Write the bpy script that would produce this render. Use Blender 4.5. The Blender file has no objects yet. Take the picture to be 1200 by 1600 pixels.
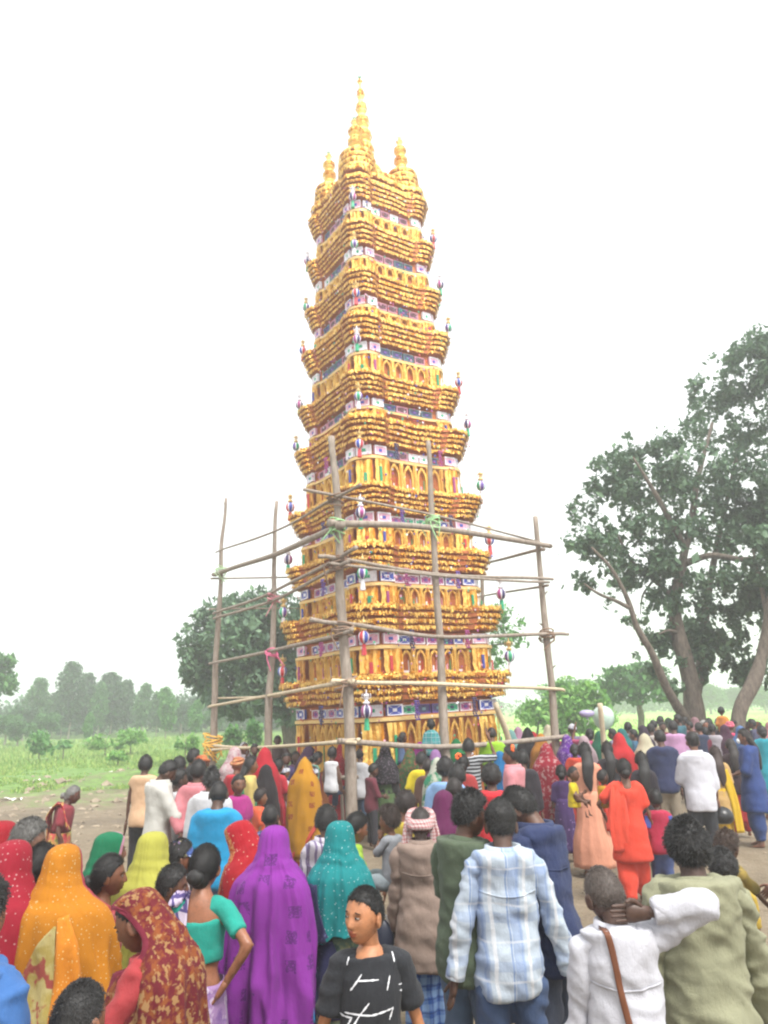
import bpy, math, random
import numpy as np
from mathutils import Vector, Matrix

SC = bpy.context.scene
COL = SC.collection
R = math.radians
random.seed(7)
rng = np.random.default_rng(7)

# ------------------------------------------------------------------ camera
F_PX, PITCH, ROLL, CAM_H = 1150.0, R(14.8), R(1.4), 2.25
fw = np.array([0, math.cos(PITCH), math.sin(PITCH)])
_u0 = np.array([0, -math.sin(PITCH), math.cos(PITCH)])
_r0 = np.array([1.0, 0, 0])
cup = _u0 * math.cos(ROLL) + _r0 * math.sin(ROLL)
cri = _r0 * math.cos(ROLL) - _u0 * math.sin(ROLL)
CAM = np.array([0, 0, CAM_H])
cam_d = bpy.data.cameras.new('camera')
cam_d.sensor_fit = 'VERTICAL'
cam_d.sensor_height = 36.0
cam_d.lens = 36.0 * F_PX / 1600.0
cam_d.clip_start = 0.05
cam_d.clip_end = 3000
cam = bpy.data.objects.new('camera', cam_d)
COL.objects.link(cam)
cam.matrix_world = Matrix([[cri[0], cup[0], -fw[0], 0], [cri[1], cup[1], -fw[1], 0],
                           [cri[2], cup[2], -fw[2], CAM_H], [0, 0, 0, 1]])
SC.camera = cam

def at(u, v, s):
    """world point seen at (u, v) of the 1200x1600 photograph where one metre spans s pixels"""
    return CAM + (fw + cri * (u - 600) / F_PX + cup * (800 - v) / F_PX) * (F_PX / s)

def ground_at(u, v, z=0.0):
    d = fw + cri * (u - 600) / F_PX + cup * (800 - v) / F_PX
    return CAM + d * ((z - CAM_H) / d[2])

def at_y(u, v, y):
    """world point seen at (u, v) at ground distance y"""
    d = fw + cri * (u - 600) / F_PX + cup * (800 - v) / F_PX
    return CAM + d * (y / d[1])

# ------------------------------------------------------------------ sky, sun, exposure
SUN_EL, SUN_ROT = R(58), R(150)
wd = bpy.data.worlds.new('World')
SC.world = wd
wd.use_nodes = True
nt = wd.node_tree
bg = nt.nodes['Background']
sky = nt.nodes.new('ShaderNodeTexSky')
sky.sky_type = 'NISHITA'
sky.sun_disc = False
sky.sun_elevation = SUN_EL
sky.sun_rotation = SUN_ROT
sky.air_density = 2.0
sky.dust_density = 6.0
sky.ozone_density = 1.0
hs = nt.nodes.new('ShaderNodeHueSaturation')          # overcast: the blue is all but gone
hs.inputs['Saturation'].default_value = 0.12
mixs = nt.nodes.new('ShaderNodeMixRGB')
mixs.inputs['Fac'].default_value = 0.6
mixs.inputs['Color2'].default_value = (9.0, 9.2, 9.3, 1)  # the even white cloud layer
nt.links.new(sky.outputs[0], hs.inputs['Color'])
nt.links.new(hs.outputs[0], mixs.inputs['Color1'])
nt.links.new(mixs.outputs[0], bg.inputs['Color'])
bg.inputs['Strength'].default_value = 0.105
sun_d = bpy.data.lights.new('sun', 'SUN')
sun_d.energy = 2.3
sun_d.angle = R(18)
sun_d.color = (1.0, 0.97, 0.92)
sun = bpy.data.objects.new('sun', sun_d)
COL.objects.link(sun)
# sky rotation is measured clockwise from +Y
sdir = Vector((math.sin(SUN_ROT) * math.cos(SUN_EL), math.cos(SUN_ROT) * math.cos(SUN_EL), math.sin(SUN_EL)))
sun.rotation_euler = sdir.to_track_quat('Z', 'Y').to_euler()
SC.view_settings.view_transform = 'Standard'
SC.view_settings.look = 'None'
SC.view_settings.exposure = 1.1
SC.view_settings.gamma = 1.0
SC.view_settings.use_curve_mapping = False
SC.render.engine = 'CYCLES'
cy = SC.cycles
cy.use_denoising = True
cy.max_bounces = 6
cy.diffuse_bounces = 3
cy.glossy_bounces = 3
cy.transmission_bounces = 4
cy.volume_bounces = 1
cy.transparent_max_bounces = 6
cy.filter_width = 2.2

# ------------------------------------------------------------------ helpers: mesh building
def vnoise(P, seed=0):
    P = np.asarray(P, float)
    i = np.floor(P).astype(np.int64)
    f = P - i
    w = f * f * (3 - 2 * f)
    def h(a, b, c):
        n = (a * 374761393 + b * 668265263 + c * 1442695041 + seed * 97531357) & 0xffffffff
        n = ((n ^ (n >> 13)) * 1274126177) & 0xffffffff
        return ((n ^ (n >> 16)) & 0xffff) / 32767.5 - 1
    x, y, z = i[..., 0], i[..., 1], i[..., 2]
    a, b, c = w[..., 0], w[..., 1], w[..., 2]
    L = lambda p, q, t: p + (q - p) * t
    return L(L(L(h(x, y, z), h(x + 1, y, z), a), L(h(x, y + 1, z), h(x + 1, y + 1, z), a), b),
             L(L(h(x, y, z + 1), h(x + 1, y, z + 1), a), L(h(x, y + 1, z + 1), h(x + 1, y + 1, z + 1), a), b), c)

class MB:
    def __init__(self):
        self.V, self.F, self.M, self.n, self.UV = [], [], [], 0, {}
    def add(self, V, F, m=0):
        V = np.asarray(V, float).reshape(-1, 3)
        self.V.append(V)
        for f in F:
            f = np.asarray(f)
            if f.ndim == 1: f = f[None, :]
            self.F.append(f + self.n)
            self.M.append(np.full(len(f), m, np.int32))
        self.n += len(V)
        return self
    def mesh(self, name, smooth=True):
        me = bpy.data.meshes.new(name)
        if not self.V: return me
        V = np.concatenate(self.V)
        me.vertices.add(len(V))
        me.vertices.foreach_set('co', V.astype(np.float32).ravel())
        tot = np.concatenate([np.full(len(f), f.shape[1], np.int32) for f in self.F])
        idx = np.concatenate([f.ravel() for f in self.F]).astype(np.int32)
        me.loops.add(len(idx))
        me.loops.foreach_set('vertex_index', idx)
        me.polygons.add(len(tot))
        st = np.concatenate([[0], np.cumsum(tot)[:-1]]).astype(np.int32)
        me.polygons.foreach_set('loop_start', st)
        me.polygons.foreach_set('loop_total', tot)
        me.polygons.foreach_set('material_index', np.concatenate(self.M))
        me.polygons.foreach_set('use_smooth', np.full(len(tot), smooth))
        me.update(calc_edges=True)
        me.validate()
        return me
    def build(self, name, mats, parent=None, smooth=True):
        me = self.mesh(name, smooth)
        if not isinstance(mats, (list, tuple)): mats = [mats]
        for m in mats: me.materials.append(m)
        return link(name, me, parent)

def link(name, data, parent=None, loc=None, rz=None, scale=None):
    o = bpy.data.objects.new(name, data)
    COL.objects.link(o)
    if parent is not None: o.parent = parent
    if loc is not None: o.location = loc
    if rz is not None: o.rotation_euler = (0, 0, rz)
    if scale is not None: o.scale = scale
    return o

def tag(o, label=None, cat=None, group=None, kind=None):
    if label: o['label'] = label
    if cat: o['category'] = cat
    if group: o['group'] = group
    if kind: o['kind'] = kind
    return o

def empty(name, loc, rz=0.0):
    o = bpy.data.objects.new(name, None)
    COL.objects.link(o)
    o.location = loc
    o.rotation_euler = (0, 0, rz)
    o.empty_display_size = 0.1
    return o

def unit(v):
    v = np.asarray(v, float)
    return v / (np.linalg.norm(v) + 1e-12)

def gridF(nr, nc, wrap):
    i = np.arange(nr - 1)[:, None]
    j = np.arange(nc if wrap else nc - 1)[None, :]
    k = (j + 1) % nc
    return np.stack([i * nc + j, i * nc + k, (i + 1) * nc + k, (i + 1) * nc + j], -1).reshape(-1, 4)

def tube(pts, rx, ry=None, seg=10, side=None, cap=True, round_=True):
    """closed lofted tube along pts; side = direction of the rx radius"""
    P = np.asarray(pts, float)
    n = len(P)
    rx = np.broadcast_to(np.asarray(rx, float), (n,)).copy()
    ry = rx.copy() if ry is None else np.broadcast_to(np.asarray(ry, float), (n,)).copy()
    T = np.gradient(P, axis=0)
    T /= np.linalg.norm(T, axis=1)[:, None] + 1e-12
    if round_ and cap:
        P = np.concatenate([[P[0] - T[0] * min(rx[0], ry[0]) * .55], P, [P[-1] + T[-1] * min(rx[-1], ry[-1]) * .55]])
        rx = np.concatenate([[rx[0] * .5], rx, [rx[-1] * .5]])
        ry = np.concatenate([[ry[0] * .5], ry, [ry[-1] * .5]])
        T = np.concatenate([[T[0]], T, [T[-1]]])
        n += 2
    a0 = np.array(side if side is not None else ((1, 0, 0) if abs(T[0][0]) < .8 else (0, 1, 0)), float)
    a = np.linspace(0, 2 * math.pi, seg, endpoint=False)
    V = np.zeros((n, seg, 3))
    for i in range(n):
        a0 = unit(a0 - T[i] * np.dot(a0, T[i]))
        b = np.cross(T[i], a0)
        V[i] = P[i] + np.cos(a)[:, None] * a0 * rx[i] + np.sin(a)[:, None] * b * ry[i]
    Fs = [gridF(n, seg, True)]
    if cap: Fs += [np.arange(seg)[::-1], (n - 1) * seg + np.arange(seg)]
    return V.reshape(-1, 3), Fs

def lathe(prof, seg=16, center=(0, 0)):
    """prof: list of (r, z)"""
    prof = np.asarray(prof, float)
    a = np.linspace(0, 2 * math.pi, seg, endpoint=False)
    V = np.stack([center[0] + prof[:, 0, None] * np.cos(a), center[1] + prof[:, 0, None] * np.sin(a),
                  np.repeat(prof[:, 1, None], seg, 1)], -1)
    n = len(prof)
    return V.reshape(-1, 3), [gridF(n, seg, True), np.arange(seg)[::-1], (n - 1) * seg + np.arange(seg)]

def box(c, s, rz=0.0):
    c, s = np.asarray(c, float), np.asarray(s, float) / 2
    V = np.array([[x, y, z] for z in (-1, 1) for y in (-1, 1) for x in (-1, 1)], float) * s
    if rz:
        ca, sa = math.cos(rz), math.sin(rz)
        V = V @ np.array([[ca, sa, 0], [-sa, ca, 0], [0, 0, 1]])
    F = np.array([[0, 2, 3, 1], [4, 5, 7, 6], [0, 1, 5, 4], [2, 6, 7, 3], [0, 4, 6, 2], [1, 3, 7, 5]])
    return V + c, [F]

def sphere(c, r, n=12, m=16):
    t = np.linspace(0.02, math.pi - .02, n)
    p = np.linspace(0, 2 * math.pi, m, endpoint=False)
    r = np.broadcast_to(np.asarray(r, float), (3,))
    V = np.stack([np.sin(t)[:, None] * np.cos(p), np.sin(t)[:, None] * np.sin(p), np.repeat(np.cos(t)[:, None], m, 1)], -1)
    return V.reshape(-1, 3) * r + np.asarray(c), [gridF(n, m, True)[:, ::-1], np.arange(m), (n - 1) * m + np.arange(m)[::-1]]

def smooth_path(pts, n):
    """Catmull-Rom through pts, n samples"""
    P = np.asarray(pts, float)
    if len(P) < 3:
        return P[0] + (P[-1] - P[0]) * np.linspace(0, 1, n)[:, None]
    Q = np.concatenate([[2 * P[0] - P[1]], P, [2 * P[-1] - P[-2]]])
    t = np.linspace(0, len(P) - 1 - 1e-9, n)
    i = np.floor(t).astype(int)
    f = (t - i)[:, None]
    p0, p1, p2, p3 = Q[i], Q[i + 1], Q[i + 2], Q[i + 3]
    return .5 * (2 * p1 + (p2 - p0) * f + (2 * p0 - 5 * p1 + 4 * p2 - p3) * f ** 2 + (3 * p1 - p0 - 3 * p2 + p3) * f ** 3)

# ------------------------------------------------------------------ helpers: materials
def lin(hexc, k=1.0):
    if isinstance(hexc, tuple): return tuple(x * k for x in hexc[:3]) + (1,)
    h = hexc.lstrip('#')
    out = []
    for i in (0, 2, 4):
        c = int(h[i:i + 2], 16) / 255
        out.append((c / 12.92 if c <= .04045 else ((c + .055) / 1.055) ** 2.4) * k)
    return tuple(out) + (1,)

class NT:
    """small node-tree writer"""
    def __init__(self, name):
        self.m = bpy.data.materials.new(name)
        self.m.use_nodes = True
        self.t = self.m.node_tree
        self.b = self.t.nodes['Principled BSDF']
    def n(self, typ, **kw):
        nd = self.t.nodes.new('ShaderNode' + typ)
        for k, v in kw.items():
            if hasattr(nd, k): setattr(nd, k, v)
            else: nd.inputs[k].default_value = v
        return nd
    def l(self, a, b): self.t.links.new(a, b)
    def coord(self, which='Object', scale=(1, 1, 1), rot=(0, 0, 0)):
        tc = self.n('TexCoord')
        mp = self.n('Mapping')
        mp.inputs['Scale'].default_value = scale
        mp.inputs['Rotation'].default_value = rot
        self.l(tc.outputs[which], mp.inputs['Vector'])
        return mp.outputs[0]
    def noise(self, vec, scale, detail=3, rough=.55, out=0):
        nd = self.n('TexNoise')
        nd.inputs['Scale'].default_value = scale
        nd.inputs['Detail'].default_value = detail
        nd.inputs['Roughness'].default_value = rough
        if vec is not None: self.l(vec, nd.inputs['Vector'])
        return nd.outputs[out]
    def ramp(self, fac, stops, interp='LINEAR'):
        r = self.n('ValToRGB')
        r.color_ramp.interpolation = interp
        e = r.color_ramp.elements
        while len(e) < len(stops): e.new(.5)
        for k, (p, c) in enumerate(stops):
            e[k].position = p
            e[k].color = c if len(c) == 4 else tuple(c) + (1,)
        self.l(fac, r.inputs[0])
        return r.outputs[0]
    def math(self, op, a, b=0.0, c=None):
        nd = self.n('Math', operation=op)
        for i, x in enumerate((a, b, c)):
            if x is None: continue
            if isinstance(x, (int, float)): nd.inputs[i].default_value = x
            else: self.l(x, nd.inputs[i])
        return nd.outputs[0]
    def mix(self, fac, c1, c2, blend='MIX'):
        nd = self.n('MixRGB', blend_type=blend)
        for k, x in (('Fac', fac), ('Color1', c1), ('Color2', c2)):
            if isinstance(x, (int, float)): nd.inputs[k].default_value = x
            elif isinstance(x, tuple): nd.inputs[k].default_value = x
            else: self.l(x, nd.inputs[k])
        return nd.outputs[0]
    def bump(self, h, strength=.3, dist=.01):
        b = self.n('Bump')
        b.inputs['Strength'].default_value = strength
        b.inputs['Distance'].default_value = dist
        self.l(h, b.inputs['Height'])
        self.l(b.outputs[0], self.b.inputs['Normal'])
    def base(self, c):
        if isinstance(c, tuple): self.b.inputs['Base Color'].default_value = c
        else: self.l(c, self.b.inputs['Base Color'])
    def set(self, **kw):
        for k, v in kw.items(): self.b.inputs[k.replace('_', ' ')].default_value = v
        return self.m

_MC = {}
def plain(name, c, rough=.7, metal=0.0, var=.15, scale=6.0, bump=0.0, bscale=40, k=1.0):
    key = (name,)
    if key in _MC: return _MC[key]
    t = NT(name)
    c = lin(c, k)
    v = t.noise(t.coord(), scale, 4)
    lo = tuple(x * (1 - var) for x in c[:3]) + (1,)
    hi = tuple(min(1, x * (1 + var)) for x in c[:3]) + (1,)
    t.base(t.ramp(v, [(.3, lo), (.7, hi)]))
    if bump: t.bump(t.noise(t.coord(), bscale, 4), bump, .01)
    _MC[key] = t.set(Roughness=rough, Metallic=metal)
    return _MC[key]

CLOTH_K = 0.62
def fab(c1, pat=None, c2=None, c3=None, scale=1.0, border=None, sheen=.04, rough=.86):
    """woven cloth: plain, dots, floral, plaid, checks, stripes, hstripes, motif; border=(colour, width) uses the drape's UV"""
    key = ('fab', c1, pat, c2, c3, scale, border, rough)
    if key in _MC: return _MC[key]
    t = NT('cloth')
    C1 = lin(c1, CLOTH_K)
    C2 = lin(c2, CLOTH_K) if c2 else C1
    C3 = lin(c3, CLOTH_K) if c3 else C2
    co = t.coord()
    big = t.noise(co, 2.5, 3)
    shade = t.ramp(big, [(.3, (.86, .86, .86, 1)), (.7, (1.08, 1.08, 1.08, 1))])
    wob = t.n('VectorMath', operation='MULTIPLY_ADD')
    nz = t.n('TexNoise'); nz.inputs['Scale'].default_value = 4.0
    t.l(co, nz.inputs['Vector'])
    t.l(nz.outputs[1], wob.inputs[0])
    wob.inputs[1].default_value = (.05, .05, .05)
    t.l(co, wob.inputs[2])
    wc = wob.outputs[0]
    sep = t.n('SeparateXYZ')
    t.l(wc, sep.inputs[0])
    X, Y, Z = sep.outputs
    XY = t.math('ADD', X, t.math('MULTIPLY', Y, .8))
    def band(x, freq, w, ph=0.0):
        fr = t.math('FRACT', t.math('MULTIPLY_ADD', x, freq, ph + 50.0))
        return t.math('LESS_THAN', fr, w)
    if pat == 'dots':
        vo = t.n('TexVoronoi'); vo.inputs['Scale'].default_value = 26 * scale
        t.l(wc, vo.inputs['Vector'])
        col = t.mix(t.math('LESS_THAN', t.math('ADD', vo.outputs['Distance'], t.math('MULTIPLY', t.noise(co, 9, 2), .16)), .25), C1, C2)
    elif pat == 'floral':
        n1 = t.noise(wc, 16 * scale, 2)
        n2 = t.noise(wc, 9 * scale, 4, .6)
        col = t.mix(t.ramp(n2, [(.48, (0, 0, 0, 1)), (.58, (1, 1, 1, 1))]), C1, C2)
        col = t.mix(t.ramp(n1, [(.55, (0, 0, 0, 1)), (.61, (1, 1, 1, 1))]), col, C3)
    elif pat == 'motif':
        vo = t.n('TexVoronoi', distance='CHEBYCHEV'); vo.inputs['Scale'].default_value = 9 * scale
        vo.inputs['Randomness'].default_value = .35
        t.l(wc, vo.inputs['Vector'])
        n1 = t.noise(co, 90, 2)
        m = t.math('MULTIPLY', t.math('LESS_THAN', vo.outputs['Distance'], .24), t.math('GREATER_THAN', n1, .45))
        col = t.mix(m, C1, C2)
    elif pat == 'plaid':
        f = 5.5 * scale
        XY = t.math('ADD', X, t.math('MULTIPLY', Y, .25))
        a = t.mix(t.math('MULTIPLY', band(XY, f, .34), .55), C1, C2)
        a = t.mix(t.math('MULTIPLY', band(XY, f, .05, .08), .9), a, C2)
        a = t.mix(t.math('MULTIPLY', band(XY, f, .04, .75), .7), a, C2)
        b = t.math('MULTIPLY', band(Z, f * .8, .22), .35)
        col = t.mix(b, a, C2)
        col = t.mix(t.math('MULTIPLY', band(XY, f, .10, .55), .9), col, C3)
        col = t.mix(t.math('MULTIPLY', band(Z, f, .06, .3), .55), col, C3)
        n2 = t.noise(co, 60, 3)
        col = t.mix(t.math('MULTIPLY', n2, .25), col, C1)
    elif pat == 'checks':
        f = 14 * scale
        a = band(XY, f, .5); b = band(Z, f, .5)
        s = t.math('MULTIPLY', t.math('ADD', a, b), .5)
        col = t.mix(s, C1, C2)
        col = t.mix(t.math('MULTIPLY', band(XY, f, .1, .2), .7), col, C3)
        col = t.mix(t.math('MULTIPLY', band(Z, f, .1, .2), .7), col, C3)
    elif pat == 'stripes':
        col = t.mix(band(XY, 22 * scale, .4), C1, C2)
    elif pat == 'hstripes':
        col = t.mix(band(Z, 22 * scale, .45), C1, C2)
    elif pat == 'patch':
        br = t.n('TexBrick')
        br.inputs['Scale'].default_value = 7 * scale
        br.inputs['Color1'].default_value = C1
        br.inputs['Color2'].default_value = C2
        br.inputs['Mortar'].default_value = C3
        br.inputs['Mortar Size'].default_value = .06
        br.inputs['Brick Width'].default_value = .55
        br.inputs['Row Height'].default_value = .5
        mp2 = t.n('CombineXYZ')
        t.l(XY, mp2.inputs[0]); t.l(Z, mp2.inputs[1])
        t.l(mp2.outputs[0], br.inputs['Vector'])
        col = br.outputs[0]
    else:
        col = t.mix(0.0, C1, C1)
    if border:
        uv = t.n('UVMap')
        s2 = t.n('SeparateXYZ')
        t.l(uv.outputs[0], s2.inputs[0])
        w = border[1]
        e = t.math('MINIMUM', s2.outputs[0], t.math('SUBTRACT', 1.0, s2.outputs[0]))
        e = t.math('MINIMUM', t.math('MULTIPLY', e, 1.0), t.math('SUBTRACT', 1.0, s2.outputs[1]))
        bc = lin(border[0], CLOTH_K)
        bc2 = lin(border[2], CLOTH_K) if len(border) > 2 else bc
        gl = t.mix(t.ramp(t.noise(co, 70, 2), [(.45, (0, 0, 0, 1)), (.55, (1, 1, 1, 1))]), bc, bc2)
        col = t.mix(t.math('LESS_THAN', e, w), col, gl)
    col = t.mix(1.0, col, shade, 'MULTIPLY')
    t.base(col)
    wv = t.noise(t.coord(scale=(1, 1, .6)), 14, 4, .6)
    wf = t.noise(co, 350, 2)
    wr = t.noise(t.coord(scale=(1, 1, .45)), 34, 3, .6)
    t.bump(t.math('ADD', t.math('ADD', wv, t.math('MULTIPLY', wr, .45)), t.math('MULTIPLY', wf, .2)), .8, .014)
    m = t.set(Roughness=rough)
    if 'Sheen Weight' in t.b.inputs: t.b.inputs['Sheen Weight'].default_value = sheen
    _MC[key] = m
    return m

def skin(c='#6b4430'):
    key = ('skin', c)
    if key in _MC: return _MC[key]
    t = NT('skin')
    b = lin(c, .95)
    n = t.math('ADD', t.math('MULTIPLY', t.noise(t.coord(), 20, 4, .6), .6), t.math('MULTIPLY', t.noise(t.coord(), 75, 3, .6), .4))
    t.base(t.ramp(n, [(.34, (b[0] * .72, b[1] * .70, b[2] * .70, 1)), (.5, b), (.66, (b[0] * 1.18, b[1] * 1.12, b[2] * 1.08, 1))]))
    t.bump(t.noise(t.coord(), 190, 4), .3, .004)
    t.l(t.ramp(t.noise(t.coord(), 40, 3), [(.3, (.38, .38, .38, 1)), (.7, (.62, .62, .62, 1))]), t.b.inputs['Roughness'])
    t.b.inputs['Subsurface Weight'].default_value = .06
    t.b.inputs['Subsurface Radius'].default_value = (.012, .005, .003)
    _MC[key] = t.m
    return _MC[key]

def hairmat(c='#15110f'):
    key = ('hair', c)
    if key in _MC: return _MC[key]
    t = NT('hair')
    b = lin(c, .6)
    n = t.noise(t.coord(scale=(1, 1, .35)), 120, 3)
    t.base(t.ramp(n, [(.35, tuple(x * .7 for x in b[:3]) + (1,)), (.7, tuple(x * 1.2 + .001 for x in b[:3]) + (1,))]))
    t.bump(n, .6, .006)
    _MC[key] = t.set(Roughness=.6)
    return _MC[key]
# ------------------------------------------------------------------ ground
def ground_height(x, y):
    x, y = np.asarray(x, float), np.asarray(y, float)
    P = np.stack([x, y, np.zeros_like(x)], -1)
    z = vnoise(P * .9, 3) * .015 + vnoise(P * 3.1, 4) * .010
    left = np.clip((-x - 2) / 3, 0, 1) * np.clip((y - 9) / 4, 0, 1) * np.clip((40 - y) / 8, 0, 1)
    z = z + left * (vnoise(P * .7, 5) * .06 + vnoise(P * 2.3, 6) * .05)
    z = z + .38 * np.exp(-((x + 8.6) / 2.1) ** 2 - ((y - 27) / 1.3) ** 2) * (1 + .35 * vnoise(P * 1.6, 8))
    z = z + .3 * np.exp(-((x + 5.5) / 1.6) ** 2 - ((y - 25.5) / 1.0) ** 2)
    z = z + .15 * np.exp(-((x + 13) / 3) ** 2 - ((y - 25) / .8) ** 2) * (1 + .6 * vnoise(P * 2, 9))
    return z

def make_ground():
    a = np.linspace(-1, 1, 250)
    xs = np.sinh(a * 4.6) / np.sinh(4.6) * 420 + a * 12
    b = np.linspace(0, 1, 300)
    ys = -30 + b * 75 + (np.exp(b * 6) - 1) / (np.exp(6) - 1) * 380
    X, Y = np.meshgrid(xs, ys)
    Z = ground_height(X, Y)
    mb = MB().add(np.stack([X, Y, Z], -1).reshape(-1, 3), [gridF(300, 250, False)])
    t = NT('trodden_earth')
    co = t.coord()
    n1 = t.noise(co, .55, 6, .7)
    n2 = t.noise(co, 7, 5, .65)
    n3 = t.noise(co, 40, 3, .6)
    n4 = t.n('TexVoronoi'); n4.inputs['Scale'].default_value = 3.2; t.l(co, n4.inputs['Vector'])
    mud = t.ramp(n1, [(.3, lin('#665a4a')), (.5, lin('#83755f')), (.7, lin('#9a8d78'))])
    mud = t.mix(t.math('MULTIPLY', n2, .45), mud, lin('#54483a'))
    mud = t.mix(t.ramp(n3, [(.62, (0, 0, 0, 1)), (.7, (1, 1, 1, 1))]), mud, lin('#a89d8b'))
    sep = t.n('SeparateXYZ'); t.l(co, sep.inputs[0])
    # grass creeps in on the far side of the cleared ground
    nz = t.noise(co, .35, 5, .65)
    nf = t.noise(co, 2.5, 4, .7)
    gy = t.math('ADD', sep.outputs[1], t.math('MULTIPLY_ADD', nz, 16.0, -8.0))
    gy = t.math('ADD', gy, t.math('MULTIPLY_ADD', nf, 10.0, -5.0))
    mask = t.ramp(t.math('MULTIPLY_ADD', gy, 1 / 9.0, -19.5 / 9.0), [(.1, (0, 0, 0, 1)), (.75, (1, 1, 1, 1))])
    grass = t.ramp(nf, [(.3, lin('#4f7030')), (.55, lin('#6a8c40')), (.75, lin('#86a05a'))])
    t.base(t.mix(mask, mud, grass))
    t.bump(t.math('ADD', t.math('ADD', n2, t.math('MULTIPLY', n3, .5)), t.math('MULTIPLY', n4.outputs['Distance'], .5)), 1.0, .06)
    g = mb.build('ground', t.set(Roughness=.93))
    tag(g, kind='structure')

make_ground()

def grass_blades(name, n, xr, yr, hgt, cols, seed, label_free=True, power=1):
    r = np.random.default_rng(seed)
    y = 1 / r.uniform(1 / yr[1], 1 / yr[0], n)
    x = r.uniform(0, 1, n)
    x0 = np.array([xr(v)[0] for v in y]); x1 = np.array([xr(v)[1] for v in y])
    x = x0 + (x1 - x0) * x
    P = np.stack([x, y, np.zeros(n)], -1)
    keep = vnoise(P * .25, seed) + .55 * vnoise(P * 1.1, seed + 1) + np.clip((y - yr[0]) / (.25 * (yr[1] - yr[0])), 0, 1) * 1.0 > .62
    x, y = x[keep], y[keep]
    n = len(x)
    z = ground_height(x, y) - .02
    h = hgt * r.uniform(.45, 1.25, n) * (.30 + .7 * np.clip((y - yr[0]) / 22, 0, 1)) * (1 + .45 * vnoise(np.stack([x, y, 0 * x], -1) * .3, seed + 2))
    w = .014 + .0006 * y
    a = r.uniform(0, 6.28, n)
    tx, ty = np.cos(a) * w, np.sin(a) * w
    b = r.uniform(0, 6.28, n); lean = h * r.uniform(.05, .5, n)
    lx, ly = np.cos(b) * lean, np.sin(b) * lean
    V = np.stack([np.stack([x - tx, y - ty, z], -1), np.stack([x + tx, y + ty, z], -1),
                  np.stack([x + lx * .35 + tx * .7, y + ly * .35 + ty * .7, z + h * .6], -1),
                  np.stack([x + lx * .35 - tx * .7, y + ly * .35 - ty * .7, z + h * .6], -1),
                  np.stack([x + lx, y + ly, z + h], -1)], 1)
    base = np.arange(n)[:, None] * 5
    mb = MB().add(V.reshape(-1, 3), [base + np.array([0, 1, 2, 3]), base + np.array([3, 2, 4])])
    t = NT(name + '_blades')
    geo = t.n('NewGeometry')
    c = t.ramp(geo.outputs['Random Per Island'], [(i / (len(cols) - 1), lin(k)) for i, k in enumerate(cols)])
    t.base(c)
    o = mb.build(name, t.set(Roughness=.7))
    tag(o, kind='stuff')
    return o

grass_blades('meadow_grass', 60000, lambda y: (-.62 * y, .02 * y + 1), (23.5, 68), .26, ['#5c8034', '#7a9c48', '#9fae5e', '#68903c', '#8aa650'], 11)
grass_blades('field_grass', 26000, lambda y: (.14 * y, .75 * y), (31, 90), .22, ['#86b04f', '#98bf5c', '#a6c968'], 12)

def make_field():
    xs = np.linspace(6, 150, 60); ys = np.linspace(33, 200, 60)
    X, Y = np.meshgrid(xs, ys)
    X = X + (Y - 33) * .0
    mb = MB().add(np.stack([X, Y, ground_height(X, Y) * .3 + .05], -1).reshape(-1, 3), [gridF(60, 60, False)])
    t = NT('paddy_green')
    n = t.noise(t.coord(scale=(.35, 1, 1)), .6, 5, .6)
    n2 = t.noise(t.coord(), 9, 3)
    c = t.ramp(n, [(.3, lin('#7fa54a')), (.5, lin('#93bd57')), (.7, lin('#a5cb67'))])
    t.base(t.mix(t.math('MULTIPLY', n2, .3), c, lin('#6f9440')))
    t.bump(n2, .6, .05)
    o = mb.build('green_field', t.set(Roughness=.85))
    tag(o, kind='structure')
make_field()

def make_clods():
    r = np.random.default_rng(5)
    mb = MB()
    tpl = np.array([[1, 0, 0], [0, 1, 0], [-1, 0, 0], [0, -1, 0], [0, 0, 1], [.6, .6, .55], [-.6, .6, .5], [-.6, -.6, .55], [.6, -.6, .5]], float)
    F3 = np.array([[0, 1, 5], [1, 2, 6], [2, 3, 7], [3, 0, 8], [0, 5, 8], [1, 6, 5], [2, 7, 6], [3, 8, 7], [5, 6, 4], [6, 7, 4], [7, 8, 4], [8, 5, 4]])
    n = 5200
    y = 1 / r.uniform(1 / 30, 1 / 6, n)
    x = np.where(r.random(n) < .7, -.55 * y + r.uniform(0, .42, n) * y, r.uniform(-.3, .55, n) * y)
    s = r.lognormal(-3.6, .7, n)
    far = np.clip((y - 9) / 8, .35, 1.6)
    s = s * far
    z = ground_height(x, y)
    V = tpl[None] * s[:, None, None] * r.uniform(.6, 1.3, (n, 9, 3)) * np.array([1, 1, .7]) + np.stack([x, y, z - s * .15], -1)[:, None]
    mb.add(V.reshape(-1, 3), [(np.arange(n)[:, None, None] * 9 + F3[None]).reshape(-1, 3)])
    o = mb.build('mud_clods', plain('clod', '#8c7f6d', .95, var=.3, scale=3), smooth=False)
    tag(o, kind='stuff')
make_clods()

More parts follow.
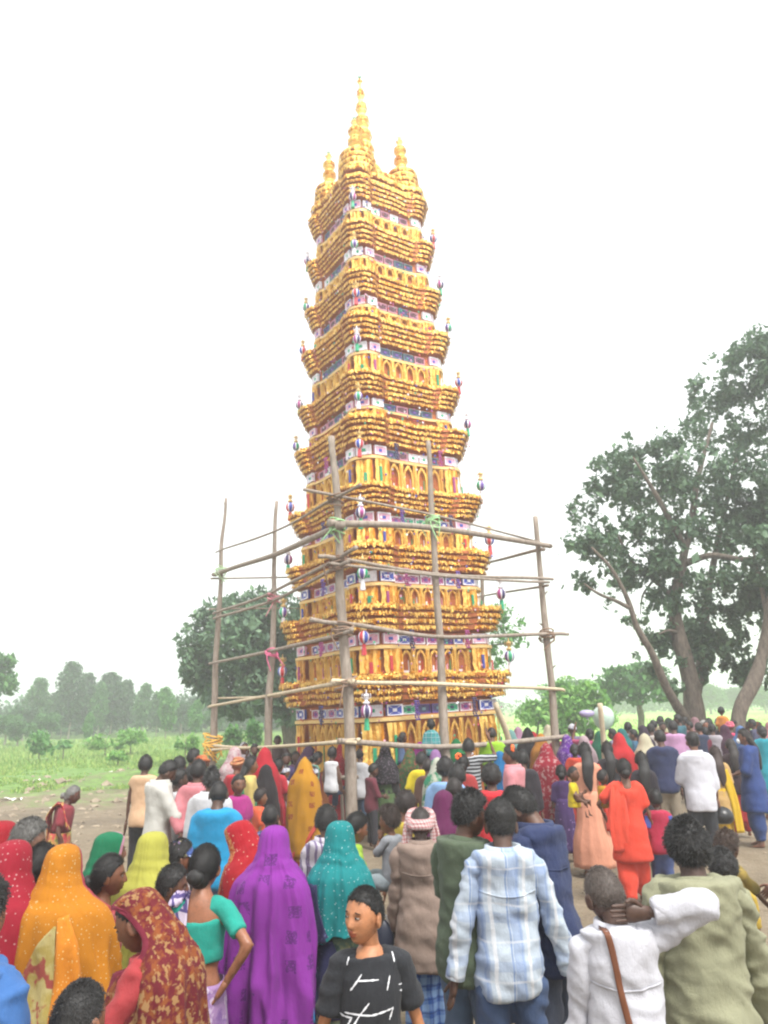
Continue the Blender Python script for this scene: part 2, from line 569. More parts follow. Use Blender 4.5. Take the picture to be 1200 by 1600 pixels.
# light scraps of plastic lying on the mud
scrap_spots = [(12, 1252, .30, 'pale plastic scrap lying on the mud at the far left edge'),
               (27, 1253, .24, 'pale flat scrap lying just right of the leftmost one on the mud'),
               (86, 1266, .26, 'white crumpled plastic bag on the mud behind the bent old woman'),
               (172, 1217, .14, 'small white scrap lying by the dark mound of earth'),
               (57, 1222, .2, 'pale scrap on the patchy grass beyond the mud'),
               (1050, 1476, .07, 'small white paper scrap on the ground between the two men at right')]
for i, (u, v, w, lab) in enumerate(scrap_spots):
    p = ground_at(u, v)
    k = 6
    g = np.linspace(-.5, .5, k)
    X, Y = np.meshgrid(g, g)
    Z = .18 * vnoise(np.stack([X * 4, Y * 4, X * 0 + i * 7], -1), 3) + .14
    X = X + .12 * vnoise(np.stack([X * 3, Y * 3, X * 0 + i], -1), 5)
    mb = MB().add(np.stack([X * w, Y * w * .6, Z * w + .02], -1).reshape(-1, 3), [gridF(k, k, False)])
    o = mb.build('plastic_scrap', plain('scrap_white', '#dedbd2', .5))
    o.location = (p[0], p[1], float(ground_height(p[0], p[1])))
    tag(o, lab, 'litter', 'scraps of litter on the ground')

# ------------------------------------------------------------------ trees
def bark(name, c, c2):
    t = NT(name)
    n = t.noise(t.coord(scale=(1, 1, .3)), 14, 5, .65)
    t.base(t.ramp(n, [(.3, lin(c)), (.7, lin(c2))]))
    t.bump(n, .8, .04)
    return t.set(Roughness=.9)

def leafmat(name, cols):
    t = NT(name)
    geo = t.n('NewGeometry')
    t.base(t.ramp(geo.outputs['Random Per Island'], [(i / (len(cols) - 1), lin(k)) for i, k in enumerate(cols)]))
    tr = t.n('BsdfTranslucent')
    tr.inputs[0].default_value = lin(cols[len(cols) // 2], 1.2)
    mx = t.n('MixShader'); mx.inputs[0].default_value = .22
    out = t.t.nodes['Material Output']
    t.l(t.b.outputs[0], mx.inputs[1]); t.l(tr.outputs[0], mx.inputs[2]); t.l(mx.outputs[0], out.inputs[0])
    return t.set(Roughness=.55)

BARK = bark('bark', '#4a4038', '#7d7266')
BARK2 = bark('pale_bark', '#7a7264', '#a9a294')
LEAF_DK = leafmat('dark_leaves', ['#2c5228', '#3c6a33', '#4b7c3d', '#5f9049'])
LEAF_GR = leafmat('grey_green_leaves', ['#3a5440', '#4a664c', '#5a7858', '#6e8c68'])
LEAF_MD = leafmat('mid_leaves', ['#35682f', '#48803a', '#5c9446', '#72a652'])
LEAF_FAR = leafmat('far_dark_leaves', ['#1f3f1e', '#2a4f27', '#376031', '#487440'])
LEAF_LT = leafmat('light_leaves', ['#4b7d34', '#609440', '#78aa4e', '#90bc5e'])

LEAF_MULT = 2.6
def leaf_mesh(mb, clusters, size, seed, clump=.5, gap=-.15, flat=.35):
    """clusters: (centre, (rx, ry, rz), n) -> folded leaves in clumps through each volume"""
    r = np.random.default_rng(seed)
    for c, rad, n in clusters:
        c, rad = np.asarray(c, float), np.asarray(rad, float)
        n = int(n * LEAF_MULT)
        m = int(n * 1.7)
        d = r.normal(size=(m, 3)); d /= np.linalg.norm(d, axis=1)[:, None]
        rr = r.random(m) ** (1 / 2.2)
        P = c + d * rr[:, None] * rad * (1 + .3 * vnoise(d * 1.7 + c, seed)[:, None])
        q = vnoise(P / clump, seed) + .5 * vnoise(P / (clump * .45), seed + 1)
        P = P[q > gap][:n]
        k = len(P)
        if not k: continue
        ax = r.normal(size=(k, 3)) + d[:k] * .4 + np.array([0, 0, -.25])
        ax /= np.linalg.norm(ax, axis=1)[:, None]
        s2 = np.cross(ax, r.normal(size=(k, 3)) * np.array([flat, flat, 1.0]))
        s2 /= np.linalg.norm(s2, axis=1)[:, None] + 1e-9
        nn = np.cross(ax, s2)
        L = size * (r.lognormal(0, .34, k) * .92)[:, None]
        V = np.stack([P - ax * L * .5, P + s2 * L * .27 + nn * L * .06, P + ax * L * .5, P - s2 * L * .27 + nn * L * .06], 1)
        b = np.arange(k)[:, None] * 4
        mb.add(V.reshape(-1, 3), [np.concatenate([b + np.array([0, 1, 2]), b + np.array([0, 2, 3])])])

def limb(mb, pts, r0, r1, seg=9, seed=0):
    n = max(6, len(pts) * 4)
    P = smooth_path(pts, n)
    P = P + vnoise(np.stack([np.linspace(0, n * .25, n), np.full(n, seed * 3.1), np.zeros(n)], -1) [:, None] * np.ones((1, 3, 1)) + np.arange(3)[None, :, None] * 9.7, seed) * (r0 * .25)
    rr = np.linspace(r0, r1, n) * (1 + .12 * vnoise(np.stack([np.linspace(0, n * .4, n), np.full(n, seed), np.zeros(n)], -1), 4))
    V, Fs = tube(P, rr, seg=seg)
    mb.add(V, Fs)

def tree(name, label, base, limbs, clusters, size, mat, seed, group=None, bk=BARK, clump=.5, gap=-.15):
    root = empty(name, base)
    b = np.asarray(base, float)
    mb = MB()
    for i, (pts, r0, r1) in enumerate(limbs):
        limb(mb, [np.asarray(p, float) - b for p in pts], r0, r1, seed=seed + i)
    mb.build('trunk', bk, root)
    lm = MB()
    leaf_mesh(lm, [(np.asarray(c, float) - b, rad, n) for c, rad, n in clusters], size, seed, clump, gap)
    lm.build('crown', mat, root, smooth=False)
    tag(root, label, 'tree', group)
    return root

def px_clusters(lst, y, dens, seed, depth=1.1):
    r = np.random.default_rng(seed)
    out = []
    for (u, v, ru, rv) in lst:
        yy = y + r.uniform(-1, 1) * (ru + rv) * .5 / (F_PX / y) * depth
        c = at_y(u, v, yy)
        ru, rv = ru * 1.22, rv * 1.25
        k = yy / F_PX
        out.append((c, (ru * k, (ru + rv) * .5 * k * depth, rv * k), int(ru * rv * dens)))
    return out

# big tree on the right
Y = 22.0
A = lambda u, v, dy=0.0: at_y(u, v, Y + dy)
cl = px_clusters([(995, 712, 48, 30), (962, 745, 38, 32), (945, 800, 52, 42), (915, 850, 36, 22), (965, 850, 45, 34), (1020, 765, 48, 42),
                  (1010, 830, 40, 30), (1075, 735, 50, 42), (1120, 655, 50, 48), (1150, 600, 55, 48), (1190, 560, 48, 45), (1130, 760, 55, 52),
                  (1185, 690, 55, 58), (1085, 815, 45, 34), (1150, 850, 55, 36), (1195, 790, 48, 48), (1140, 915, 62, 34), (1190, 930, 48, 38),
                  (1105, 960, 44, 30), (1165, 985, 55, 34), (1036, 985, 22, 18), (1026, 1012, 17, 12), (905, 912, 22, 15), (962, 905, 28, 20),
                  (970, 945, 18, 14), (1130, 1010, 46, 26), (1195, 1035, 40, 28), (1060, 1030, 22, 16), (1240, 650, 60, 80), (1240, 800, 60, 90), (1250, 960, 55, 70), (1220, 540, 40, 40),
                  (1075, 1000, 36, 26), (1120, 1052, 40, 20), (1172, 1050, 36, 20), (1036, 940, 26, 22), (1062, 880, 36, 26), (1025, 880, 34, 26), (1000, 1010, 20, 18), (1020, 1045, 20, 18), (985, 960, 24, 18), (1050, 1075, 18, 12), (1100, 1000, 36, 30), (990, 900, 26, 20), (1045, 690, 30, 22), (1090, 610, 20, 18)], Y, .24, 21)
base = A(1092, 1125); base[2] = 0
LB = [([A(1092, 1230), A(1089, 1125), A(1081, 1060), A(1063, 987), A(1055, 938), A(1067, 895), A(1074, 840), A(1092, 750), A(1115, 660)], .32, .05),
      ([A(1080, 1135), A(1047, 1085, -.6), A(1022, 1024, -1), A(994, 979, -1.2), A(978, 930, -1.4), A(953, 885, -1.5), A(925, 855, -1.5)], .15, .03),
      ([A(985, 950, -1.3), A(960, 938, -1.5), A(935, 928, -1.6), A(912, 912, -1.6)], .07, .025),
      ([A(1053, 935), A(1022, 906, .2), A(990, 880, .4), A(962, 830, .5)], .09, .03),
      ([A(1022, 906, .2), A(1005, 930, .2), A(1000, 960, .2)], .04, .015),
      ([A(1088, 1080, .3), A(1097, 1040, .6), A(1102, 965, .8), A(1115, 885, 1), A(1135, 790, 1.2), A(1160, 680, 1.3)], .2, .05),
      ([A(1070, 880), A(1110, 868, -.5), A(1160, 874, -.8), A(1215, 868, -1)], .12, .05),
      ([A(1063, 990), A(1045, 985, -.4), A(1030, 990, -.6)], .06, .02),
      ([A(1072, 860), A(1040, 800, -.5), A(1010, 750, -.8), A(990, 715, -.9)], .1, .03)]
tree('broadleaf_tree', 'tall spreading tree with forked grey trunk standing behind the crowd at right', base, LB, cl, .2, LEAF_GR, 31, 'big trees around the ground', clump=.40, gap=.22)
# its neighbour, cut by the frame
Y = 19.5
base = A(1155, 1130); base[2] = 0
tree('broadleaf_tree', 'tree with a single trunk leaning right at the right edge of the ground', base,
     [([A(1148, 1240), A(1153, 1125), A(1177, 1068), A(1193, 1008), A(1205, 940), A(1235, 840), A(1260, 740)], .22, .08),
      ([A(1200, 960), A(1185, 900, .5), A(1175, 850, 1)], .08, .03)],
     px_clusters([(1265, 760, 55, 60), (1225, 880, 40, 36), (1180, 850, 30, 26), (1270, 900, 50, 60)], Y, .2, 22), .19, LEAF_GR, 37, 'big trees around the ground')
# mango tree behind the tower
Y = 31.0
base = A(452, 1150); base[2] = 0
tree('broadleaf_tree', 'dense dark round tree standing behind the left side of the gilded tower', base,
     [([A(455, 1175), A(452, 1120), A(445, 1085), A(440, 1040)], .4, .25), ([A(446, 1090), A(400, 1050), A(350, 1020)], .2, .06),
      ([A(444, 1060), A(470, 1010), A(520, 960)], .2, .06), ([A(444, 1060), A(420, 1000), A(390, 960)], .18, .06)],
     px_clusters([(350, 962, 42, 26), (315, 1015, 32, 36), (378, 1005, 50, 44), (440, 965, 40, 32), (430, 1040, 55, 46), (325, 1065, 34, 26), (395, 1080, 55, 34),
                  (455, 1090, 45, 34), (500, 1000, 50, 60), (300, 1050, 18, 18), (405, 945, 30, 20), (360, 1100, 40, 20)], Y, .33, 23), .27, LEAF_GR, 41, 'big trees around the ground', clump=.7, gap=-.3)
base = A(640, 1150); base[2] = 0
tree('broadleaf_tree', 'thin leafed tree showing past the right edge of the gilded tower', base,
     [([A(640, 1175), A(645, 1100), A(680, 1040), A(740, 990), A(790, 965)], .25, .03), ([A(700, 1025), A(760, 1010), A(800, 1005)], .08, .02)],
     px_clusters([(788, 962, 22, 20), (800, 1000, 20, 16), (775, 985, 26, 26), (760, 1030, 30, 26), (812, 975, 8, 10), (700, 1000, 50, 40)], Y, .1, 24), .22, LEAF_MD, 43, 'big trees around the ground')
Y = 42.0
base = A(1001, 1115); base[2] = 0
tree('broadleaf_tree', 'small round tree with a short dark trunk on the green field at right', base,
     [([A(1003, 1140), A(1002, 1115), A(998, 1098), A(985, 1080)], .22, .06), ([A(1000, 1102), A(1018, 1085), A(1028, 1075)], .1, .04)],
     px_clusters([(985, 1062, 40, 20), (1010, 1052, 28, 16), (958, 1078, 20, 15), (1032, 1080, 22, 14), (975, 1085, 30, 12), (1000, 1072, 40, 18)], Y, .5, 25), .3, LEAF_DK, 47, 'field trees')
Y = 36.0
for (u, v, ru, rv, lab) in [(888, 1098, 34, 30, 'pale green leafy bush behind the right corner pole of the scaffold'), (926, 1100, 26, 26, 'pale green bush beside the small round field tree'),
                            (838, 1112, 24, 14, 'low green bush between the tower and the right corner pole')]:
    base = A(u, 1150); base[2] = 0
    tree('leafy_bush', lab, base, [([A(u, 1155), A(u + 3, v + 10), A(u - 4, v - 8)], .06, .02)],
         px_clusters([(u, v, ru, rv), (u - ru * .6, v + rv * .7, ru * .7, rv * .6), (u + ru * .6, v + rv * .7, ru * .7, rv * .6), (u, v + rv, ru, rv * .5), (u - ru * .3, v - rv * .6, ru * .5, rv * .5)], Y, .45, int(u)), .26, LEAF_LT, int(u), 'bushes at the field edge')
Y = 46.0
base = A(-18, 1140); base[2] = 0
tree('broadleaf_tree', 'dark tree reaching in at the far left edge beyond the meadow', base, [([A(-18, 1150), A(-16, 1090), A(-5, 1050)], .25, .08)],
     px_clusters([(-10, 1045, 24, 22), (8, 1035, 12, 10), (0, 1072, 20, 14), (16, 1058, 8, 6)], Y, .5, 26), .3, LEAF_DK, 53, 'big trees around the ground')

# far tree line: four grown shapes, each tree a copy of one of them
def proto(kind, seed):
    r = np.random.default_rng(seed)
    tm, lm = MB(), MB()
    if kind == 'slim':
        limb(tm, [(0, 0, 0), (.01, .01, .4), (-.01, 0, .9)], .016, .004, 6, seed)
        cl = [((r.uniform(-.05, .05), r.uniform(-.05, .05), z), (.17 * math.sin(math.pi * min(1, (z - .15) / .95)) + .05,) * 2 + (.11,), 190) for z in np.linspace(.3, .95, 8)]
        leaf_mesh(lm, cl, .05, seed, .1, -.4)
    else:
        limb(tm, [(0, 0, 0), (.02, .0, .3), (0, 0, .6)], .03, .012, 6, seed)
        cl = [((r.uniform(-.24, .24), r.uniform(-.24, .24), r.uniform(.4, .8)), (r.uniform(.14, .26),) * 2 + (r.uniform(.14, .22),), 210) for _ in range(8)]
        leaf_mesh(lm, cl, .065, seed, .15, -.45)
    return tm.mesh('trunk'), lm.mesh('crown', False)
PROT = {('slim', i): proto('slim', 61 + i) for i in range(2)}
PROT.update({('round', i): proto('round', 71 + i) for i in range(2)})
far = []   # u, v_top, y, width factor, kind, leaf
for (u, vt, y, w, k, lf) in [(12, 1112, 60, 1.3, 'round', 1), (40, 1100, 68, 1.2, 'round', 0), (64, 1064, 72, 1.0, 'slim', 1), (86, 1086, 76, 1.1, 'slim', 0), (116, 1040, 72, 1.0, 'slim', 0),
                             (102, 1068, 74, .8, 'slim', 1), (140, 1056, 75, .9, 'slim', 0), (158, 1070, 70, .8, 'slim', 1), (178, 1056, 74, 1.3, 'slim', 0), (200, 1066, 76, .9, 'slim', 0),
                             (226, 1072, 72, .9, 'slim', 1), (247, 1084, 74, 1.1, 'slim', 1), (262, 1078, 62, 1.0, 'slim', 2), (285, 1092, 74, 1.3, 'round', 0), (308, 1096, 60, 1.0, 'slim', 2),
                             (140, 1116, 58, .9, 'slim', 2), (30, 1128, 56, 1.4, 'round', 1), (75, 1110, 62, 1.2, 'round', 1), (340, 1104, 66, 1.2, 'round', 1), (470, 1100, 75, 1.3, 'round', 0),
                             (872, 1062, 62, 1.3, 'round', 2), (900, 1056, 70, 1.2, 'round', 1), (1105, 1066, 110, 1.6, 'round', 1), (1150, 1070, 115, 1.5, 'round', 0), (1190, 1068, 105, 1.6, 'round', 1), (1062, 1072, 112, 1.5, 'round', 1)]:
    far.append((u, vt, y, w, k, lf))
ORD = ['first', 'second', 'third', 'fourth', 'fifth', 'sixth', 'seventh', 'eighth', 'ninth', 'tenth', 'eleventh', 'twelfth', 'thirteenth', 'fourteenth', 'fifteenth', 'sixteenth', 'seventeenth', 'eighteenth', 'nineteenth', 'twentieth',
       'twenty-first', 'twenty-second', 'twenty-third', 'twenty-fourth', 'twenty-fifth', 'twenty-sixth']
far.sort()
LM = [LEAF_FAR, LEAF_DK, LEAF_MD]
lname = ['dark', 'mid green', 'pale green']
_lm_cache = {}
for i, (u, vt, y, w, k, lf) in enumerate(far):
    p = at_y(u, vt, y)
    h = max(2.0, p[2])
    tm, lm = PROT[(k, i % 2)]
    key = (k, i % 2, lf)
    if key not in _lm_cache:
        l2 = lm.copy(); l2.materials.clear(); l2.materials.append(LM[lf])
        t2 = tm.copy(); t2.materials.clear(); t2.materials.append(BARK2)
        _lm_cache[key] = (t2, l2)
    t2, l2 = _lm_cache[key]
    root = empty('slender_tree' if k == 'slim' else 'round_tree', (p[0], p[1], 0), i * 1.7)
    root.scale = (h * w, h * w, h)
    link('trunk', t2, root); link('crown', l2, root)
    tag(root, '%s %s tree in the far tree line, %s tree from the left' % (lname[lf], 'slender' if k == 'slim' else 'rounded', ORD[i]), 'tree', 'trees of the far tree line')

# far woods: the mass behind the single trees
def woods():
    r = np.random.default_rng(9)
    cl = []
    for i in range(130):
        x = r.uniform(-75, 10)
        y = r.uniform(80, 95)
        h = r.uniform(1.8, 3.2)
        cl.append(((x, y, h * .75), (r.uniform(2, 3.5), 2, h * .75), 120))
    for i in range(60):
        x = r.uniform(10, 110)
        y = r.uniform(125, 150)
        cl.append(((x, y, 1.4), (r.uniform(3, 6), 2, r.uniform(1.2, 2.4)), 100))
    lm = MB()
    leaf_mesh(lm, cl, .6, 5, 1.2, -.4)
    o = lm.build('far_woods', LEAF_FAR, smooth=False)
    tag(o, kind='stuff')
woods()

# shrubs and saplings in the meadow
for (u, v, ru, rv, y, lab, mt) in [(165, 1158, 22, 9, 40, 'wide low light green shrub in the middle of the left meadow', LEAF_LT), (205, 1150, 20, 9, 41, 'light green shrub right of the wide one in the meadow', LEAF_LT),
                                   (62, 1160, 17, 13, 38, 'thin sapling clump at the left of the meadow', LEAF_MD), (100, 1162, 9, 5, 40, 'tiny green bush between two shrubs in the meadow', LEAF_MD),
                                   (185, 1180, 14, 5, 34, 'low patch of weeds near the dark earth mound', LEAF_LT), (290, 1158, 14, 10, 38, 'green shrub left of the rope tied scaffold pole', LEAF_LT),
                                   (362, 1150, 14, 12, 36, 'small leafy shrub between the two left scaffold poles', LEAF_MD), (395, 1142, 10, 14, 36, 'thin young sapling beside the second left scaffold pole', LEAF_MD)]:
    Y = y
    base = A(u, v + rv); base[2] = 0
    tree('meadow_shrub', lab, base, [([base, A(u, v + rv * .3), A(u + 2, v - rv * .5)], .03, .01)], px_clusters([(u, v, ru, rv), (u + ru * .4, v + rv * .3, ru * .7, rv * .7), (u - ru * .4, v + rv * .8, ru * .8, rv * .6), (u + ru * .7, v + rv * .9, ru * .6, rv * .5)], y, .8, int(u)), .18, mt, int(u) + 3, 'shrubs in the meadow')
# ------------------------------------------------------------------ the gilded tower
TW_PHI, TW_C, LEAN = R(33), (0.20, 16.4), R(-1.75)

def goldmat(name, c, c2, rough=.34, bs=.55, scale=38, metal=.85):
    t = NT(name)
    geo = t.n('NewGeometry')
    n = t.noise(t.coord(), scale, 4, .7)
    f = t.math('MULTIPLY_ADD', geo.outputs['Random Per Island'], .6, t.math('MULTIPLY', n, .4))
    t.base(t.ramp(f, [(.25, lin(c)), (.6, lin(c2))]))
    vo = t.n('TexVoronoi'); vo.inputs['Scale'].default_value = scale
    t.l(t.coord(), vo.inputs['Vector'])
    t.bump(t.math('ADD', n, vo.outputs['Distance']), bs, .03)
    return t.set(Roughness=rough, Metallic=metal)

GOLD = goldmat('gold_foil', '#cd8420', '#ffd474', .28, .55)
GOLD_D = goldmat('bronze_foil', '#a86228', '#dc9a48', .42)
GOLD_L = goldmat('pale_gold_paper', '#c9a05a', '#e2c384', .5, .3, 30, .35)
REDBR = goldmat('russet_backing', '#844222', '#b46a38', .5, .4, 20, .5)
WHITE_P = plain('white_paper', '#e6e4ea', .5, var=.05)
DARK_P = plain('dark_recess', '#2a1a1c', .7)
PANEL = {k: plain('panel_' + k, c, .35, var=.2, scale=18) for k, c in dict(blue='#3c4ea6', navy='#3c3862', magenta='#a24684', green='#2ea074', red='#c43c44', violet='#664a98', white='#e8e6ee', pink='#dca0b8', teal='#6a8a94', plum='#5e3a44').items()}

tower = empty('gilded_tower', (TW_C[0], TW_C[1], 0))
tower.rotation_mode = 'XYZ'
_lm = Matrix.Rotation(LEAN, 4, 'Y') @ Matrix.Rotation(TW_PHI, 4, 'Z')
tower.rotation_euler = _lm.to_euler()
TM = Matrix.Translation((TW_C[0], TW_C[1], 0)) @ _lm
tag(tower, 'tall gilded foil tower of many tiers rising over the crowd inside the pole scaffold', 'tower')

def outline(a, p=.08, b=.44, c=.20, n=None):
    q = [(1 - p, -(1 - b - .05)), (1 - p, 0), (1 - p, 1 - b - .05), (1, 1 - b), (1, 1 - c), (1 - c, 1), (1 - b, 1)]
    P = []
    for k in range(4):
        for (x, y) in q:
            for _ in range(k): x, y = -y, x
            P.append((x * a, y * a))
    P = np.array(P)
    if n:
        Q = np.concatenate([P, P[:1]])
        d = np.concatenate([[0], np.cumsum(np.linalg.norm(np.diff(Q, axis=0), axis=1))])
        s = np.linspace(0, d[-1], n, endpoint=False)
        P = np.stack([np.interp(s, d, Q[:, 0]), np.interp(s, d, Q[:, 1])], -1)
        k = max(1, int(.05 * n / 6))
        for _ in range(3):
            P = .25 * np.roll(P, 1, 0) + .5 * P + .25 * np.roll(P, -1, 0)
    return P

def prism(mb, prof, base_a, n=112, m=0, wob=0.0, seed=0, cap=True):
    """prof: (scale, z) rings of the outline"""
    V = []
    for k, (s, z) in enumerate(prof):
        P = outline(base_a * s, n=n)
        zz = z + wob * vnoise(np.stack([P[:, 0] * 2, P[:, 1] * 2, np.full(n, seed)], -1), seed)
        V.append(np.stack([P[:, 0], P[:, 1], zz], -1))
    V = np.concatenate(V)
    Fs = [gridF(len(prof), n, True)]
    if cap: Fs += [np.arange(n)[::-1], (len(prof) - 1) * n + np.arange(n)]
    mb.add(V, Fs, m)

def fringe(mb, a, z, L, seed, sp=.045, up=False, m=0, flare=.03, wob=0.0, wseed=0):
    r = np.random.default_rng(seed)
    n = int(8 * a * .98 / sp)
    P = outline(a, n=n)
    t = np.roll(P, -1, 0) - np.roll(P, 1, 0)
    t /= np.linalg.norm(t, axis=1)[:, None]
    nr = np.stack([t[:, 1], -t[:, 0]], -1)
    w = sp * r.uniform(.6, 1.2, n) * .5
    ln = L * r.uniform(.62, 1.12, n) * (1 + .25 * vnoise(np.stack([P[:, 0] * 3, P[:, 1] * 3, np.full(n, seed)], -1), seed)) * (-1 if up else 1)
    z0 = z + r.normal(0, .008, n) + wob * vnoise(np.stack([P[:, 0] * 2, P[:, 1] * 2, np.full(n, wseed)], -1), wseed)
    rows = []
    for f, fl, wd in ((0, .004, .9), (.35, flare, 1.1), (.7, flare * .9, 1.05), (1, flare * .3, .7)):
        o = fl + r.normal(0, .006, n) * (f > 0)
        tw = r.normal(0, .012, n) * f
        tilt = r.normal(0, .3, n) * f * w
        c = P + nr * o[:, None] + t * tw[:, None]
        A_ = np.concatenate([c - t * (w * wd)[:, None] + nr * tilt[:, None], (z0 - ln * f)[:, None]], 1)
        B_ = np.concatenate([c + t * (w * wd)[:, None] - nr * tilt[:, None], (z0 - ln * f + r.normal(0, .006, n))[:, None]], 1)
        rows += [A_, B_]
    V = np.stack(rows, 1)
    b = np.arange(n)[:, None] * 8
    mb.add(V.reshape(-1, 3), [np.concatenate([b + np.array(q) for q in ((0, 1, 3, 2), (2, 3, 5, 4), (4, 5, 7, 6))])], m)

# shared unit pieces ------------------------------------------------
def pillar_mesh():
    mb = MB()
    z = np.linspace(0, 1, 15)
    prof = [(.5 + .12 * math.sin(k * 2.2) + (.25 if k in (0, 14) else 0), zz) for k, zz in enumerate(z)]
    V, Fs = lathe(prof, 10)
    V[:, :2] *= 1 + .12 * vnoise(V * np.array([6, 6, 14]), 3)[:, None]
    mb.add(V, Fs)
    for k in range(10):      # loose foil strips
        a = k * .63
        c = np.array([math.cos(a) * .6, math.sin(a) * .6])
        tx = np.array([-math.sin(a), math.cos(a)]) * .16
        rows = []
        for j, zz in enumerate(np.linspace(.95, .06, 7)):
            o = c * (1 + .18 * math.sin(j * 1.9 + k))
            rows += [(o[0] - tx[0], o[1] - tx[1], zz), (o[0] + tx[0], o[1] + tx[1], zz)]
        mb.add(rows, [np.array([[2 * j, 2 * j + 1, 2 * j + 3, 2 * j + 2] for j in range(6)])])
    me = mb.mesh('pillar'); me.materials.append(GOLD); return me

def arch_mesh():
    """unit arch (x -.5..+.5, z 0..1), front at y=-.5: foil frame, recess, inner coloured lining"""
    mb = MB()
    path_o, path_i = [], []
    for (hw, top) in ((.5, 1.0), (.40, .91)):
        pts = [(-hw, 0), (-hw, .5)]
        for k in range(1, 10):
            a = math.pi * (1 - k / 10)
            pts.append((hw * math.cos(a), .5 + (top - .5) * (math.sin(a) ** .8 + (.12 if k == 5 else 0))))
        pts += [(hw, .5), (hw, 0)]
        (path_o if hw == .5 else path_i).extend(pts)
    n = len(path_o)
    V = [(x, -.5, z) for x, z in path_o] + [(x, -.62, z) for x, z in path_o] + [(x, -.62, z) for x, z in path_i] + [(x, .1, z) for x, z in path_i]
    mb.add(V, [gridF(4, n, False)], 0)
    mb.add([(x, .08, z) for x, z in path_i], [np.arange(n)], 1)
    for s in (-1, 1):         # inner coloured jambs and sill
        mb.add(*box((s * .33, -.05, .30), (.06, .16, .5)), 2)
    mb.add(*box((0, -.08, .06), (.6, .2, .1)), 2)
    mb.add(*box((0, -.0, .2), (.16, .1, .22)), 3)
    # scalloped foil edge
    for k in range(1, n - 1):
        x, z = path_i[k]
        d = unit((x, z - .45))
        mb.add([(x - .04, -.66, z), (x + .04, -.66, z), (x - d[0] * .09, -.68, z - d[1] * .09)], [np.array([[0, 1, 2]])], 0)
    return mb
ARCH_VAR = []
for (c2, c3) in (('red', 'white'), ('pink', 'white'), ('green', 'pink'), ('white', 'green')):
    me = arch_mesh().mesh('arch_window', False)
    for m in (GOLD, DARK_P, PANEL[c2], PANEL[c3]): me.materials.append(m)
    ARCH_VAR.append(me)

def frieze_mesh():
    """unit framed panel, front at y=-.5"""
    mb = MB()
    mb.add(*box((0, 0, .5), (1, .6, 1)), 1)
    for c, s in (((0, -.4, .955), (1, .3, .09)), ((0, -.4, .045), (1, .3, .09)), ((-.475, -.4, .5), (.05, .3, .82)), ((.475, -.4, .5), (.05, .3, .82))):
        mb.add(*box(c, s), 0)
    mb.add(*box((0, -.36, .5), (.26, .14, .3)), 2)
    for sx in (-1, 1):
        for sz in (-1, 1):
            mb.add([(sx * .17, -.42, .5 + sz * .2), (sx * .42, -.42, .5 + sz * .36), (sx * .42, -.42, .5 + sz * .44), (sx * .13, -.42, .5 + sz * .2)], [np.array([[0, 1, 2, 3]])], 0)
    return mb
FR_VAR = {}
for nm, (c0, c1, c2) in dict(blue=('white', 'blue', 'white'), magenta=('white', 'magenta', 'violet'), green=('white', 'green', 'navy'), navy=('violet', 'navy', 'teal'), white=('white', 'pink', 'blue'), pale=('white', 'white', 'green'), dark=('teal', 'navy', 'violet'), plum=('pink', 'plum', 'plum')).items():
    me = frieze_mesh().mesh('frieze_panel', False)
    for m in (PANEL[c0], PANEL[c1], PANEL[c2]): me.materials.append(m)
    FR_VAR[nm] = me

def curtain_mesh(seed):
    """unit width x height sheet of hanging foil strips, front towards -y"""
    r = np.random.default_rng(seed)
    mb = MB()
    for k in range(9):
        x = -.5 + (k + .5) / 9
        w = .07
        rows = []
        ph = r.uniform(0, 6)
        for j, zz in enumerate(np.linspace(1, r.uniform(0, .1), 8)):
            o = -.5 - .1 * math.sin(j * 1.7 + ph) - r.uniform(0, .08)
            dx = r.uniform(-.02, .02)
            rows += [(x - w + dx, o, zz), (x + w + dx, o - r.uniform(-.1, .1), zz)]
        mb.add(rows, [np.array([[2 * j, 2 * j + 1, 2 * j + 3, 2 * j + 2] for j in range(7)])])
    me = mb.mesh('foil_curtain'); me.materials.append(GOLD); return me
CURT = [curtain_mesh(k) for k in range(3)]
PILLAR = pillar_mesh()
def strip_mesh():
    mb = MB().add(*box((0, -.5, .5), (1, .3, 1)))
    for k in range(5): mb.add(*box((0, -.68, .1 + k * .2), (.8, .1, .08)))
    return mb
STRIPS = []
for c in ('green', 'red', 'magenta', 'blue'):
    me = strip_mesh().mesh('paper_strip', False); me.materials.append(PANEL[c]); STRIPS.append(me)
def bead_mesh(c):
    mb = MB()
    r = np.random.default_rng(3)
    for k in range(9):
        for s in (-1, 1, 0):
            mb.add(*sphere((s * .05 + r.uniform(-.015, .015), r.uniform(-.05, .02), -k * .055), .03, 5, 6))
    me = mb.mesh('bead_string'); me.materials.append(PANEL[c]); return me
BEADS = [bead_mesh('violet'), bead_mesh('navy'), bead_mesh('magenta')]

TZ = [2.57, 3.90, 5.14, 6.38, 7.90, 8.99, 10.42, 11.62, 12.93, 14.25]
TA = [1.97, 1.93, 1.82, 1.76, 1.62, 1.53, 1.43, 1.34, 1.28, 1.22]
# height of the cornice stacks (below, above their middle)
TB = [(.27, .24), (.26, .24), (.26, .22), (.27, .24), (.29, .27), (.27, .25), (.30, .27), (.30, .26), (.30, .27), (.30, .26)]
STOREY = ['ground', 'second', 'third', 'fourth', 'fifth', 'sixth', 'seventh', 'eighth', 'ninth', 'tenth']

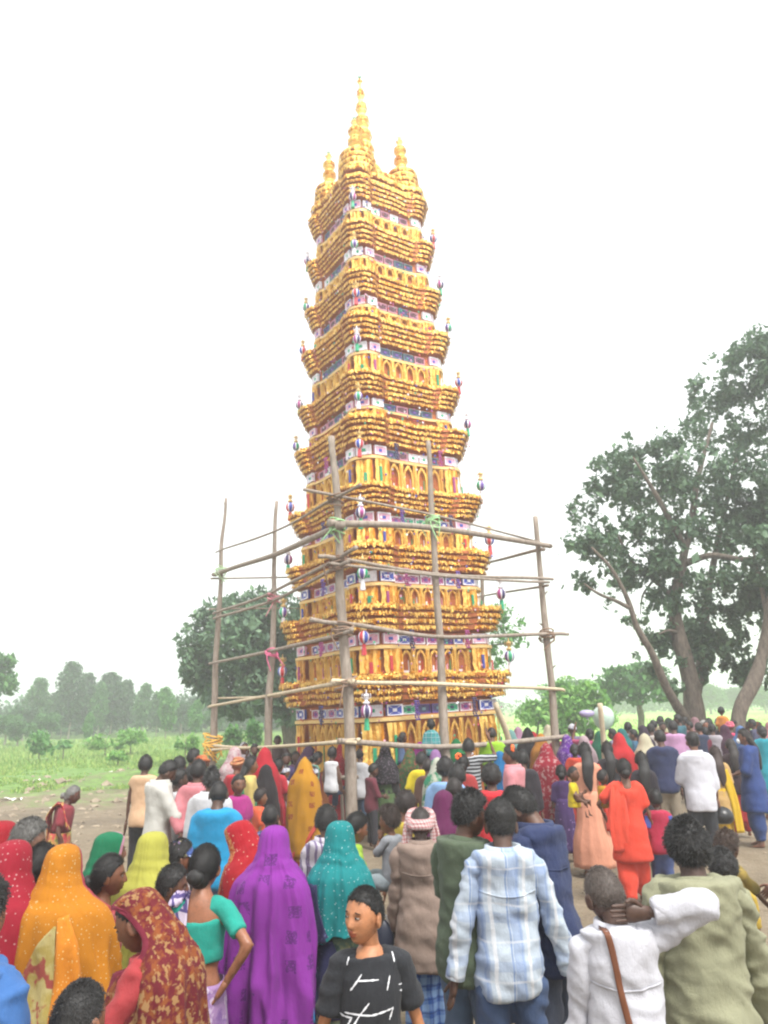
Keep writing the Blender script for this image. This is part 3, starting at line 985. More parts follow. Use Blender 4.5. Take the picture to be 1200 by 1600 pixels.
def face_place(mesh, name, parent, k, t, out, z, sx, sy, sz):
    """k: 0 = right-hand face (-y side of the tower), 1 = left-hand face (-x side), .5 = chamfer between them"""
    ang = -math.pi / 2 * k
    x, y = t, -out
    ca, sa = math.cos(ang), math.sin(ang)
    o = link(name, mesh, parent, (x * ca - y * sa, x * sa + y * ca, z), ang, (sx, sy, sz))
    return o

for i, (zc, a) in enumerate(zip(TZ, TA)):
    zb = 0.0 if i == 0 else TZ[i - 1] + TB[i - 1][1]
    zt = zc - TB[i][0]
    aw = a * .84
    H_ = zt - zb
    fr_h = min(.22, H_ * .34)
    rr = random.Random(i * 13 + 5)
    core = MB()
    prism(core, [(1, zb), (1, zt - fr_h * 1.15), (1.03, zt - fr_h * 1.1), (1.03, zt - fr_h * 1.0), (.99, zt - fr_h * .98), (.99, zt + .02)], aw)
    st = core.build('storey', REDBR, tower, smooth=False)
    # pale band under the frieze
    bd = MB()
    prism(bd, [(1.05, zt - fr_h * 1.42), (1.06, zt - fr_h * 1.40), (1.06, zt - fr_h * 1.12), (1.04, zt - fr_h * 1.08)], aw)
    bd.build('gold_band', GOLD_L, st, smooth=False)
    # cornice: stepped eaves
    cb = MB()
    lo, hi = zc - TB[i][0], zc + TB[i][1]
    nst = 4 if i < 3 else 5
    prof = [(.80, lo)]
    stp = []
    for k in range(nst):
        f0 = k / nst
        s = 1 - (.115 if i > 2 else .085) * (1 - ((k + 1) / nst) ** .9)
        z1 = lo + (hi - lo) * (f0 + .10)
        z2 = lo + (hi - lo) * (f0 + .9 / nst + .03)
        prof += [(s - .03, z1), (s, z1 + .015), (s, z2)]
        stp.append((s, z2))
    prof += [(1.0, hi), (.985, hi + .012), (.80, hi + .012)]
    prism(cb, prof, a, wob=.02, seed=i)
    cor = cb.build('cornice', REDBR, st, smooth=False)
    fm = MB()
    row = (hi - lo) / nst
    for k, (s, z2) in enumerate(stp):
        fringe(fm, a * (s + .006), z2 + .008, row * .70, 100 * i + k, sp=.030, flare=.008, wob=.02, wseed=i)
    fringe(fm, a * 1.0, hi - .01, .075, 100 * i + 50, sp=.034, up=True, wob=.02, wseed=i, flare=.012)
    fringe(fm, a * .99, hi - .01, .06, 100 * i + 51, up=True, flare=-.02, sp=.06)
    fo = fm.build('foil_fringe', GOLD, st, smooth=False)
    tag(fo, kind='stuff')
    # the tall lowest storey carries its arcade in the upper half
    if i == 0:
        zb = 1.0; H_ = zt - zb
    # faces
    mid = aw * .92
    bay = aw
    ph = H_ - fr_h * 1.45
    arches = ph > .3
    for k in (0, 1):
        hw = aw * (1 - .44 - .03)          # half width of the recessed middle
        npan = 5 if i < 5 else 4
        for j in range(npan):
            t = (-1 + (2 * j + 1) / npan) * hw
            if i < 4: nm = rr.choice(['magenta', 'blue', 'navy', 'magenta', 'green'])
            else: nm = rr.choice(['dark', 'plum', 'plum', 'dark', 'pale'])
            face_place(FR_VAR[nm], 'frieze_panel', st, k, t, mid * 1.0 + .0, zt - fr_h * .97, 2 * hw / npan * .86, .08, fr_h * .8)
        for (c0, half) in ((-1, 0), (1, 0)):
            t = c0 * aw * (1 - .32)
            nm = 'white' if (i % 2) else 'blue'
            if i > 3: nm = 'pale' if (i + k) % 2 else 'white'
            face_place(FR_VAR[nm], 'frieze_panel', st, k, t, bay + .012, zt - fr_h * .97, aw * .21, .08, fr_h * .9)
        if arches:
            na = 5 if i < 4 else 4
            for j in range(na):
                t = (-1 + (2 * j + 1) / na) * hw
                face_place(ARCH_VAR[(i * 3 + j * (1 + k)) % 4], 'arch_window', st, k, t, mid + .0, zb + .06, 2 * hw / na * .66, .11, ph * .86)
            for j in range(na + 1):
                t = (-1 + 2 * j / na) * hw
                face_place(PILLAR, 'pillar', st, k, t, mid + .05, zb + .03, .085, .085, ph * .95)
        for c0 in (-1, 1):
            t = c0 * aw * (1 - .33)
            face_place(CURT[(i + k) % 3], 'foil_curtain', st, k, t, bay + .0, zb + .03, aw * .25, .12, ph * .95)
            if i < 8:
                face_place(STRIPS[(i + k + (c0 > 0) * 2) % 4], 'paper_strip', st, k, t + (-.06 if c0 < 0 else .05), bay + .045, zb + ph * .2, .055, .08, ph * .55)
        if i < 5:
            for j, f in enumerate((-.45, .4) if k == 0 else (.1,)):
                face_place(BEADS[(i + j + k) % 3], 'bead_string', st, k, f * aw, a * .95, zc - TB[i][0] + .02, .7, .7, .75)
    # chamfers at the near, left and right corners
    for kk in (-.5, .5, 1.5):
        o_ = aw * (2 - .20) / math.sqrt(2)
        face_place(FR_VAR['white' if i % 2 else 'pale'], 'frieze_panel', st, kk, 0, o_ + .015, zt - fr_h * .97, aw * .24, .08, fr_h * .95)
        face_place(CURT[i % 3], 'foil_curtain', st, kk, 0, o_, zb + .03, aw * .25, .12, ph * .95)
        if i < 9:
            face_place(STRIPS[i % 2], 'paper_strip', st, kk, .03, o_ + .06, zb + ph * .12, .07, .08, ph * .42)
    pf = MB()
    for q in range(110):
        k = rr.choice((0, 0, 0, 1, 1)); t_ = rr.uniform(-.95, .95) * aw
        if rr.random() < .45: z_, o_ = zt - fr_h * rr.uniform(.05, 1.4), aw + .07
        elif rr.random() < .5: z_, o_ = zb + rr.uniform(.05, ph), aw + .09
        else: z_, o_ = rr.uniform(lo, hi), a * rr.uniform(.95, 1.0) + .02; t_ *= 1.12
        ang = -math.pi / 2 * k
        x_, y_ = t_, -o_
        c_ = np.array([x_ * math.cos(ang) - y_ * math.sin(ang), x_ * math.sin(ang) + y_ * math.cos(ang), z_])
        n_ = np.array([math.sin(ang), -math.cos(ang), 0]); u_ = np.array([-n_[1], n_[0], 0])
        rad_ = rr.uniform(.018, .036)
        ring = [c_ + n_ * .012] + [c_ + (u_ * math.cos(w_) + np.array([0, 0, 1]) * math.sin(w_)) * rad_ * (1 if j % 2 else .6) for j, w_ in enumerate(np.linspace(0, 2 * math.pi, 11)[:-1])]
        pf.add(ring, [np.array([[0, j + 1, (j + 1) % 10 + 1] for j in range(10)])], rr.randrange(6))
    pfo = pf.build('paper_flowers', [PANEL[c] for c in ('white', 'pink', 'magenta', 'green', 'blue', 'red')], st, smooth=False)
    tag(pfo, kind='stuff')
    # the two faces turned away: same pieces, one mesh
    bk_ = MB()
    for k in (2, 3):
        ang = -math.pi / 2 * k
        for j in range(5):
            t = (-1 + 2 * j / 4) * aw * .56
            x, y = t, -(mid + .05)
            V, Fs = tube([(x * math.cos(ang) - y * math.sin(ang), x * math.sin(ang) + y * math.cos(ang), z) for z in (zb + .03, zb + ph * .5, zb + ph)], .05, seg=6)
            bk_.add(V, Fs)
    tag(bk_.build('rear_pillars', GOLD, st), kind='stuff')

# top: corner turrets and the central spire
top_z = TZ[-1] + TB[-1][1]
def turret(cx, cy_, z0, r0, h, spike, name):
    mb = MB()
    prof = [(r0 * .9, z0)]
    nl = 4
    for k in range(nl):
        f = k / nl
        rr_ = r0 * (1.0 - .12 * f ** 2)
        prof += [(rr_ * .93, z0 + h * f), (rr_, z0 + h * (f + .06)), (rr_, z0 + h * (f + .8 / nl))]
    prof += [(r0 * .8, z0 + h * .97), (r0 * .55, z0 + h * 1.12), (r0 * .3, z0 + h * 1.22), (r0 * .25, z0 + h * 1.28)]
    V, Fs = lathe(prof, 20, (cx, cy_))
    mb.add(V, Fs)
    o = mb.build(name, REDBR, tower)
    fm = MB()
    r = np.random.default_rng(int(cx * 100) + 900)
    def ringf(rad, z, L, sp, up=False):
        n = max(8, int(2 * math.pi * rad / sp))
        for a in np.linspace(0, 2 * math.pi, n, endpoint=False):
            d = np.array([math.cos(a), math.sin(a), 0]); t = np.array([-d[1], d[0], 0])
            c = np.array([cx, cy_, z]) + d * rad
            l = L * r.uniform(.7, 1.3) * (-1 if up else 1)
            w = sp * .5
            fm.add([c - t * w, c + t * w, c + t * w + d * .03 + [0, 0, -l * .5], c - t * w + d * .03 + [0, 0, -l * .5], c + d * .01 + [0, 0, -l] - t * w * .6, c + d * .01 + [0, 0, -l] + t * w * .6],
                   [np.array([[0, 1, 2, 3], [3, 2, 5, 4]])])
    for k in range(nl):
        ringf(r0 * (1.0 - .12 * (k / nl) ** 2) + .01, z0 + h * (k / nl + .8 / nl), h / nl * .85, .045)
    ringf(r0 * .6, z0 + h * 1.1, .06, .045)
    # stacked finial
    z, rad = z0 + h * 1.2, r0 * spike[0]
    hh = spike[1]; n = spike[2]
    prof = []
    for k in range(n):
        f = k / n
        q = rad * ((1 - f) ** .95 if spike[1] > 1 else (1 - .35 * f) * (1 if k < n - 1 else .45)) + .018
        prof += [(q * .7, z + hh * f), (q, z + hh * (f + .35 / n)), (q * .72, z + hh * (f + .8 / n))]
        ringf(q + .004, z + hh * (f + .45 / n), hh / n * .5, .05, up=(k % 2 == 1))
    prof += [(.012, z + hh)]
    V, Fs = lathe(prof, 12, (cx, cy_))
    fm.add(V, Fs)
    fo = fm.build('foil_fringe', GOLD, o, smooth=False)
    tag(fo, kind='stuff')
    gm = MB()
    for k in range(7):
        a = k * .9
        gm.add(*tube([(cx, cy_, z + hh - .04), (cx + math.cos(a) * .03, cy_ + math.sin(a) * .03, z + hh + .08), (cx + math.cos(a) * .07, cy_ + math.sin(a) * .07, z + hh + .13)], [.012, .009, .004], seg=5))
    gm.build('green_tuft', plain('green_paper', '#5f9a6a', .6), o)
aT = TA[-1]
topm = MB()
prism(topm, [(.86, top_z), (.86, top_z + .22), (.93, top_z + .25), (.93, top_z + .36), (.8, top_z + .4), (.74, top_z + .58), (.78, top_z + .6), (.76, top_z + .7), (.6, top_z + .74)], aT)
tp = topm.build('top_platform', REDBR, tower, smooth=False)
fm = MB()
fringe(fm, aT * .94, top_z + .36, .15, 991); fringe(fm, aT * .9, top_z + .2, .12, 992); fringe(fm, aT * .93, top_z + .35, .08, 993, up=True); fringe(fm, aT * .79, top_z + .68, .12, 994)
tag(fm.build('foil_fringe', GOLD, tp), kind='stuff')
q = aT * .56
for sx, sy in ((-1, -1), (1, -1), (-1, 1), (1, 1)):
    turret(sx * q, sy * q, top_z + .38, aT * (.36 if (sx, sy) == (-1, -1) else .32), .62, (.36, .95, 6), 'corner_turret')
turret(0, 0, top_z + .35, aT * .38, 1.0, (.56, 2.75, 12), 'central_spire')

# lanterns hung at the cornice corners: things of their own
def lantern_protos():
    out = []
    for v, cols in enumerate((('white', 'navy', 'magenta'), ('white', 'blue', 'red'), ('white', 'green', 'violet'))):
        g = MB()
        nz, ns = 9, 24
        a = np.linspace(0, 2 * math.pi, ns, endpoint=False)
        zz = np.linspace(-1, 1, nz)
        V = np.stack([np.outer(np.sqrt(np.clip(1 - zz ** 2, .02, 1)) ** .9, np.cos(a)), np.outer(np.sqrt(np.clip(1 - zz ** 2, .02, 1)) ** .9, np.sin(a)), np.repeat(zz[:, None], ns, 1)], -1) * np.array([.115, .115, .135])
        Fg = gridF(nz, ns, True)
        seg = np.tile(np.arange(ns), nz - 1)
        for m, sel in enumerate((seg % 4 == 0, seg % 8 < 4, seg % 8 >= 4)):
            if m: sel = sel & (seg % 4 != 0)
            g.add(V.reshape(-1, 3), [Fg[sel]], m)
        gm_ = g.mesh('globe')
        for c in cols: gm_.materials.append(PANEL[c])
        cr = MB()
        cr.add(*lathe([(.05, .13), (.075, .17), (.03, .2), (.018, .25), (.05, .29), (.06, .31), (.012, .34), (.008, .42)], 10))
        for k in range(6):
            an = k * 1.047
            cr.add(*tube([(.02 * math.cos(an), .02 * math.sin(an), .22), (.09 * math.cos(an), .09 * math.sin(an), .27), (.08 * math.cos(an), .08 * math.sin(an), .34)], .007, seg=4))
        cm = cr.mesh('crown'); cm.materials.append(GOLD_L if v else PANEL['white'])
        ta = MB()
        ta.add(*lathe([(.02, -.12), (.05, -.16), (.045, -.2), (.06, -.36), (.02, -.37)], 8))
        tm_ = ta.mesh('tassel', False); tm_.materials.append(PANEL[('green', 'red', 'white')[v]])
        out.append((gm_, cm, tm_))
    return out
LP = lantern_protos()
CORN = [(-1, -1, 'near'), (-1, 1, 'left'), (1, -1, 'right')]
LCOL = ['magenta and navy', 'blue and red', 'green and violet']
LTAS = ['green', 'red', 'white']
for i, (zc, a) in enumerate(zip(TZ, TA)):
    for ci, (sx, sy, nm) in enumerate(CORN):
        v = (i + ci) % 3
        sc = .92 if i < 4 else .8
        # under the cornice, clear of the wall
        c = a * .93 if nm == 'near' else a * .91
        zz = zc - TB[i][0] - .12 * sc if nm == 'near' else zc + TB[i][1] + .36 * sc
        if nm != 'near' and i == 9: continue
        P = TM @ Vector((sx * c, sy * c, zz))
        root = empty('lantern', P, i * .4 + ci)
        root.scale = (sc, sc, sc)
        for me, pn in zip(LP[v], ('globe', 'crown', 'tassel')): link(pn, me, root)
        tag(root, '%s striped lantern with %s tassel at %s corner of the %s storey' % (LCOL[v], LTAS[v], nm, STOREY[min(9, i + (0 if nm == 'near' else 1))]), 'lantern', 'globe lanterns on the tower corners')

# ------------------------------------------------------------------ pole scaffold
def woodmat(name, c, c2):
    t = NT(name)
    n = t.noise(t.coord(scale=(1, 1, .25)), 16, 5, .65)
    n2 = t.noise(t.coord(), 3, 3)
    t.base(t.mix(t.math('MULTIPLY', n2, .4), t.ramp(n, [(.3, lin(c)), (.7, lin(c2))]), lin(c)))
    t.bump(n, .6, .02)
    return t.set(Roughness=.85)
WOOD = woodmat('weathered_wood', '#74685c', '#a89c90')
WOOD_L = woodmat('peeled_wood', '#a8977c', '#d2c4aa')

def pole(name, label, cat, group, pts, r0, r1, mat, seed, knots=0):
    P = [np.asarray(p, float) for p in pts]
    b = P[0].copy()
    o = MB()
    n = max(14, int(np.linalg.norm(P[-1] - P[0]) * 5))
    Q = smooth_path(P, n) - b
    s = np.linspace(0, n * .22, n)
    for k in range(3): Q[:, k] += .03 * vnoise(np.stack([s, np.full(n, k * 7.3), np.full(n, seed)], -1), seed)
    rr = np.linspace(r0, r1, n) * (1 + .10 * vnoise(np.stack([s * 1.7, np.full(n, 1.3), np.full(n, seed)], -1), seed + 5))
    rr[1:-1] *= 1
    o.add(*tube(Q, rr, seg=10, round_=False))
    r = random.Random(seed)
    for k in range(knots):      # stubs of lopped branches
        j = r.randrange(int(n * .5), n - 1)
        d = unit((r.uniform(-1, 1), r.uniform(-1, 1), .7))
        o.add(*tube([Q[j], Q[j] + d * r1 * 1.6, Q[j] + d * (r1 * 2 + .05)], [r1 * .5, r1 * .4, r1 * .25], seg=6))
    ob = o.build(name, mat)
    ob.location = b
    tag(ob, label, cat, group)
    return ob

def pole_px(u, vtop, ubase, y, **k):
    top = at_y(u, vtop, y)
    d = fw + cri * (ubase - 600) / F_PX + cup * (800 - 1160) / F_PX
    low = CAM + d * (y / d[1])
    dirv = (low - top) / (low[2] - top[2])
    foot = top + dirv * (-.3 - top[2])
    return [foot, (foot + top) / 2 + np.array([random.uniform(-.03, .03), 0, 0]), top]

PY = dict(p0=17.4, p1=15.2, p2=13.0, p3=13.9, p4=15.2, p5=19.5)
pp = {}
for key, (u, vt, ub, r0, r1, lab, kn) in dict(
        p0=(351, 778, 333, .10, .035, 'far left slim upright pole of the scaffold with yellow rope at its foot', 1),
        p1=(433, 783, 420, .095, .035, 'second upright scaffold pole from the left tied with pink cloth', 1),
        p2=(520, 682, 545, .105, .06, 'thick near corner upright pole of the scaffold with green lashing', 0),
        p3=(668, 690, 698, .095, .045, 'upright pole in front of the right face of the tower', 0),
        p4=(838, 806, 868, .095, .05, 'right corner upright pole with a stubby lopped top', 3),
        p5=(752, 880, 764, .06, .05, 'rear upright pole seen just past the right edge of the tower', 0)).items():
    pts = pole_px(u, vt, ub, PY[key])
    pp[key] = pts
    pole('scaffold_pole', lab, 'pole', 'upright poles of the scaffold', pts, r0, r1, WOOD, hash(key) % 97 if False else ord(key[1]), kn)

def on_pole(key, v):
    """point of a pole at picture row v"""
    a_, b_ = pp[key][0], pp[key][-1]
    best = None
    for f in np.linspace(0, 1.15, 700):
        p = a_ + (b_ - a_) * f
        q = p - CAM
        vv = 800 - F_PX * (q @ cup) / (q @ fw)
        if best is None or abs(vv - v) < best[0]: best = (abs(vv - v), p)
    return best[1]

fr = np.array([0, -.13, 0])     # rails are lashed on the near side
def rail(label, ends, r0, r1, mat=WOOD, seed=1, over=(0.35, 0.35), sag=0.0, off=1.0, name='scaffold_rail'):
    P = [on_pole(k, v) + fr * off * (1.0 if i % 2 == 0 else .95) if isinstance(k, str) else np.asarray(k) for i, (k, v) in enumerate(ends)]
    d0, d1 = unit(P[0] - P[1]), unit(P[-1] - P[-2])
    P = [P[0] + d0 * over[0]] + P + [P[-1] + d1 * over[1]]
    r0, r1 = r0 * .84, r1 * .84
    pole(name, label, 'rail', 'rails lashed across the scaffold poles', P, r0, r1, mat, seed)

# left side of the scaffold (near corner back to the far left pole)
rail('topmost thin rail on the left side of the scaffold', [('p2', 782), ('p1', 832), ('p0', 862)], .035, .022, seed=3, over=(.9, .25))
rail('thick crooked rail on the left side below the topmost', [('p2', 826), ('p1', 868), ('p0', 896)], .085, .05, seed=4, over=(.05, .35))
rail('upper rail of the close pair on the left side', [('p2', 874), ('p1', 928), ('p0', 957)], .045, .03, seed=5, over=(.6, .25))
rail('lower rail of the close pair on the left side', [('p2', 886), ('p1', 940), ('p0', 966)], .045, .03, seed=6, over=(.3, .1), off=1.4)
rail('long pale rail on the left side at the height of the pink cloth', [('p2', 990), ('p1', 1018), ('p0', 1036)], .05, .03, seed=7, over=(.35, .3))
rail('bent pale rail low on the left side', [('p2', 1066), ('p1', 1086), ('p0', 1102)], .05, .03, WOOD_L, seed=8, over=(.25, .3))
rail('straight pale rail just above the bent one', [('p1', 1088), ('p0', 1090)], .032, .022, WOOD_L, seed=9, over=(.4, .05), off=-1.0)
rail('lowest pale bamboo rail behind the women on the left', [('p2', 1156), ('p1', 1168), ('p0', 1164)], .045, .03, WOOD_L, seed=10, over=(.3, .15))
rail('second low bamboo rail crossing the lowest one on the left', [('p2', 1160), ('p1', 1166), ('p0', 1170)], .035, .028, WOOD_L, seed=17, over=(.2, .1), off=1.5)
# right side
rail('topmost thin rail on the right side of the scaffold', [('p2', 778), ('p3', 806), ('p4', 850)], .04, .015, seed=11, over=(.6, -1.2))
rail('thick crooked rail high on the right side', [('p2', 822), ('p3', 826), ('p4', 852)], .085, .06, seed=12, over=(.1, .25))
rail('upper rail at the middle of the right side', [('p2', 876), ('p3', 900), ('p4', 906)], .045, .035, seed=13, over=(.4, .25))
rail('thinner rail touching the upper middle one on the right side', [('p2', 884), ('p3', 902), ('p4', 912)], .035, .025, seed=14, over=(.05, -.3), off=1.4)
rail('long rail below the middle of the right side', [('p2', 976), ('p3', 996), ('p4', 992)], .05, .04, seed=15, over=(.6, .55))
rail('lower pale rail of the right side', [('p2', 1066), ('p3', 1068), ('p4', 1078)], .05, .035, WOOD_L, seed=16, over=(.25, .35))
rail('thick low beam in front of the tower base on the right', [('p2', 1158), ('p3', 1166), ('p4', 1152)], .06, .05, seed=18, over=(.1, .3))
# rails running back behind the tower
bk0, bk4, bk5 = on_pole('p0', 905), on_pole('p4', 860), on_pole('p5', 935)
for (ends, lab, sd, r_) in [([('p4', 858), (on_pole('p5', 880) + [0, .1, 0], 0)], 'short rail running back from the right corner pole near its top', 21, .05),
                            ([('p4', 916), (on_pole('p5', 930) + [0, .1, 0], 0)], 'rail running back from the right corner pole at mid height', 22, .035),
                            ([('p0', 901), (at_y(470, 902, 18.5), 0)], 'short horizontal rail behind the upper left of the scaffold', 23, .03),
                            ([('p0', 950), (at_y(470, 951, 18.5), 0)], 'thin horizontal rail behind the left side at mid height', 24, .022)]:
    rail(lab, ends, r_, r_ * .7, seed=sd, over=(.3, .5), off=-1.0)

# lashings
def lashing(name, label, key, v, col, seed, n=7, r=.16, th=.014, tails=3, hgt=.22):
    c = on_pole(key, v)
    rr = random.Random(seed)
    mb = MB()
    for k in range(n):
        z = (k / n - .5) * hgt
        a = np.linspace(0, 6.4, 18)
        rad = r * (1 + rr.uniform(-.12, .12))
        P = np.stack([np.cos(a) * rad, np.sin(a) * rad - .03, z + .05 * np.sin(a + rr.uniform(0, 6))], -1)
        mb.add(*tube(P, th, seg=5))
    for k in range(tails):
        a = rr.uniform(3.4, 6)
        p0 = np.array([math.cos(a) * r, math.sin(a) * r, 0])
        mb.add(*tube(smooth_path([p0, p0 + [rr.uniform(-.12, .12), -.06, -.1], p0 + [rr.uniform(-.2, .2), -.05, -.28 - rr.uniform(0, .15)]], 8), th * .8, seg=5))
    o = mb.build(name, plain(name + '_' + col, col, .8, var=.2), None)
    o.location = c
    tag(o, label, 'rope', 'lashings on the scaffold')
lashing('rope_lashing', 'pale green rope wound round the near corner pole and the thick rail', 'p2', 822, '#a4d098', 1, 8, .14)
lashing('rope_lashing', 'pale green rope round the pole in front of the right face', 'p3', 815, '#a4d098', 2, 6, .13)
lashing('rope_lashing', 'pale green cord tied near the top of the far left pole', 'p0', 888, '#b9d8ac', 3, 4, .13, .01, 4)
lashing('rope_lashing', 'loose yellow rope looped round the foot of the far left pole', 'p0', 1160, '#d9a94e', 4, 9, .2, .018, 6, .4)
lashing('cloth_tie', 'pink cloth tied round the second left pole at the pale rail', 'p1', 1020, '#d06a8c', 5, 4, .12, .016, 2, .12)
lashing('cloth_tie', 'faded red cloth tied round the second left pole at the paired rails', 'p1', 934, '#c08088', 6, 4, .12, .016, 1, .12)
lashing('rope_lashing', 'brown rope round the near corner pole at the paired rails', 'p2', 880, '#7a6250', 7, 5, .18, .018, 1)
lashing('rope_lashing', 'brown rope round the near corner pole at its highest rail', 'p2', 780, '#7a6250', 8, 4, .15, .016, 0)
lashing('rope_lashing', 'brown rope round the near corner pole at the long rail', 'p2', 983, '#8a7260', 9, 5, .18, .018, 1)
lashing('rope_lashing', 'brown rope round the near corner pole at the low pale rail', 'p2', 1066, '#8a7260', 10, 4, .18, .016, 1)
lashing('rope_lashing', 'brown rope round the right corner pole at its long rail', 'p4', 991, '#8a7260', 11, 4, .15, .016, 1)

# low barrier round the foot of the tower
def bar(name, label, p, q, r, mat, seed, cat='rail', grp='bars of the low barrier'):
    pole(name, label, cat, grp, [p, (np.asarray(p) + q) / 2, q], r, r * .8, mat, seed)
b0 = at(505, 1214, 90); b1 = at(560, 1216, 90)
bar('barrier_rail', 'short wooden barrier rail behind the yellow sari woman', b0, b1, .04, WOOD, 31)
for u, lab in ((533, 'thin left post of the low barrier by the near corner pole'), (549, 'thin right post of the low barrier by the near corner pole')):
    t_ = at(u, 1208, 90); bar('barrier_post', lab, np.array([t_[0], t_[1], 0]), t_, .03, WOOD, u, 'post', 'posts of the low barrier')
t_ = at(776, 1098, 78); f_ = at(800, 1180, 78)
bar('leaning_post', 'thick light wooden post leaning left beside the neon green shirt', f_ + (f_ - t_) * .6, t_, .07, WOOD_L, 35, 'post', None)
t_ = at(938, 1098, 80); f_ = at(943, 1150, 80)
bar('wooden_post', 'pale wooden post in front of the pale green balloon', f_ + (f_ - t_) * 1.6, t_, .062, WOOD_L, 36, 'post', None)
# ------------------------------------------------------------------ people: builder
PENDING = []      # (object, post function): garments and bodies grown into one skin by a voxel remesh

def pend(o, voxel, smooth=4, post=None):
    m = o.modifiers.new('skin_over', 'REMESH')
    m.mode = 'VOXEL'
    m.voxel_size = voxel
    m.use_smooth_shade = True
    if smooth:
        s = o.modifiers.new('relax', 'SMOOTH')
        s.factor = .5
        s.iterations = smooth
    PENDING.append((o, post))

def finalize():
    dg = bpy.context.evaluated_depsgraph_get()
    dg.update()
    res = []
    for o, post in PENDING:
        me = bpy.data.meshes.new_from_object(o.evaluated_get(dg))
        res.append((o, me, post))
    for o, me, post in res:
        old = o.data
        me.materials.clear()
        for m in old.materials: me.materials.append(m)
        n = len(me.vertices)
        co = np.empty(n * 3, np.float32)
        me.vertices.foreach_get('co', co)
        no = np.empty(n * 3, np.float32)
        me.vertex_normals.foreach_get('vector', no)
        V, N = co.reshape(-1, 3).astype(float), no.reshape(-1, 3).astype(float)
        if post and n:
            V = post(V, N)
            me.vertices.foreach_set('co', V.astype(np.float32).ravel())
        me.polygons.foreach_set('use_smooth', np.ones(len(me.polygons), bool))
        me.polygons.foreach_set('material_index', np.zeros(len(me.polygons), np.int32))
        if o.get('_add') is not None:
            extra = EXTRA[o['_add']]
            del o['_add']
            mb = MB()
            F = np.empty(len(me.loops), np.int32); me.loops.foreach_get('vertex_index', F)
            st = np.empty(len(me.polygons), np.int32); me.polygons.foreach_get('loop_start', st)
            tt = np.empty(len(me.polygons), np.int32); me.polygons.foreach_get('loop_total', tt)
            q = tt == 4
            Fs = [F[st[q][:, None] + np.arange(4)]]
            if (~q).any(): Fs.append(F[st[~q][:, None] + np.arange(3)])
            mb.add(V, Fs)
            for (v2, f2, m2) in extra: mb.add(v2, f2, m2)
            me2 = mb.mesh('body')
            for m in old.materials: me2.materials.append(m)
            me = me2
        me.name = o.name
        o.modifiers.clear()
        o.data = me
    PENDING.clear()
EXTRA = {}

def rotz(a): c, s = math.cos(a), math.sin(a); return np.array([[c, -s, 0], [s, c, 0], [0, 0, 1]])
def rotx(a): c, s = math.cos(a), math.sin(a); return np.array([[1, 0, 0], [0, c, -s], [0, s, c]])
def roty(a): c, s = math.cos(a), math.sin(a); return np.array([[c, 0, s], [0, 1, 0], [-s, 0, c]])

def head_grid(nt=40, npn=48):
    """unit head, height 0.23, face towards +y; returns V (nt*npn, 3) and unit directions"""
    t = np.linspace(.03, math.pi - .03, nt)
    p = np.linspace(0, 2 * math.pi, npn, endpoint=False)
    d = np.stack([np.sin(t)[:, None] * np.cos(p), np.sin(t)[:, None] * np.sin(p), np.repeat(np.cos(t)[:, None], npn, 1)], -1).reshape(-1, 3)
    return d

def head_shape(d, face=True):
    x, y, z = d[:, 0] * .077, d[:, 1] * .097, d[:, 2] * .115
    tt = np.clip(-z / .115, 0, 1)
    front = np.clip(d[:, 1], 0, 1); back = np.clip(-d[:, 1], 0, 1)
    x = x * (1 - .31 * tt ** 1.6) * (1 + .05 * np.exp(-((z - .03) / .05) ** 2))
    y = np.where(y > 0, y * (1 - .05 * tt), y * (1 - .52 * tt ** 1.1))
    y = y + .016 * tt * (d[:, 1] > -.3)
    y = y + .004 * back * np.exp(-((z - .03) / .04) ** 2)
    # flatter face plane
    y = np.where(d[:, 1] > .55, y - (d[:, 1] - .55) * .018, y)
    if face:
        ax = np.abs(x)
        g = lambda q, s: np.exp(-(q / s) ** 2)
        m = d[:, 1] > .2
        dy = .005 * g(ax - .026, .02) * g(z - .024, .010)
        dy -= .010 * g(ax - .031, .014) * g(z - .005, .012)
        prof = np.interp(z, [-.046, -.040, -.034, -.024, 0, .018, .03], [0, .010, .022, .021, .012, .005, 0])
        wid = np.interp(z, [-.045, -.03, 0, .02], [.013, .012, .008, .008])
        dy += prof * g(x, wid) + .007 * g(ax - .014, .006) * g(z + .036, .007)
        dy += .0095 * g(x, .021) * (g(z + .057, .006) + 1.05 * g(z + .071, .0075)) - .004 * g(x, .022) * g(z + .064, .0028)
        dy -= .004 * g(x, .02) * g(z + .083, .006)
        dy += .007 * g(x, .018) * g(z + .099, .012)
        dy += .004 * g(ax - .043, .016) * g(z + .022, .018)
        y = y + np.where(m, dy, 0)
    return np.stack([x, y, z], -1)

def hair_zt(dy, style):
    if style in ('short', 'crop', 'messy', 'fade', 'bald', 'bowl', 'receding'):
        xs, zs = [-1, -.6, -.25, 0, .2, .45, .7, 1], [-.52, -.42, -.30, -.05, .16, .42, .56, .60]
        if style == 'receding': zs = [-.5, -.4, -.25, 0, .35, .72, .86, .9]
    else:
        xs, zs = [-1, -.6, -.25, 0, .2, .45, .7, 1], [-.62, -.58, -.42, -.12, .10, .40, .55, .58]
    return np.interp(dy, xs, zs)

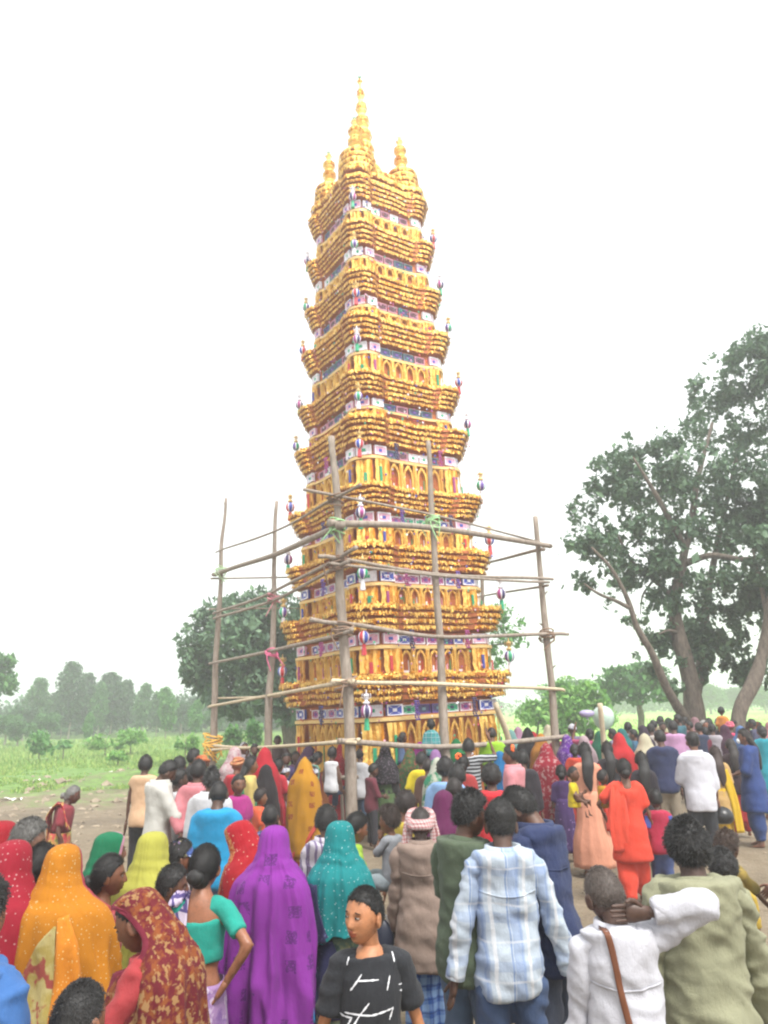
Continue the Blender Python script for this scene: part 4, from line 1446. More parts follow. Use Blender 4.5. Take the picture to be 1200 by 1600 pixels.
def make_hair(hs, style, seed, strands):
    """hair cap, optional knot/length, strands for near heads; head-centred coordinates"""
    k = hs / .23
    mb = MB()
    NR, NC = (44, 56) if strands > 1000 else (22, 28)
    d = head_grid(NR, NC)
    V = head_shape(d, False)
    zt = hair_zt(d[:, 1], style)
    edge = .05 * vnoise(d * 9, seed)
    m = np.clip((d[:, 2] - zt + edge) / .10, 0, 1)
    m = m * m * (3 - 2 * m)
    T = {'crop': .006, 'short': .011, 'fade': .010, 'messy': .015, 'bald': .0022, 'bowl': .020, 'bun': .012, 'long': .014, 'braid': .012, 'receding': .008, 'curly': .019}[style]
    th = T * np.ones(len(d))
    if style in ('short', 'messy', 'fade'): th = th * (1 + .9 * np.clip(d[:, 2], 0, 1) * (1 + .5 * np.clip(d[:, 1], 0, 1)))
    if style == 'fade':
        q_ = np.clip((d[:, 2] - .0) / .6, 0, 1); th = th * (.3 + 1.3 * q_ * q_ * (3 - 2 * q_))
    n1 = vnoise(d * np.array([7, 7, 5]), seed + 1) + .6 * vnoise(d * 17, seed + 2)
    amp = {'messy': .35, 'curly': .4}.get(style, .18)
    off = m * th * (1 + amp * n1) - (1 - m) * .009
    nrm = d * np.array([1 / .077, 1 / .097, 1 / .115]); nrm /= np.linalg.norm(nrm, axis=1)[:, None]
    V = (V + nrm * off[:, None]) * k
    mb.add(V, [gridF(NR, NC, True)[:, ::-1], np.arange(NC)])
    r = np.random.default_rng(seed)
    if style == 'bun':
        V2, F2 = sphere((0, -.125 * k, -.035 * k), (.050 * k, .036 * k, .045 * k), 14, 18)
        V2 = V2 + .004 * vnoise(V2 * 60, seed)[:, None]
        mb.add(V2, F2)
        V2, F2 = sphere((0, -.06 * k, -.045 * k), (.06 * k, .05 * k, .06 * k), 12, 16)
        mb.add(V2, F2)
    if style in ('long', 'braid'):
        L = (.48 if style == 'long' else .42) * k
        n = 16
        zz = np.linspace(.02, -L, n)
        w = np.interp(np.linspace(0, 1, n), [0, .15, .4, .8, 1], [.06, .078, .082, .06, .02]) if style == 'long' else np.linspace(.05, .018, n) * (1 + .25 * np.sin(np.arange(n) * 1.9))
        dep = np.interp(np.linspace(0, 1, n), [0, .15, 1], [.05, .05, .016])
        yy = np.interp(zz / k, [-.6, -.3, -.16, -.1, 0, .02], [-.175, -.175, -.15, -.105, -.06, -.05]) * k
        V2, F2 = tube(np.stack([.012 * np.sin(np.arange(n) * .5 + seed), yy, zz], -1), w * k, dep * k, seg=18, side=(1, 0, 0))
        V2 = V2 + (.006 * vnoise(V2 * np.array([60, 60, 9]), seed))[:, None]
        mb.add(V2, F2)
    if strands:
        sel = np.where((m > .45))[0]
        n = strands
        j = r.choice(sel, n)
        P = V[j] + r.normal(0, .003, (n, 3)) * k
        nn = nrm[j]
        comb = {'bun': np.array([0, -1, -.3]), 'long': np.array([0, -.5, -1]), 'braid': np.array([0, -.6, -.8])}.get(style, np.array([0, .25, -.55]))
        lift = {'messy': .6, 'curly': .6}.get(style, .35 if style not in ('bun', 'long', 'braid') else .05)
        dr = nn * lift + comb - nn * (nn @ comb)[:, None] + r.normal(0, .28 if style != 'bun' else .1, (n, 3))
        dr /= np.linalg.norm(dr, axis=1)[:, None]
        ln = {'crop': .006, 'bald': .003, 'fade': .008, 'short': .012, 'messy': .018, 'curly': .014}.get(style, .04) * r.uniform(.5, 1.2, n) * k
        sd = np.cross(dr, nn); sd /= np.linalg.norm(sd, axis=1)[:, None] + 1e-9
        w = (.0016 if strands > 1000 else .003) * k
        sag = np.array([0, 0, -.25])
        A0, A1 = P - sd * w, P + sd * w
        B = P + dr * (ln * .55)[:, None] + nn * .002
        Cc = P + dr * ln[:, None] + sag * ln[:, None] * .5
        VV = np.stack([A0, A1, B + sd * w * .8, B - sd * w * .8, Cc], 1)
        b = np.arange(n)[:, None] * 5
        mb.add(VV.reshape(-1, 3), [b + np.array([0, 1, 2, 3]), b + np.array([3, 2, 4])])
    return mb

def ik(S, T, l1, l2, pole):
    S, T = np.asarray(S, float), np.asarray(T, float)
    d = T - S
    L = np.linalg.norm(d)
    L2 = min(L, (l1 + l2) * .999)
    dn = d / (L + 1e-9)
    T = S + dn * L2
    a = (l1 * l1 - l2 * l2 + L2 * L2) / (2 * L2)
    h = math.sqrt(max(0, l1 * l1 - a * a))
    p = np.asarray(pole, float)
    p = unit(p - dn * np.dot(p, dn))
    return S + dn * a + p * h, T

ARM = {   # hand target (x outward, y forward, z) as fractions of height, elbow pole
    'down': ((.142, .02, .455), (.4, -1, 0)), 'relax': ((.13, .07, .48), (.5, -1, 0)),
    'hip': ((.115, -.055, .575), (1, -.55, -.1)), 'front': ((.03, .16, .60), (.8, -.3, -.8)),
    'phone': ((.05, .20, .685), (.8, -.2, -1)), 'up': ((.17, .12, .99), (.6, .2, -1)), 'rail': ((.12, .2, .86), (.6, 0, -1)),
    'neck': ((.072, -.050, .895), (1, -.1, .25)), 'carry': ((.02, .15, .62), (1, -.2, -.8)), 'cross': ((-.04, .11, .66), (.9, -.2, -.9)),
    'chin': ((.0, .1, .83), (.7, .1, -1)), 'back': ((.02, -.12, .53), (.8, -.8, 0)), 'fwd': ((.1, .24, .55), (.5, -.8, -.5))}

NP = 0
REPORT = []
def person(label, cat, u, vt, s, face, h=None, sk='#6b4430', build=1.0, top=None, bottom=None, hair=('short', '#15110f'), veil=None, skirt=None,
           arms=('down', 'down'), head=(0, 0, 0), lean=0.0, legs='stand', detail=None, group=None, extras=(), feet=True, eyes=None, pos=None, hunch=0.0):
    """one person. u, vt: where the top of the head is seen; s: pixels per metre there; face: 0 away, 90 right, 180 to the camera"""
    global NP
    NP += 1
    sd = NP * 17
    rr = random.Random(sd)
    P = at(u, vt, s) if pos is None else np.asarray(pos, float)
    if h is None: h = P[2]
    z0 = P[2] - h
    REPORT.append((label[:40], round(h, 2), round(z0, 2)))
    near = s > 190
    vox = max(.0115, min(.031, 4.8 / s))
    root = empty('person', (P[0], P[1], z0), -R(face))
    tag(root, label, cat, group)
    hs = .125 + .062 * h
    kb = h * build
    zC = h - hs                       # chin
    zS = zC - .045 * h                # shoulder joint
    zH = .5 * h
    lean_t = math.tan(R(lean))
    def L(p):                         # forward lean above the hips
        p = np.array(p, float).reshape(-1, 3)
        q = np.clip(p[:, 2] - zH, 0, None)
        p[:, 1] += q * lean_t + hunch * h * np.clip((p[:, 2] - .62 * h) / (.25 * h), 0, 1) ** 2
        return p
    fem = cat in ('woman', 'girl')
    # ---- skeleton
    sw = (.084 if fem else .093) * kb
    S = {}
    for i, sg in enumerate((-1, 1)):
        tgt, pl = ARM[arms[i]] if isinstance(arms[i], str) else arms[i]
        sh = L((sg * sw, -.004 * h, zS - .012 * h))[0]
        if isinstance(arms[i], str) and arms[i] in ('neck', 'up', 'chin'): sh = sh + np.array([0, 0, .022 * h])
        hz2 = tgt[2] * h
        if tgt[2] > .6: hz2 += (zS - .812 * h)
        T = L((sg * tgt[0] * h, tgt[1] * h, hz2))[0]
        el, wr = ik(sh, T, .172 * h, .158 * h, (sg * pl[0], pl[1], pl[2]))
        S[i] = (sh, el, wr)
    def armchain(i, r0, r1, r2, f=1.0):
        sh, el, wr = S[i]
        a_ = smooth_path([sh, sh + (el - sh) * .5, el], 6)
        b_ = smooth_path([el, el + (wr - el) * .5, wr], 6)
        P_ = np.concatenate([a_, b_[1:]])
        rad = np.concatenate([np.interp(np.linspace(0, 1, 6), [0, .3, 1], [r0, r0 * .98, r1]), np.interp(np.linspace(0, 1, 6), [0, .25, 1], [r1, r1 * 1.04, r2])[1:]])
        if f < 1:
            t = np.linspace(0, f, 11) * (len(P_) - 1)
            ii = np.minimum(t.astype(int), len(P_) - 2); ff = (t - ii)[:, None]
            rad = rad[ii] * (1 - ff[:, 0]) + rad[ii + 1] * ff[:, 0]
            P_ = P_[ii] * (1 - ff) + P_[ii + 1] * ff
        return P_, rad
    LEG = {}
    for i, sg in enumerate((-1, 1)):
        hp = np.array([sg * .052 * kb, 0, .475 * h])
        if legs == 'sit':
            kn = hp + np.array([sg * .04 * h, .23 * h, .01 * h]); an = kn + np.array([0, -.03 * h, -.225 * h]); tz = an
        elif legs == 'walk':
            ph = 1 if (i + NP) % 2 else -1
            kn = np.array([sg * .055 * kb, .035 * h + ph * .03 * h, .27 * h]); an = np.array([sg * .055 * kb, ph * .10 * h - .01 * h, .045 * h])
        else:
            st = rr.uniform(-.015, .015)
            kn = np.array([sg * .06 * kb, .012 * h + st * h, .27 * h]); an = np.array([sg * .068 * kb, st * h, .042 * h])
        LEG[i] = (hp, kn, an)
    def legchain(i, r0, r1, r2, f0=0.0, f1=1.0):
        hp, kn, an = LEG[i]
        P_ = np.concatenate([smooth_path([hp, hp + (kn - hp) * .5, kn], 6), smooth_path([kn, kn + (an - kn) * .35, an], 7)[1:]])
        rad = np.concatenate([np.linspace(r0, r1, 6), np.interp(np.linspace(0, 1, 7), [0, .3, 1], [r1, r1 * 1.02, r2])[1:]])
        t = np.linspace(f0, f1, 12) * (len(P_) - 1)
        ii = np.minimum(t.astype(int), len(P_) - 2); ff = (t - ii)[:, None]
        return P_[ii] * (1 - ff) + P_[ii + 1] * ff, rad[ii] * (1 - ff[:, 0]) + rad[ii + 1] * ff[:, 0]
    wst = .066 if fem else .074
    RING = [(.44 * h, .066, .066, -.002), (.475 * h, .088, .074, -.004), (.53 * h, .092, .073, -.006), (.60 * h, wst, .062, 0), (.66 * h, wst + .006, .064, .004),
            (zS - .085 * h, .086, .069, .004), (zS - .04 * h, .089, .064, .0), (zS - .008 * h, .076, .054, -.006), (zS + .016 * h, .056, .044, -.010), (zS + .034 * h, .042, .038, -.008), (zS + .05 * h, .034, .034, -.002)]
    def torso(mb, zlo, zhi, infl, flare=0.0, seg=20):
        zs = np.array([q[0] for q in RING]); n = 14
        zz = np.linspace(max(zlo, zs[0]), min(zhi, zs[-1]), n)
        rx = np.interp(zz, zs, [q[1] for q in RING]) * kb + infl
        ry = np.interp(zz, zs, [q[2] for q in RING]) * kb + infl
        yc = np.interp(zz, zs, [q[3] for q in RING]) * h
        if zlo < zs[0]:
            ex = np.linspace(zlo, zs[0], 6)[:-1]
            zz = np.concatenate([ex, zz]); rx = np.concatenate([np.full(5, rx[1]), rx]); ry = np.concatenate([np.full(5, ry[1]), ry]); yc = np.concatenate([np.full(5, yc[0]), yc])
        if flare:
            g = np.clip((.62 * h - zz) / (.2 * h), 0, 1.6)
            rx = np.maximum(rx, (wst + .014) * kb + infl) + g * flare; ry = np.maximum(ry, .066 * kb + infl) + g * flare * .8
        pts = L(np.stack([np.zeros_like(zz), yc, zz], -1))
        V, Fs = tube(pts, rx, ry, seg=seg, side=(1, 0, 0), round_=False)
        mb.add(V, Fs)
    # ---- body
    hb = L((0, .018 * h, zC + hs * .5))[0]
    hm = rotz(R(-head[0])) @ rotx(R(-head[1])) @ roty(R(head[2]))
    piv = L((0, -.004 * h, zC + .01 * h))[0]
    hb = piv + hm @ (hb - piv)
    kh = hs / .23
    b = MB()
    torso(b, .44 * h, zS + .048 * h, -.011 * h / 1.6 if (top and top.get('neck', .036) > -.02) else 0)
    b.add(*tube([L((0, -.004 * h, zS + .02 * h))[0], L((0, .0, zC))[0], hb + hm @ np.array([0, -.012, -.03]) * kh], [.036 * kb, .031 * kb, .034 * kb], seg=12))
    for i in (0, 1):
        P_, rad = armchain(i, .0265 * kb, .0205 * kb, .0155 * kb)
        b.add(*tube(P_, rad, seg=10))
        P_, rad = legchain(i, .052 * kb, .034 * kb, .022 * kb)
        b.add(*tube(P_, rad, seg=10))
        if feet:
            an = LEG[i][2]
            sg = (-1, 1)[i]
            f0 = an + np.array([0, -.022 * h, -.018 * h]); f1 = an + np.array([sg * .012 * h, .095 * h, -.032 * h])
            b.add(*tube([f0, (f0 + f1) / 2 + [0, 0, .004 * h], f1], [.021 * h, .025 * h, .018 * h], [.020 * h, .020 * h, .010 * h], seg=10, side=(1, 0, 0)))
    body = b.build('body', [skin(sk), plain('lips_' + sk, (lin(sk)[0] * .62, lin(sk)[1] * .36, lin(sk)[2] * .40), .42, var=.1)], root)
    # head and hands keep their own finer grid inside the same mesh
    ex = []
    nt_, np_ = (46, 56) if near else ((24, 28) if s > 95 else (16, 20))
    d = head_grid(nt_, np_)
    hv = head_shape(d)
    Fh = gridF(nt_, np_, True)[:, ::-1]
    cz = hv[Fh].mean(1)
    lip = (np.abs(cz[:, 0]) < .027 - .9 * np.abs(cz[:, 2] + .064)) & (cz[:, 1] > .05) & (np.abs(cz[:, 2] + .0645) < .0125)
    W = lambda v: (np.asarray(v) * kh) @ hm.T + hb
    ex.append((W(hv), [Fh[~lip], np.arange(np_), (nt_ - 1) * np_ + np.arange(np_)[::-1]], 0))
    if lip.any():
        Vl = W(hv)
        ex.append((Vl, [Fh[lip]], 1))
    for sg in (-1, 1):                # ears
        V, Fs = sphere((0, 0, 0), (.012, .021, .034), 10, 12)
        V = V + np.array([.004, 0, 0]) * np.clip(np.abs(V[:, 1:2]) / .02, 0, 1) - np.array([.006, 0, 0]) * np.exp(-((V[:, 1:2] - .004) ** 2 + V[:, 2:3] ** 2) / .012 ** 2)
        V = (V * np.array([sg, 1, 1])) @ rotz(sg * -.45).T + np.array([sg * .082, -.008, -.010])
        ex.append((W(V), Fs, 0))
    for i, sg in enumerate((-1, 1)):  # hands
        sh, el, wr = S[i]
        dr = unit(wr - el)
        pose = arms[i] if isinstance(arms[i], str) else None
        sidev = np.array([sg * .15, 1.0, .25]) if abs(dr[2]) > .6 else np.array([0, .2, 1.0])
        if pose == 'neck': sidev = np.array([0, -.1, 1.0]); dr = unit(np.array([-sg * 1.0, -.12, .02]))
        a_ = unit(sidev - dr * np.dot(sidev, dr))       # across the palm, towards the thumb
        nn = np.cross(a_, dr) * sg                      # palm normal
        hl = .105 * h * (.95 if fem else 1)
        V, Fs = tube([wr - dr * .01, wr + dr * hl * .12, wr + dr * hl * .35, wr + dr * hl * .52], [hl * .16, hl * .19, hl * .23, hl * .22], [hl * .12, hl * .12, hl * .11, hl * .085], seg=12, side=a_)
        ex.append((V, Fs, 0))
        cur = .25 if pose not in ('phone', 'carry', 'rail', 'front') else .75
        for fi, (o, ln) in enumerate(((.165, .44), (.06, .49), (-.05, .46), (-.155, .36))):
            p0 = wr + dr * hl * .46 + a_ * hl * o
            l_ = hl * ln
            q = [p0]
            dd = unit(dr + a_ * o * .25)
            for sgm in (.42, .32, .26):
                q.append(q[-1] + dd * l_ * sgm)
                dd = unit(dd + nn * sg * cur * .55)
            V, Fs = tube(q, [hl * .052, hl * .05, hl * .045, hl * .036], seg=8 if near else 5)
            ex.append((V, Fs, 0))
        p0 = wr + dr * hl * .16 + a_ * hl * .15
        V, Fs = tube([p0, p0 + unit(dr + a_ * .9) * hl * .2, p0 + unit(dr + a_ * .6 + nn * .3 * sg) * hl * .38, p0 + unit(dr + a_ * .4 + nn * .4 * sg) * hl * .48], [hl * .075, hl * .065, hl * .055, hl * .04], seg=8)
        ex.append((V, Fs, 0))
    if top and top.get('scoop'):
        V, Fs = tube([L((0, .006 * h, zS - .022 * h))[0], L((0, .004 * h, zS + .006 * h))[0], L((0, -.002 * h, zS + .03 * h))[0]], [.050 * kb, .056 * kb, .040 * kb], [.060 * kb, .054 * kb, .038 * kb], seg=24, side=(1, 0, 0))
        ex.append((V, Fs, 0))
    EXTRA[NP] = ex
    body['_add'] = NP
    pend(body, max(vox * 1.15, .0155), 3)
    # ---- face parts
    if eyes is None: eyes = s > 105 and abs(((face + head[0] + 180) % 360) - 180) > 35 and not (veil or {}).get('hide')
    if eyes:
        for sg in (-1, 1):
            e = MB()
            V, Fs = sphere((sg * .031, .0795, .004), (.0140, .0070, .0046), 9, 14)
            V[:, 1] -= .010 * (np.abs(V[:, 0]) - .031).clip(0) * 25 * .03
            e.add(W(V), Fs, 0)
            gaze = -.0035 if head[0] < -15 else (.0035 if head[0] > 15 else 0)
            V, Fs = sphere((sg * .031 + gaze, .0835, .0045), (.0070, .0046, .0060), 8, 12)
            e.add(W(V), Fs, 1)
            e.build('eye', [plain('eye_white', '#857a70', .35), plain('iris', '#0c0806', .25)], root)
            lid = MB()
            pt = [(sg * (.031 + t * .0145), .0835 - .006 * t * t - (.006 if t * 1 > .8 else 0), .0095 - .0035 * t * t) for t in np.linspace(-1, 1, 7)]
            lid.add(*tube(W(np.array(pt)), .0022 * kh, seg=5))
            lid.build('eyelid', plain('lid_' + sk, sk, .5, k=.55), root)
            bw_ = MB()
            pt = [(sg * (.031 + t * .019), .0865 - .007 * t * t - (.004 if t > .7 else 0), .0235 + .003 * (1 - t * t) - .002 * t) for t in np.linspace(-1, 1, 8)]
            bw_.add(*tube(W(np.array(pt)), np.interp(np.linspace(-1, 1, 8), [-1, 0, 1], [.003, .0032, .001]) * kh, .0022 * kh, seg=6, side=(0, 0, 1)))
            bw_.build('eyebrow', plain('brow', '#14100d', .8), root)
    # ---- hair
    if hair:
        st_ = hair[0] if not veil else 'crop'
        hm_ = make_hair(hs, st_, sd, (5200 if s > 320 else (2800 if near else (500 if s > 95 else 0))) if not veil else 0)
        me_v = [v @ hm.T + hb for v in hm_.V]
        hm_.V = me_v
        hm_.build('hair', hairmat(hair[1]), root)
    # ---- garments
    def folds(amp, seed, vs=1.0):
        def post(V, N):
            q = V * np.array([10, 10, 5]) * vs
            n = .8 * vnoise(q, seed) + .45 * vnoise(q * 2.3 + 7, seed + 1)
            n = n + .8 * (1 - np.abs(vnoise(V * np.array([6, 6, 11]) * vs + V[:, 2:3] * 1.5, seed + 2)) * 2.6)
            n = n + .6 * (1 - np.abs(vnoise((V[:, [0, 1, 2]] + V[:, [2, 2, 0]] * .6) * np.array([9, 9, 13]) * vs, seed + 4)) * 2.6)
            return V + N * ((1.35 if near else .75) * amp * n)[:, None]
        return post
    if bottom:
        kind, mat = bottom['kind'], bottom['mat']
        g = MB()
        if kind in ('trousers', 'shorts', 'salwar'):
            lo = bottom.get('loose', .012 if kind != 'salwar' else .03)
            f1 = .97 if kind != 'shorts' else .5
            for i in (0, 1):
                P_, rad = legchain(i, .054 * kb, .036 * kb, .026 * kb, 0, f1)
                rad = rad + np.linspace(lo * .5, lo * (1.5 if kind != 'salwar' else 1.0), len(rad))
                if kind == 'salwar': rad[2:-2] += .02 * h
                g.add(*tube(P_, rad, seg=14, round_=False))
            zs = .62 * h
            torso(g, .44 * h, (min(.59, top['hem'] + .05) if top else .59) * h, .006)
            ob = g.build(kind, mat, root)
            pend(ob, max(vox, .012), 3, folds(.006 if near else .005, sd + 3))
        elif kind in ('lungi', 'skirt', 'petticoat'):
            pass
    if skirt:
        build_skirt(root, h, kb, skirt, sd, near, L)
    if top:
        kind = top.get('kind', 'shirt')
        g = MB()
        lo = top.get('loose', .014) * h / 1.6
        hem = top.get('hem', .47) * h
        torso(g, hem, zS + top.get('neck', .036) * h, lo, flare=top.get('flare', .012) * h)
        sl = top.get('sleeve', 1.0)
        if sl > 0:
            for i in (0, 1):
                gs = MB() if near else g
                P_, rad = armchain(i, .0285 * kb, .0235 * kb, .0175 * kb, sl)
                P_ = P_ + np.array([0, 0, .012 * h]) * np.linspace(1, 0, len(P_))[:, None] ** 2
                rad = rad + lo * .8 + np.linspace(0, top.get('sflare', .006), len(rad))
                gs.add(*tube(P_, rad, seg=14, round_=False))
                sh = S[i][0]
                gs.add(*tube([sh * np.array([.5, 1, 1]) + [0, 0, .006 * h], sh + [0, 0, .006 * h]], [.036 * kb + lo * .5, .030 * kb + lo * .8], seg=12))
                if sl > .55:
                    gs.add(*sphere(S[i][1], .0255 * kb + lo * .9 + .004, 10, 12))
                if near:
                    so = gs.build('sleeve', top['mat'], root)
                    pend(so, max(vox * .9, .010), 4, folds(top.get('fold', .006) * (1 if h > 1.2 else .8), sd + 25 + i, 1.25))
        if sl > 0 and top.get('neck', .036) > -.02:
            for i, sg in enumerate((-1, 1)):
                g.add(*tube([L((sg * .030 * kb, -.006 * h, zS + min(.020, top.get('neck', .036)) * h))[0], S[i][0] + np.array([-sg * .012 * h, 0, .012 * h])], [.020 * kb + lo * .7, .026 * kb + lo * .7], seg=10))
        ob = g.build(top.get('name', kind), top['mat'], root)
        pend(ob, max(vox, .010), 4, folds(top.get('fold', .006) * (1 if h > 1.2 else .7), sd + 5))
        if near and top.get('collar'):
            for i in (0, 1):
                if sl > .85:
                    P_, rad = armchain(i, .0285 * kb, .0235 * kb, .0175 * kb, sl)
                    r_ = rad[-1] + lo * .8 + top.get('sflare', .006) + .003
                    d_ = unit(P_[-1] - P_[-2])
                    cf = MB(); cf.add(*tube([P_[-1] - d_ * .048, P_[-1] - d_ * .02, P_[-1] + d_ * .010], [r_ * .96, r_, r_ * 1.0], seg=18, round_=False))
                    co_ = cf.build('cuff', top['mat'], root)
                    bv_ = co_.modifiers.new('soft', 'BEVEL'); bv_.width = .004; bv_.segments = 2
            ysm = strip_over('yoke_seam', root, top['mat'], [L((x_, -.3, zS - .075 * h - .012 * h * (1 - (x_ / .16) ** 2)))[0] for x_ in np.linspace(-.088 * kb, .088 * kb, 7)], .007, .003, 30, 3, 0, 1, wdir=(0, 0, 1))
            drape_back(ysm, dict(root=root), ('shirt', 'kurta'), .0025)
        if top.get('collar'):
            cmb = MB()
            n = 28
            aa = np.linspace(-2.75, 2.75, n)
            rows = []
            for (rr_, zz, dy) in ((.042, .030, 0), (.046, .052, .004), (.056, .052, .004), (.064, .026, 0)):
                rows.append(L(np.stack([np.sin(aa) * rr_ * kb, -np.cos(aa) * rr_ * kb * 1.02 - .002 * h + np.abs(aa) * .003 * h, zS + zz * h - np.abs(aa) * .006 * h * (zz < .05)], -1)))
            cmb.add(np.concatenate(rows), [gridF(4, n, False)])
            c_ = cmb.build('collar', top['mat'], root)
            sm = c_.modifiers.new('thick', 'SOLIDIFY'); sm.thickness = .004
        elif top.get('rib'):
            a2 = np.linspace(0, 2 * math.pi, 26, endpoint=False)
            rb = MB()
            rows = [L(np.stack([np.cos(a2) * rr_ * kb, np.sin(a2) * rr_ * kb - .004 * h, zS + zz * h - .012 * h * np.sin(a2)], -1)) for rr_, zz in ((.052, .028), (.047, .040), (.043, .042), (.046, .030))]
            rb.add(np.concatenate(rows), [gridF(4, 26, True)])
            rb.build('neckband', top['mat'], root)
    if veil:
        build_veil(root, h, hs, kb, veil, sd, near, hb, hm, L, zS)
    sh_ = rotz(-R(face)) @ np.array([hb[0], hb[1] - .018 * h, 0])
    root.location = (P[0] - sh_[0], P[1] - sh_[1], z0)
    info = dict(root=root, h=h, hs=hs, hb=hb, hm=hm, kh=kh, S=S, L=L, zS=zS, kb=kb, W=W, sd=sd)
    for f in extras: f(info)
    return info

def shell(name, grid, mat, parent, th=.004, uv=None, closed=False, sub=0):
    """grid (nr, nc, 3) -> one cloth sheet with thickness; u runs along columns, v along rows"""
    nr, nc = grid.shape[:2]
    mb = MB().add(grid.reshape(-1, 3), [gridF(nr, nc, closed)])
    me = mb.mesh(name)
    me.materials.append(mat)
    ul = me.uv_layers.new(name='UVMap')
    vi = np.empty(len(me.loops), np.int32); me.loops.foreach_get('vertex_index', vi)
    uu = np.stack([(vi % nc) / (nc - 1), (vi // nc) / (nr - 1)], -1)
    ul.data.foreach_set('uv', uu.astype(np.float32).ravel())
    o = link(name, me, parent)
    m = o.modifiers.new('thick', 'SOLIDIFY'); m.thickness = th; m.offset = 0
    return o

def build_skirt(root, h, kb, sk_, sd, near, L):
    """wrapped skirt / lungi / frock: closed rings from the waist down"""
    mat = sk_['mat']
    ztop, zbot = sk_.get('top', .60) * h, sk_.get('hem', .03) * h
    w = sk_.get('width', .17) * h / 1.6 * 1.0
    nr, nc = (34, 80) if near else (16, 36)
    v = np.linspace(0, 1, nr)
    a = np.linspace(0, 2 * math.pi, nc, endpoint=False)
    z = ztop + (zbot - ztop) * v
    rx = np.interp(z / h, [0, .25, .40, .50, .57, .62, .8], [w * 1.12, w, .106 * kb, .100 * kb, .090 * kb, .082 * kb, .092 * kb])
    ry = np.interp(z / h, [0, .25, .40, .50, .57, .62, .8], [w * .92, w * .86, .094 * kb, .088 * kb, .080 * kb, .074 * kb, .080 * kb])
    if zbot > .1 * h: rx = np.maximum(rx, np.interp(v, [0, .2, 1], [0, rx[0], w])); ry = np.maximum(ry, np.interp(v, [0, .2, 1], [0, ry[0], w * .85]))
    A_, Z_ = np.meshgrid(a, z)
    nz = vnoise(np.stack([np.cos(A_) * 2.2, np.sin(A_) * 2.2, Z_ * 1.6 + sd], -1), sd)
    fo = np.sin(A_ * sk_.get('nf', 9) + 3 * nz + sd) * .55 + .6 * nz
    amp = sk_.get('fold', .022) * np.clip(v * 1.4, .08, 1)[:, None] * h / 1.6
    G = np.stack([np.cos(A_) * (rx[:, None] + fo * amp), np.sin(A_) * (ry[:, None] + fo * amp) - .004 * h, Z_ + .006 * nz], -1)
    G = L(G.reshape(-1, 3)).reshape(G.shape)
    G = np.concatenate([G, G[:, :1]], 1)
    shell(sk_.get('name', 'skirt'), G, mat, root, .005)

_SH = {}
def sheer(mat):
    if mat.name in _SH: return _SH[mat.name]
    m = mat.copy()
    t = m.node_tree
    out, pb = t.nodes['Material Output'], t.nodes['Principled BSDF']
    tl, tp, m1, m2 = (t.nodes.new('ShaderNode' + q) for q in ('BsdfTranslucent', 'BsdfTransparent', 'MixShader', 'MixShader'))
    src = pb.inputs['Base Color'].links[0].from_socket
    t.links.new(src, tl.inputs['Color'])
    m1.inputs[0].default_value = .30
    m2.inputs[0].default_value = .07
    t.links.new(pb.outputs[0], m1.inputs[1]); t.links.new(tl.outputs[0], m1.inputs[2])
    t.links.new(m1.outputs[0], m2.inputs[1]); t.links.new(tp.outputs[0], m2.inputs[2])
    t.links.new(m2.outputs[0], out.inputs['Surface'])
    _SH[mat.name] = m
    return m

